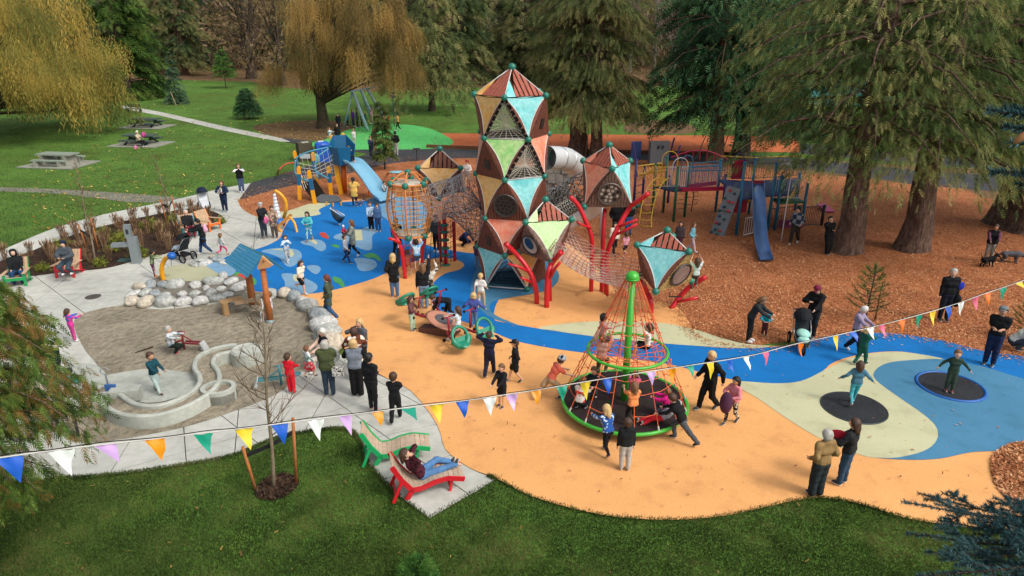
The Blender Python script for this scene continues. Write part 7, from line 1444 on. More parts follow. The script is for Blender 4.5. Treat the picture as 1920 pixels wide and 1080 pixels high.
    if not far:
        Rh = Matrix((hx_, hf, hu)).transposed().to_4x4()
        for s in (-1, 1): o = link('eye', _eye, root); o.matrix_local = Matrix.Translation(hc+hf*hr*.93+hx_*hr*.33*s+hu*hr*.02)@Rh@Matrix.Scale(hr/.066, 4)
        o = link('mouth', _mouth, root); o.matrix_local = Matrix.Translation(hc+hf*hr*.93-hu*hr*.52)@Rh@Matrix.Scale(hr/.066, 4)
    smm = M(shoes, .6, .1)
    for an, kn in zip(ank, knees):
        o = link('shoe', shoe_mesh(smm), root); ty = 0 if an.z < hp+.0 and legs not in ('lounge', 'lie') else 0; rx = 0
        if legs in ('lounge', 'lie', 'float') and an.z > hp-.1: rx = math.radians(65)
        elif an.z > .07: rx = -math.radians(40) if legs in ('run', 'walk', 'jump', 'lunge') else 0
        o.rotation_euler = (rx, 0, 0); o.location = an+Vector((0, 0, -.04)) if rx == 0 else an+Vector((0, .0, -.02)); o.scale = (1.05, 1.08, 1.1)
    root['hand'] = 0; del root['hand']
    root_info = dict(hands=[Vector(loc)+Matrix.Rotation(math.radians(face-90), 3, 'Z')@(Vector(w)*H) for w, _, _ in hands], head=Vector(loc)+Matrix.Rotation(math.radians(face-90), 3, 'Z')@(hc*H), back=Vector(loc)+Matrix.Rotation(math.radians(face-90), 3, 'Z')@((P+Uv*.18-Fv*.11)*H))
    return root_info
armcol = {}
def nextarm(c): armcol[NP+1] = c
def pack(p, face, col, label, s=1.0, cat='backpack'):
    b = mb(M(col, .8, .15)); b.ell((0, 0, 0), (.15*s, .09*s, .21*s), 14, 8).ell((0, -.07*s, -.05*s), (.11*s, .05*s, .1*s), 10, 6).tube([(-.1*s, .08*s, .16*s), (-.1*s, .16*s, .05*s), (-.1*s, .08*s, -.12*s)], .015, 5).tube([(.1*s, .08*s, .16*s), (.1*s, .16*s, .05*s), (.1*s, .08*s, -.12*s)], .015, 5)
    o = b.build(cat.replace(' ', '_'), None, True); o.location = p; o.rotation_euler.z = math.radians(face-90); return tag(o, label, cat)
pr_ = person
# ---- front group at the right
pr_(1529, 930, 1.64, 108, 'grey haired woman in tan coat and dark trousers standing at the lawn edge', 'jacket:#96794e', 'wide:#2c3436', 'gy.bob', arms='pocket', shoes='#2c2c38')
i_ = pr_(1579, 908, 1.66, 135, 'long haired woman in black jacket and blue jeans carrying a red coat', 'jacket:#26282a', 'jeans:#33506a', 'br.long', arms='hold', shoes='#2a2c34')
b = mb(M('#b01c30', .85, .12)); h = i_['hands'][0].lerp(i_['hands'][1], .5); b.ell((0, 0, .02), (.2, .15, .13), 14, 8).ell((-.1, 0, -.14), (.12, .08, .2), 12, 7); o = b.build('folded_coat', None, True); o.location = h; tag(o, 'red coat bundled in the arms of the long haired woman', 'coat')
pr_(1598, 757, 1.28, 75, 'curly haired girl in denim jacket jumping on the dark rimmed trampoline', 'jacket:#4a7c94', 'leggings:#4cb4c4', 'br.curly', 'walk', 'wide', shoes='#e8ecf0', z0=.12)
pr_(1778, 733, 1.22, 250, 'boy in dark green outfit standing on the blue rimmed trampoline', 'sweater:#31463a', 'trousers:#3c4c3c', 'lb.short', arms='wide', shoes='#8a3438', z0=.09)
pr_(1612, 684, 1.25, 25, 'child in green tracksuit with white side stripes walking below the bunting', 'jacket:#1f5c50', 'trousers:#1f5c50', 'bl.short', 'walk', 'face', shoes='#20242a')
pr_(1598, 661, 1.62, 320, 'white haired woman in lavender sweater looking down beside the blue rubber', 'sweater:#9a8ca8', 'trousers:#22242a', 'wh.short', 'walk', 'low', pitch=35, shoes='#e0e0e0')
pr_(1519, 632, 1.8, 225, 'man in maroon cap and black hoodie looking at his phone behind the stroller', 'hoodie:#17181b', 'trousers:#2a2c30', 'br.short', hat='cap:#7c2440', arms='phone1', armL='low', pitch=22, shoes='#222')
pr_(1402, 640, 1.66, 330, 'long haired woman in dark jacket and leggings bending to a small child', 'jacket:#2b3032', 'leggings:#1a1b1f', 'lb.long', arms='low', lean=22, pitch=15, shoes='#eceae8')
pr_(1432, 628, .95, 250, 'small child in turquoise jacket held by the bending woman', 'jacket:#1fa4bc', 'trousers:#4c2830', 'br.short', arms='hold', lean=15, shoes='#33302c')
i_ = pr_(1766, 600, 1.84, 262, 'grey haired man in black jacket holding a rucksack under the bunting', 'jacket:#17191d', 'trousers:#1c2230', 'gy.short', arms='down', yaw=25, shoes='#15161a')
pack(i_['hands'][1]-Vector((-.0, .0, .16)), 200, '#1a1b20', 'black rucksack hanging from the hand of the grey haired man', 1.15); b = mb(M('#2038a8', .85)); b.ell((0, 0, 0), (.17, .1, .16), 12, 7); o = b.build('blue_jacket', None, True); o.scale = (.8, .6, .9); o.location = i_['hands'][1]+Vector((.04, .02, .34)); tag(o, 'blue jacket draped over the arm of the grey haired man', 'jacket')
pr_(1853, 683, 1.84, 230, 'man in grey cap and black tee with crossed arms at the blue rubber', 'tee:#1a1b1e', 'trousers:#1f2a4a', 'br.short', arms='cross', hat='cap:#7a8488', skin='m', shoes='#1c1c20', pitch=-5)
pr_(1893, 652, 1.6, 330, 'person in pale jacket crouching behind the man with crossed arms', 'jacket:#cfd2c4', 'trousers:#3a4450', 'br.short', 'squat', 'low', lean=40, shoes='#222')
nextarm('#6c4456'); i_ = pr_(1850, 492, 1.66, 245, 'woman in long black vest over plum sweater walking two dogs', 'vest:#1b1c22', 'leggings:#9a968e', 'br.short', arms='low', skin='m', shoes='#d8d8d8', z0=.015)
hL = i_['hands']
pr_(1549, 476, 1.68, 268, 'person in black coat and flared trousers leaning back on the cedar trunk', 'coat:#17181b', 'wide:#16171b', 'bk.short', 'cross', 'facer', lean=-12, shoes='#1a1a1c', z0=.015)
pr_(1488, 457, 1.76, 225, 'man in checked shirt and beanie walking by the old play set fence', 'jacket:#343c4a/check/#8a929c/9', 'trousers:#3a342e', 'br.short', 'walk', 'pocket', hat='beanie:#203c34', yaw=20, shoes='#c8c4be', z0=.015)
def dog(px, py, rz, s, mat, label, tail=1, head_low=False):
    c = U(px, py, .015); hz = .30 if not head_low else .14; pr = [((0, -.20, .27), (0, .18, .29), .085, .105), ((0, .2, .33), (0, .30, hz+.12), .06, .055), ((0, .32, hz+.12), (0, .44, hz+.06), .062, .03), ((.035, .29, hz+.17), (.04, .27, hz+.22), .02, .012), ((-.035, .29, hz+.17), (-.04, .27, hz+.22), .02, .012), ((0, -.26, .31), (0, -.36, .42*tail+.1), .025, .012)]
    for x in (-.06, .06): pr += [((x, .16, .26), (x, .15, .13), .04, .024), ((x, .15, .13), (x, .17, .02), .022, .02), ((x, .17, .018), (x, .2, .016), .02, .018), ((x, -.19, .26), (x, -.13, .16), .06, .035), ((x, -.13, .16), (x, -.23, .10), .03, .02), ((x, -.23, .10), (x, -.21, .02), .02, .018), ((x, -.21, .018), (x, -.17, .016), .02, .018)]
    v, f = surf(pr, .02, .02); me = npmesh('dog', v*s, f, mat, True); o = link('dog', me, None, c); o.rotation_euler.z = rz; return tag(o, label, 'dog', None)
dog(1850, 500, math.radians(-80), 1.15, M('#141416', .9, .3, 12, .6), 'small black dog standing at the feet of the woman in plum'); dog(1892, 492, math.radians(-105), 1.35, M('#5e5c60', .9, .3, 12, .6), 'grey dog sniffing the chips right of the black dog', .2, True)
b = mb(back_k); c1, c2 = U(1846, 496, .35), U(1883, 489, .4); b.tube(smooth_poly([hL[1], hL[1].lerp(c1, .5)-Vector((0, 0, .1)), c1], 3, False), .012, 4).tube(smooth_poly([hL[0], hL[0].lerp(c2, .5)-Vector((0, 0, .15)), c2], 3, False), .012, 4); tag(b.build('dog_leads'), 'two thin black leads between the woman in plum and her dogs', 'leads')
# ---- around the cone
pr_(1171, 882, 1.36, 92, 'boy in black hoodie and light grey joggers standing in front of the cone spinner', 'hoodie:#1f2326', 'trousers:#bdbcb8', 'br.short', shoes='#17181a')
pr_(1138, 852, 1.3, 112, 'blond girl in blue patterned top pushing the cone rim from the front', 'sweater:#2e5fae/noise/#cfe0f0/16', 'leggings:#1a1c24', 'bl.long', 'walk', 'push', lean=14, shoes='#4a4870')
pr_(1276, 828, 1.42, 150, 'boy in black jacket with striped sleeves pushing the cone rim on the right', 'jacket:#1a1b1e', 'trousers:#50565c', 'br.short', 'lunge', 'push', lean=30, shoes='#1a1a1c')
pr_(1031, 748, 1.42, 20, 'boy in coral tee and bike helmet pushing the cone rim from the left', 'tee:#f2745c', 'shorts:#b99a74', 'br.short', 'lunge', 'push', lean=30, hat='helmet:#c8ccd0/noise/#222428/9', shoes='#33343a')
pr_(1326, 767, 1.72, 200, 'person in black hoodie and joggers striding right of the cone, yellow flag before the head', 'hoodie:#151619', 'trousers:#17181c', 'bl.short', 'walk', 'walk', shoes='#3a3c40', pitch=15)
i_ = pr_(1370, 793, 1.34, 215, 'girl in pink top and dotted leggings carrying a plum coat', 'sweater:#e08a94', 'leggings:#1d1d22/noise/#d8d0b8/22', 'bk.long', 'walk', 'hold', skin='m', shoes='#33343a')
b = mb(M('#54304a', .8, .15)); b.ell((0, 0, 0), (.16, .14, .3), 14, 8); o = b.build('plum_coat', None, True); o.location = i_['hands'][1]+Vector((-.12, .0, -.12)); tag(o, 'plum coat carried by the girl in pink', 'coat')
ZP = ZD+.0
def onp(px, py, z=ZD): return U(px, py, z)
pr_(1186, 803, 1.26, 100, 'girl in orange tee and black leggings climbing on the cone ropes', 'tee:#f79a5c', 'leggings:#1b1c20', 'lb.long', 'climb', 'fwd', pos=onp(1184, 800), shoes='#e4b4b4')
pr_(1180, 740, 1.02, 80, 'small child in pink jacket behind the pole of the cone', 'jacket:#f06a94', 'trousers:#b4b0ac', 'lb.short', 'stand', 'fwd', pos=onp(1186, 765), shoes='#ddd')
pr_(1248, 760, 1.08, 150, 'child in magenta jacket at the right of the cone floor', 'puffer:#e0248c', 'trousers:#4c5060', 'lb.pony', 'crouch', 'fwd', pos=onp(1247, 780), shoes='#888')
pr_(1208, 780, 1.2, 195, 'child in red lying on the cone floor', 'jacket:#9a9aa4', 'trousers:#c8202c', 'gy.short', 'lie', 'low', pos=onp(1238, 790), lean=-55, shoes='#555')
pr_(1082, 757, 1.3, 60, 'child in white and red top crouching at the left of the cone floor', 'tee:#e8e2da/noise/#d84a3c/6', 'trousers:#22262a', 'lb.short', 'squat', 'fwd', pos=onp(1086, 768), lean=15, shoes='#22242c')
pr_(1112, 735, 1.2, 250, 'child in dark clothes sitting at the back left of the cone floor', 'jacket:#26282e', 'trousers:#33383a', 'lb.short', 'squat', 'hold', pos=onp(1112, 740), shoes='#c8c8c8')
pr_(1128, 705, 1.25, 70, 'child in camouflage trousers climbing the left ropes below the hoop', 'sweater:#c89484', 'trousers:#4c4c34/noise/#8a8460/10', 'lb.short', 'climb', 'hang', pos=W(1126, 710, 17.3), shoes='#ddd')
pr_(1132, 650, 1.2, 20, 'dark haired child holding the cone ropes at the left of the hoop', 'tee:#d8a49c', 'shorts:#6a4c4c', 'bk.short', 'climb', 'fwd', pos=W(1128, 668, 17.6), shoes='#b44')
pr_(1216, 640, 1.2, 170, 'girl in white top and black shorts sitting in the upper cone net', 'tee:#ece8e4', 'shorts:#1a1b1e', 'br.long', 'float', 'hang', seat=.0, pos=W(1214, 648, 17.3), shoes='#e8b0a8')
# ---- centre front
pr_(941, 762, 1.25, 235, 'small boy in black jacket standing behind the bunting left of the cone', 'jacket:#1e1f24', 'shorts:#1d1d22', 'lb.short', arms='low', shoes='#26262a')
pr_(966, 716, 1.33, 185, 'boy in black cap and long black jacket with bare legs', 'coat:#202126', 'shorts:#1c1c20', 'br.short', 'walk', 'pocket', hat='cap:#1a1a1c', shoes='#26262a')
pr_(918, 705, 1.45, 70, 'boy in navy tracksuit with both hands on his head', 'jacket:#20243e', 'trousers:#22263e', 'br.short', 'walk', 'head', shoes='#dcd4d0', kid=True)
pr_(889, 614, 1.22, 85, 'blond child in blue puffer jacket and jeans behind the rocker', 'puffer:#4c5aa4', 'jeans:#5c7ca4', 'bl.bob', arms='wide', shoes='#333')
pr_(902, 577, 1.32, 70, 'blond boy in white tee and beige trousers walking towards the tower', 'tee:#f0ece4', 'trousers:#d8bc94', 'bl.short', 'walk', 'walk', shoes='#5c4a60')
pr_(843, 597, 1.35, 185, 'boy in black bending forward over the rocker deck', 'jacket:#1b1c20', 'trousers:#1d1e22', 'br.short', 'walk', 'floor', lean=80, pitch=-20, shoes='#222')
pr_(773, 619, 1.18, 345, 'girl in brown top and mint trousers standing at the left arm of the rocker', 'sweater:#6e4a4c', 'trousers:#b4d0b8', 'br.long', arms='hold', shoes='#2a2a30')
pr_(856, 636, 1.2, 165, 'girl in white hoodie sitting on the near green seat of the rocker', 'hoodie:#dce6ec', 'trousers:#c0ccd0', 'br.long', 'sit', 'fwd', seat=.62, shoes='#ddd', pos=U(860, 642))
pr_(796, 578, 1.66, 95, 'long haired woman in black sweater photographing the climbing children', 'sweater:#1f1f22', 'jeans:#7c98b4', 'lb.long', arms='upr', shoes='#e8e4e0')
pr_(806, 572, 1.5, 80, 'child in cream patterned hoodie and black shorts behind the rocker', 'hoodie:#e0d8c8/noise/#3c3a38/9', 'shorts:#1a1a1e', 'br.short', arms='hang', shoes='#ddd')
pr_(741, 557, 1.68, 95, 'blond woman in black coat and jeans raising one arm by the red post', 'coat:#1e2022', 'jeans:#5a7ea8', 'bl.long', arms='upr', shoes='#e8d8d4', armL='pocket')
pr_(783, 505, 1.22, 95, 'boy in light blue hoodie climbing the net below the basket', 'hoodie:#78b8e8/noise/#d8ecf8/8', 'shorts:#4c5464', 'bk.short', 'climb', 'hang', z0=.5, shoes='#c8c4c4')
pr_(766, 520, 1.15, 90, 'girl in flowery leggings holding the red net below the basket', 'sweater:#c46c54', 'leggings:#d8b8ac/noise/#b45444/12', 'rd.short', 'climb', 'hang', shoes='#c8b4a4')
pr_(746, 476, 1.62, 75, 'person in black behind the leaning red post of the basket', 'jacket:#1a1b20', 'trousers:#1e1f26', 'bk.short', 'walk', 'down', shoes='#2c2c30')
pr_(819, 472, 1.66, 250, 'person in grey jacket and black trousers behind the black net', 'jacket:#4c5458', 'leggings:#1c1c22', 'br.short', arms='pocket', shoes='#ddd')
pr_(866, 460, 1.5, 330, 'person in navy jacket stooping at the edge of the chips left of the tower', 'jacket:#26325a', 'trousers:#1c1c22', 'br.short', 'crouch', 'floor', lean=45, shoes='#222')
pr_(895, 502, 1.15, 80, 'child in plum jacket standing at the left corner of the tower base', 'puffer:#5a4a74', 'jeans:#8aa0a8', 'br.short', arms='fwd', shoes='#a05050')
pr_(877, 352, 1.72, 250, 'person in white top with red gloves walking on the chips left of the tower', 'jacket:#d8d0c8', 'trousers:#c8a484', 'br.short', 'walk', 'hold', hat='cap:#a83430', shoes='#c43c34', far=True, z0=.015)
pr_(1041, 396, 1.5, 265, 'person in dark jacket standing in front of the stone pillar', 'jacket:#3a3c40', 'trousers:#2c2e34', 'br.short', arms='pocket', shoes='#333', far=True, z0=.015)
# ---- blue lagoon
pr_(581, 452, 1.42, 265, 'long haired girl in aqua jacket and patterned leggings on the pale blue shoal', 'jacket:#58c4c8', 'leggings:#a8d4dc/noise/#4c8ca0/10', 'bk.long', 'walk', 'hold', shoes='#8a5234')
pr_(540, 491, 1.18, 300, 'child in white and blue top running on the upper left shoal', 'jacket:#d4e4ec/noise/#3c78a8/5', 'trousers:#b8b8b4', 'br.bob', 'walk', 'hold', shoes='#eee')
pr_(567, 550, 1.38, 330, 'girl in cream tee and black shorts running on the front shoal', 'tee:#f0ead8', 'shorts:#17181c', 'br.long', 'run', 'walk', shoes='#dde4ee', lean=10)
pr_(620, 599, 1.64, 185, 'woman in long olive jacket and jeans with sunglasses at the sand boulders', 'coat:#4a5646', 'jeans:#3a5a80', 'rd.pony', 'walk', 'pocket', shoes='#2a2830')
i_ = pr_(664, 481, 1.66, 195, 'woman in grey green parka carrying a baby across the lagoon', 'coat:#8f958c', 'leggings:#17181c', 'lb.long', 'walk', 'hold', shoes='#ece4e0')
pr_(0, 0, .68, 300, 'baby in red with white hat on the arm of the woman in the parka', 'jacket:#a8283c', 'trousers:#20284a', 'bl.short', 'sit', 'hold', hat='beanie:#f0ece8', seat=.0, pos=i_['hands'][1]+Vector((-.05, -.05, .05)), shoes='#222')
pr_(650, 493, 1.26, 350, 'boy in grey vest and jeans walking beside the woman with the baby', 'hoodie:#b4b4b8', 'jeans:#24385c', 'br.short', 'walk', 'walk', shoes='#1c1c22')
pr_(697, 432, 1.42, 275, 'boy in pale blue lettered sweatshirt and black trousers', 'sweater:#b8d0e4', 'trousers:#1a1b20', 'br.short', arms='low', shoes='#c8ac94')
pr_(710, 434, 1.38, 280, 'boy in blue denim jacket beside the boy in the pale sweatshirt', 'jacket:#4a6a94', 'jeans:#2c4468', 'br.short', arms='down', shoes='#b8906c')
pr_(666, 388, 1.62, 95, 'woman in yellow raincoat with long dark ponytail', 'coat:#f0c060', 'leggings:#241a1c', 'bk.pony', arms='phone', shoes='#4a5464')
pr_(723, 381, 1.05, 300, 'child in black and white check coming off the pale blue slide', 'jacket:#24242a/check/#e0e0e4/14', 'trousers:#22242c', 'bk.short', 'sit', 'low', seat=.5, pos=U(722, 374, .05), shoes='#333')
pr_(672, 385, .9, 10, 'toddler crawling beside the grey deck of the slide tower', 'jacket:#7c7488', 'trousers:#5c6478', 'br.short', 'squat', 'floor', lean=60, shoes='#c88')
i_ = pr_(496, 446, 1.68, 330, 'adult in grey beanie and black jacket holding a pink bag', 'jacket:#22242a', 'jeans:#3c4650', 'gy.short', arms='low', hat='beanie:#b4b4b4', shoes='#8a7460')
pack(i_['hands'][0]+Vector((.04, -.05, -.1)), 0, '#e8709c', 'pink bag held by the adult in the grey beanie', .9, 'bag')
pr_(516, 445, 1.5, 300, 'person in long flowery coat beside the yellow water arch', 'coat:#8a7460/noise/#c4a890/12', 'trousers:#5c4c44', 'br.short', arms='low', shoes='#444')
# ---- slide tower and path
pr_(653, 297, 1.15, 350, 'child in white top starting down the pale blue slide', 'tee:#e8e4e4', 'trousers:#1f2230', 'br.short', 'sit', 'face', seat=.35, pos=V(654, 304, 39.7)+Vector((0, .1, .0)), shoes='#e8b8a8')
pr_(620, 271, 1.45, 330, 'girl in pale grey top on the green mound left of the slide tower', 'sweater:#c8ccd0', 'leggings:#8a9aa0', 'lb.short', 'walk', 'fwd', far=True)
pr_(635, 271, 1.72, 265, 'adult in black coat behind the slide tower', 'coat:#22201f', 'trousers:#4a2c24', 'bk.short', far=True, shoes='#bbb')
pr_(665, 275, 1.45, 270, 'girl in white tee and grey joggers alone on the green mound', 'tee:#eceae8', 'trousers:#b8b4b0', 'lb.long', arms='cross', far=True)
pr_(697, 296, 1.6, 285, 'person in navy jacket on the path left of the slim young cedar', 'jacket:#2a3448', 'trousers:#23283a', 'lb.short', arms='low', far=True, shoes='#333')
pr_(703, 283, 1.66, 300, 'adult in black jacket with red scarf behind the slim young cedar', 'jacket:#1d1e22', 'trousers:#8a7c5c', 'bk.short', hat='hood:#b8203a', far=True)
pr_(743, 291, 1.78, 90, 'man in black hoodie and light grey trousers on the asphalt path', 'hoodie:#191a1c', 'trousers:#b4b0ac', 'bk.short', arms='pocket', far=True, shoes='#eee')
FR = [(636, 246, 1.6, 'sweater:#2c343c/check/#10141a/14', 'trousers:#2a2c34', 'bk.short', 'dark plaid shirt, leftmost at the swing'), (653, 238, 1.4, 'jacket:#2a6a9c', 'trousers:#1c1e28', 'bl.short', 'bright blue jacket left of the swing leg'), (663, 237, 1.62, 'jacket:#6c3ca0', 'trousers:#4c4c6a', 'lb.long', 'purple jacket over white'), (671, 239, 1.8, 'jacket:#3c2428', 'trousers:#1c1a20', 'br.short', 'tall figure in dark maroon jacket'), (679, 238, 1.35, 'jacket:#1c2024', 'trousers:#1c1e22', 'bk.short', 'black coat between the swing legs'), (686, 237, 1.4, 'jacket:#20606c', 'trousers:#204c58', 'bl.short', 'teal jacket behind the thick swing leg'), (705, 239, 1.3, 'jacket:#22242c', 'leggings:#a06c5c', 'lb.long', 'dark top with bare legs'), (709.5, 239, 1.3, 'jacket:#2a2c3a', 'trousers:#2a2c34', 'br.short', 'navy hoodie in the middle of the crowd'), (714, 240, 1.25, 'jacket:#8cb4c4', 'trousers:#6c7c8c', 'bl.short', 'pale blue jacket in the crowd'), (721, 240, 1.5, 'jacket:#b08c74', 'trousers:#2c3430', 'br.short', 'tan jacket in the crowd')]
for px, py, H_, tp_, bt_, hr_, ds in FR: pr_(px, py, H_, random.choice((200, 260, 300, 340)), 'person at the green mound swing in '+ds, tp_, bt_, hr_, far=True, group='people crowding round the basket swing', res=.035)
pr_(697, 232, 1.6, 250, 'woman in pink hoodie standing up on the basket swing', 'hoodie:#e8a8bc', 'leggings:#b48474', 'br.long', arms='hang', far=True, z0=.45, group='people crowding round the basket swing')
pr_(729, 240, 1.4, 0, 'child in red jacket stretching an arm out at the swing', 'jacket:#d0202c', 'trousers:#2c3a34', 'br.short', arms='fwd', far=True, group='people crowding round the basket swing'); pr_(747, 245, 1.6, 200, 'person in orange tee and black trousers at the right of the swing crowd', 'tee:#f0a468', 'trousers:#17181c', 'bk.short', 'walk', 'fwd', far=True, group='people crowding round the basket swing')
# ---- plaza back
nextarm('#e8e8ea'); pr_(454, 361, 1.7, 285, 'woman in long black puffer vest with white sleeves at the plaza corner', 'vest:#17191f', 'jeans:#4c5c7c', 'lb.bob', arms='face', z0=.04, shoes='#ddd')
i_ = pr_(423, 397, 1.66, 275, 'woman in navy coat holding a baby on the plaza', 'coat:#20304a', 'trousers:#22324c', 'rd.bob', arms='hold', z0=.04, shoes='#8aa0b8')
pr_(0, 0, .66, 250, 'baby in pale green held by the woman in the navy coat', 'jacket:#b8ccb8', 'trousers:#dde', 'lb.short', 'sit', 'hold', seat=.0, pos=i_['hands'][1]+Vector((-.08, -.08, .05)), shoes='#ddd')
pr_(357, 442, 1.76, 305, 'man in sunglasses and black leather jacket sitting in the teal chair', 'jacket:#1e1e20', 'trousers:#7c2834', 'gy.short', 'sit', 'low', seat=.4, z0=.04, lean=-18, shoes='#556')
i_ = pr_(386, 476, 1.64, 200, 'woman in black cap and coat pushing a stroller', 'coat:#1c1e20', 'jeans:#24406c', 'bk.short', 'walk', 'fwd', hat='cap:#1a2220', lean=10, z0=.04, shoes='#d8d4c8')
pack(i_['back'], 200, '#f0b4c8', 'pink backpack worn by the woman pushing the stroller', 1)
pr_(419, 480, 1.05, 50, 'small girl in pink leggings running behind the stroller woman', 'sweater:#c4ccc8', 'leggings:#e0407c', 'lb.bob', 'run', 'walk', z0=.04, shoes='#4c2c34')
pr_(290, 520, 1.12, 40, 'child in camouflage hoodie and purple leggings at the yellow water post', 'hoodie:#5a6a4a/noise/#a4ac80/9', 'leggings:#6a2c5c', 'bk.short', 'stand', 'push', z0=.1, shoes='#f0a030', lean=10)
pr_(133, 510, 1.66, 272, 'person in grey puffer and navy beanie crouched up in the red chair', 'puffer:#4c545c', 'trousers:#3c4c58', 'bk.short', 'squat', 'hold', hat='beanie:#1c2a48', seat=.5, z0=.28, pos=U(132, 512, .36), shoes='#eee')
pr_(38, 527, 1.78, 300, 'man in black hooded jacket and jeans in the green chair', 'jacket:#1b1e20', 'jeans:#28466c', 'bk.short', 'sit', 'low', seat=.4, hat='hood:#1b1e20', z0=.04, lean=-12, shoes='#1c2430')
nextarm('#15181c'); pr_(80, 690, 1.66, 20, 'person in black at the picnic bench below the near cedar', 'jacket:#17191d', 'trousers:#1c2436', 'br.short', 'sit', 'low', seat=.48, z0=.04)
pr_(140, 640, 1.1, 60, 'child in pink and blue jacket behind the near cedar branch', 'jacket:#e0409c/noise/#3c5cc0/7', 'leggings:#d04890', 'br.pony', 'stand', 'fwd', z0=.05); pr_(118, 752, 1.3, 60, 'child in turquoise top beside the black bench frame', 'jacket:#28a8b8', 'trousers:#303a50', 'bk.short', 'crouch', 'low', lean=35, z0=.05)
# ---- sand area
pr_(296, 737, 1.24, 335, 'boy in dark teal sweater and pale jeans walking on the concrete pad', 'sweater:#1a4a56', 'jeans:#b4c8c4', 'br.short', 'walk', 'low', z0=.075, skin='m', shoes='#4c3430')
pr_(324, 662, 1.2, 0, 'child in pale patterned hoodie squatting on the dark red digger', 'hoodie:#d4d8dc/noise/#8c9aa4/9', 'trousers:#1c2622', 'gy.short', 'squat', 'push', z0=.05, seat=.28, shoes='#a8283c')
pr_(508, 597, 1.15, 200, 'child in white and lilac top half hidden by the hut post', 'tee:#e0e0ec/noise/#a8a4cc/8', 'shorts:#a8846c', 'lb.short', 'sit', 'low', seat=.4, z0=.05, pos=U(511, 598, .05), shoes='#eef')
pr_(548, 738, 1.2, 75, 'boy in bright red tracksuit with hood standing by the teal digger', 'hoodie:#e01c30', 'trousers:#e01c30', 'br.short', arms='low', z0=.05, shoes='#8a7c60', yaw=35)
pr_(581, 708, 1.0, 40, 'little girl in white top and red flowered skirt jumping off the sand edge', 'sweater:#e8eeec/noise/#7ca8a0/9', 'skirt:#d83c48/noise/#f0b0a8/14', 'lb.short', 'walk', 'out', z0=.15, shoes='#2c3850')
nextarm('#e0c0ac'); pr_(612, 690, 1.6, 215, 'white haired woman in black vest sitting on the sand boulders', 'vest:#1a1b1e', 'trousers:#c8c0b4', 'wh.short', 'sit', 'low', seat=.5, z0=.05)
i_ = pr_(619, 743, 1.66, 97, 'short haired woman in olive quilted jacket with a shoulder bag', 'puffer:#4c5434', 'jeans:#2e3c4c', 'gy.bob', arms='low', z0=.04, shoes='#34343a')
b = mb(M('#d8d4cc', .8, .1, 9, 0, 0, 'noise', '#26262a', 22)); b.box((0, 0, 0), (.3, .1, .24)); o = b.build('shoulder_bag'); o.location = U(638, 700, 1.0)+Vector((0, -.05, 0)); o.location = i_['back']+Vector((.3, .05, -.33)); tag(o, 'black and white patterned bag at the hip of the woman in olive', 'bag')
b = mb(M('#2c2418', .7)); b.tube([i_['back']+Vector((-.18, -.02, .25)), i_['back']+Vector((0, -.09, 0)), i_['back']+Vector((.26, .02, -.24))], .014, 4); tag(b.build('bag_strap', smooth=True), 'dark strap of the patterned bag across the olive jacket', 'strap')
nextarm('#141518'); pr_(671, 742, 1.68, 92, 'blond woman in grey puffer vest with black sleeves and trousers', 'vest:#7c8490', 'wide:#1c1a1c', 'bl.bob', arms='hold', z0=.04, shoes='#dcdcdc')
pr_(700, 772, 1.68, 60, 'woman with dark hair bun in black sweater and leggings with crossed arms', 'sweater:#1e1e22', 'leggings:#26262a', 'bk.bun', arms='cross', z0=.04, skin='m', shoes='#e8c4c0', yaw=20)
pr_(743, 790, 1.42, 85, 'boy in black tee and striped joggers with blue shoes', 'tee:#1b1b1e', 'trousers:#1c1c20', 'br.short', 'walk', 'low', z0=.04, shoes='#4a7cb4')
pr_(682, 697, 1.66, 235, 'blond woman in sunglasses and grey hoodie touching her face', 'hoodie:#565c62', 'trousers:#26262a', 'bl.long', arms='facer', shoes='#3a2a2c')
pr_(672, 714, 1.62, 110, 'dark haired woman in brown sweater with large white pattern', 'coat:#6e3c2c/noise/#e8dccc/7', 'leggings:#1e1c1e', 'br.bob', arms='hold', lean=6, shoes='#3c2c2c')
pr_(822, 890, 1.62, 15, 'dark haired woman in burgundy sweater and jeans reclining on the red lounger', 'sweater:#54202c/noise/#2c1218/22', 'jeans:#5c88b8', 'br.long', 'lounge', 'face', seat=.34, lean=-38, pitch=25, z0=.035, pos=U(797, 914, .035)+Vector((-.05, .05, .0)), shoes='#4c423c')
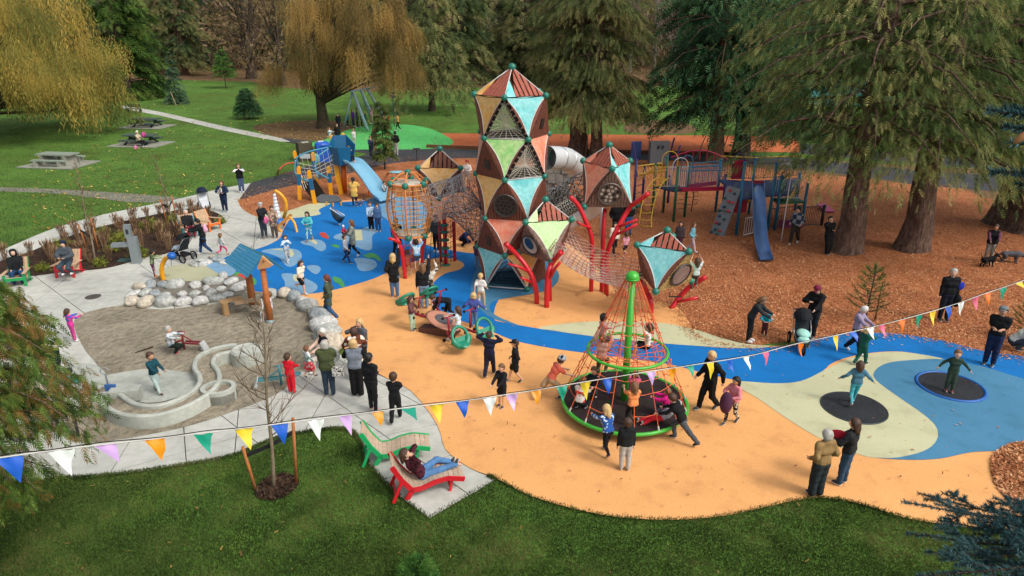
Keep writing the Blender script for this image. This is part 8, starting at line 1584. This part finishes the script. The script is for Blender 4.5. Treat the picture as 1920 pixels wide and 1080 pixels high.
# ---- right middle by the pods
pr_(1150, 478, 1.5, 290, 'girl in cream top with dark hair between the red posts', 'sweater:#e8dccc', 'leggings:#222228', 'bk.long', 'walk', 'down', shoes='#444', z0=.015)
pr_(1172, 480, 1.1, 100, 'small girl in pink top and magenta boots running by the red posts', 'sweater:#e0a0ac', 'shorts:#2c2028', 'br.pony', 'run', 'walk', shoes='#e02c7c', z0=.015)
pr_(1154, 447, 1.78, 268, 'man in black puffer jacket standing behind the red posts', 'puffer:#17181c', 'trousers:#22242a', 'bk.short', arms='pocket', shoes='#222', z0=.015, far=True)
pr_(1177, 440, 1.74, 280, 'man in black jacket and blue jeans behind the thick leaning red post', 'jacket:#1a1b1f', 'jeans:#3c64a0', 'bk.short', arms='pocket', shoes='#222', z0=.015, far=True)
pr_(1296, 472, 1.35, 330, 'blond girl in turquoise vest and pink trousers walking on the chips', 'jacket:#7cc8d8', 'trousers:#d8c0c8', 'lb.short', 'walk', 'pocket', shoes='#ddd', z0=.015)
pr_(1272, 474, 1.45, 250, 'long haired girl in dark jacket behind the lowest pod', 'jacket:#4c4448', 'leggings:#5c3a44', 'br.long', arms='down', shoes='#333', z0=.015)
pr_(1302, 540, 1.2, 90, 'child with windblown dark hair climbing behind the lowest pod', 'tee:#c8d8d4', 'trousers:#5c4c44', 'br.long', 'climb', 'hang', shoes='#c8c8c8', z0=.6, pos=V(1302, 545, 21.9))
i_ = pr_(262, 275, 1.65, 340, 'person in beige jacket and pale hat sitting at the dark picnic table', 'jacket:#c8b49c', 'trousers:#1c1e24', 'wh.short', 'sit', 'low', hat='beanie:#e8e0cc', seat=.45, z0=.07, far=True, shoes='#ddd')
pack(U(270, 275, .07)+Vector((.1, .1, .95)), 0, '#e04ca4', 'magenta backpack on the dark picnic table', 1.1); pack(U(254, 277, .25), 0, '#f08cb4', 'pink bag on the ground beside the dark picnic table', .9, 'bag')
b = mb(M('#26282a', .5)); a_ = U(60, 680, .75); c_ = U(100, 770, .75)
for x in (0, .45): b.bar(a_+Vector((x, 0, 0)), c_+Vector((x, 0, 0)), .05, .04)
for t in (0, .5, 1): q = a_.lerp(c_, t); b.bar(q, q+Vector((.45, 0, 0)), .05, .04).bar(q, Vector((q.x, q.y, .03)), .05, .05).bar(q+Vector((.45, 0, 0)), Vector((q.x+.45, q.y, .03)), .05, .05)
b.use(M('#b4a894', .8)).bar(a_+Vector((-.35, 0, -.1)), c_+Vector((-.35, 0, -.1)), .4, .04).bar(a_+Vector((.2, 0, .03)), c_+Vector((.2, 0, .03)), .5, .03); tag(b.build('bench_table'), 'tan bench table with black metal frame under the near cedar', 'table')
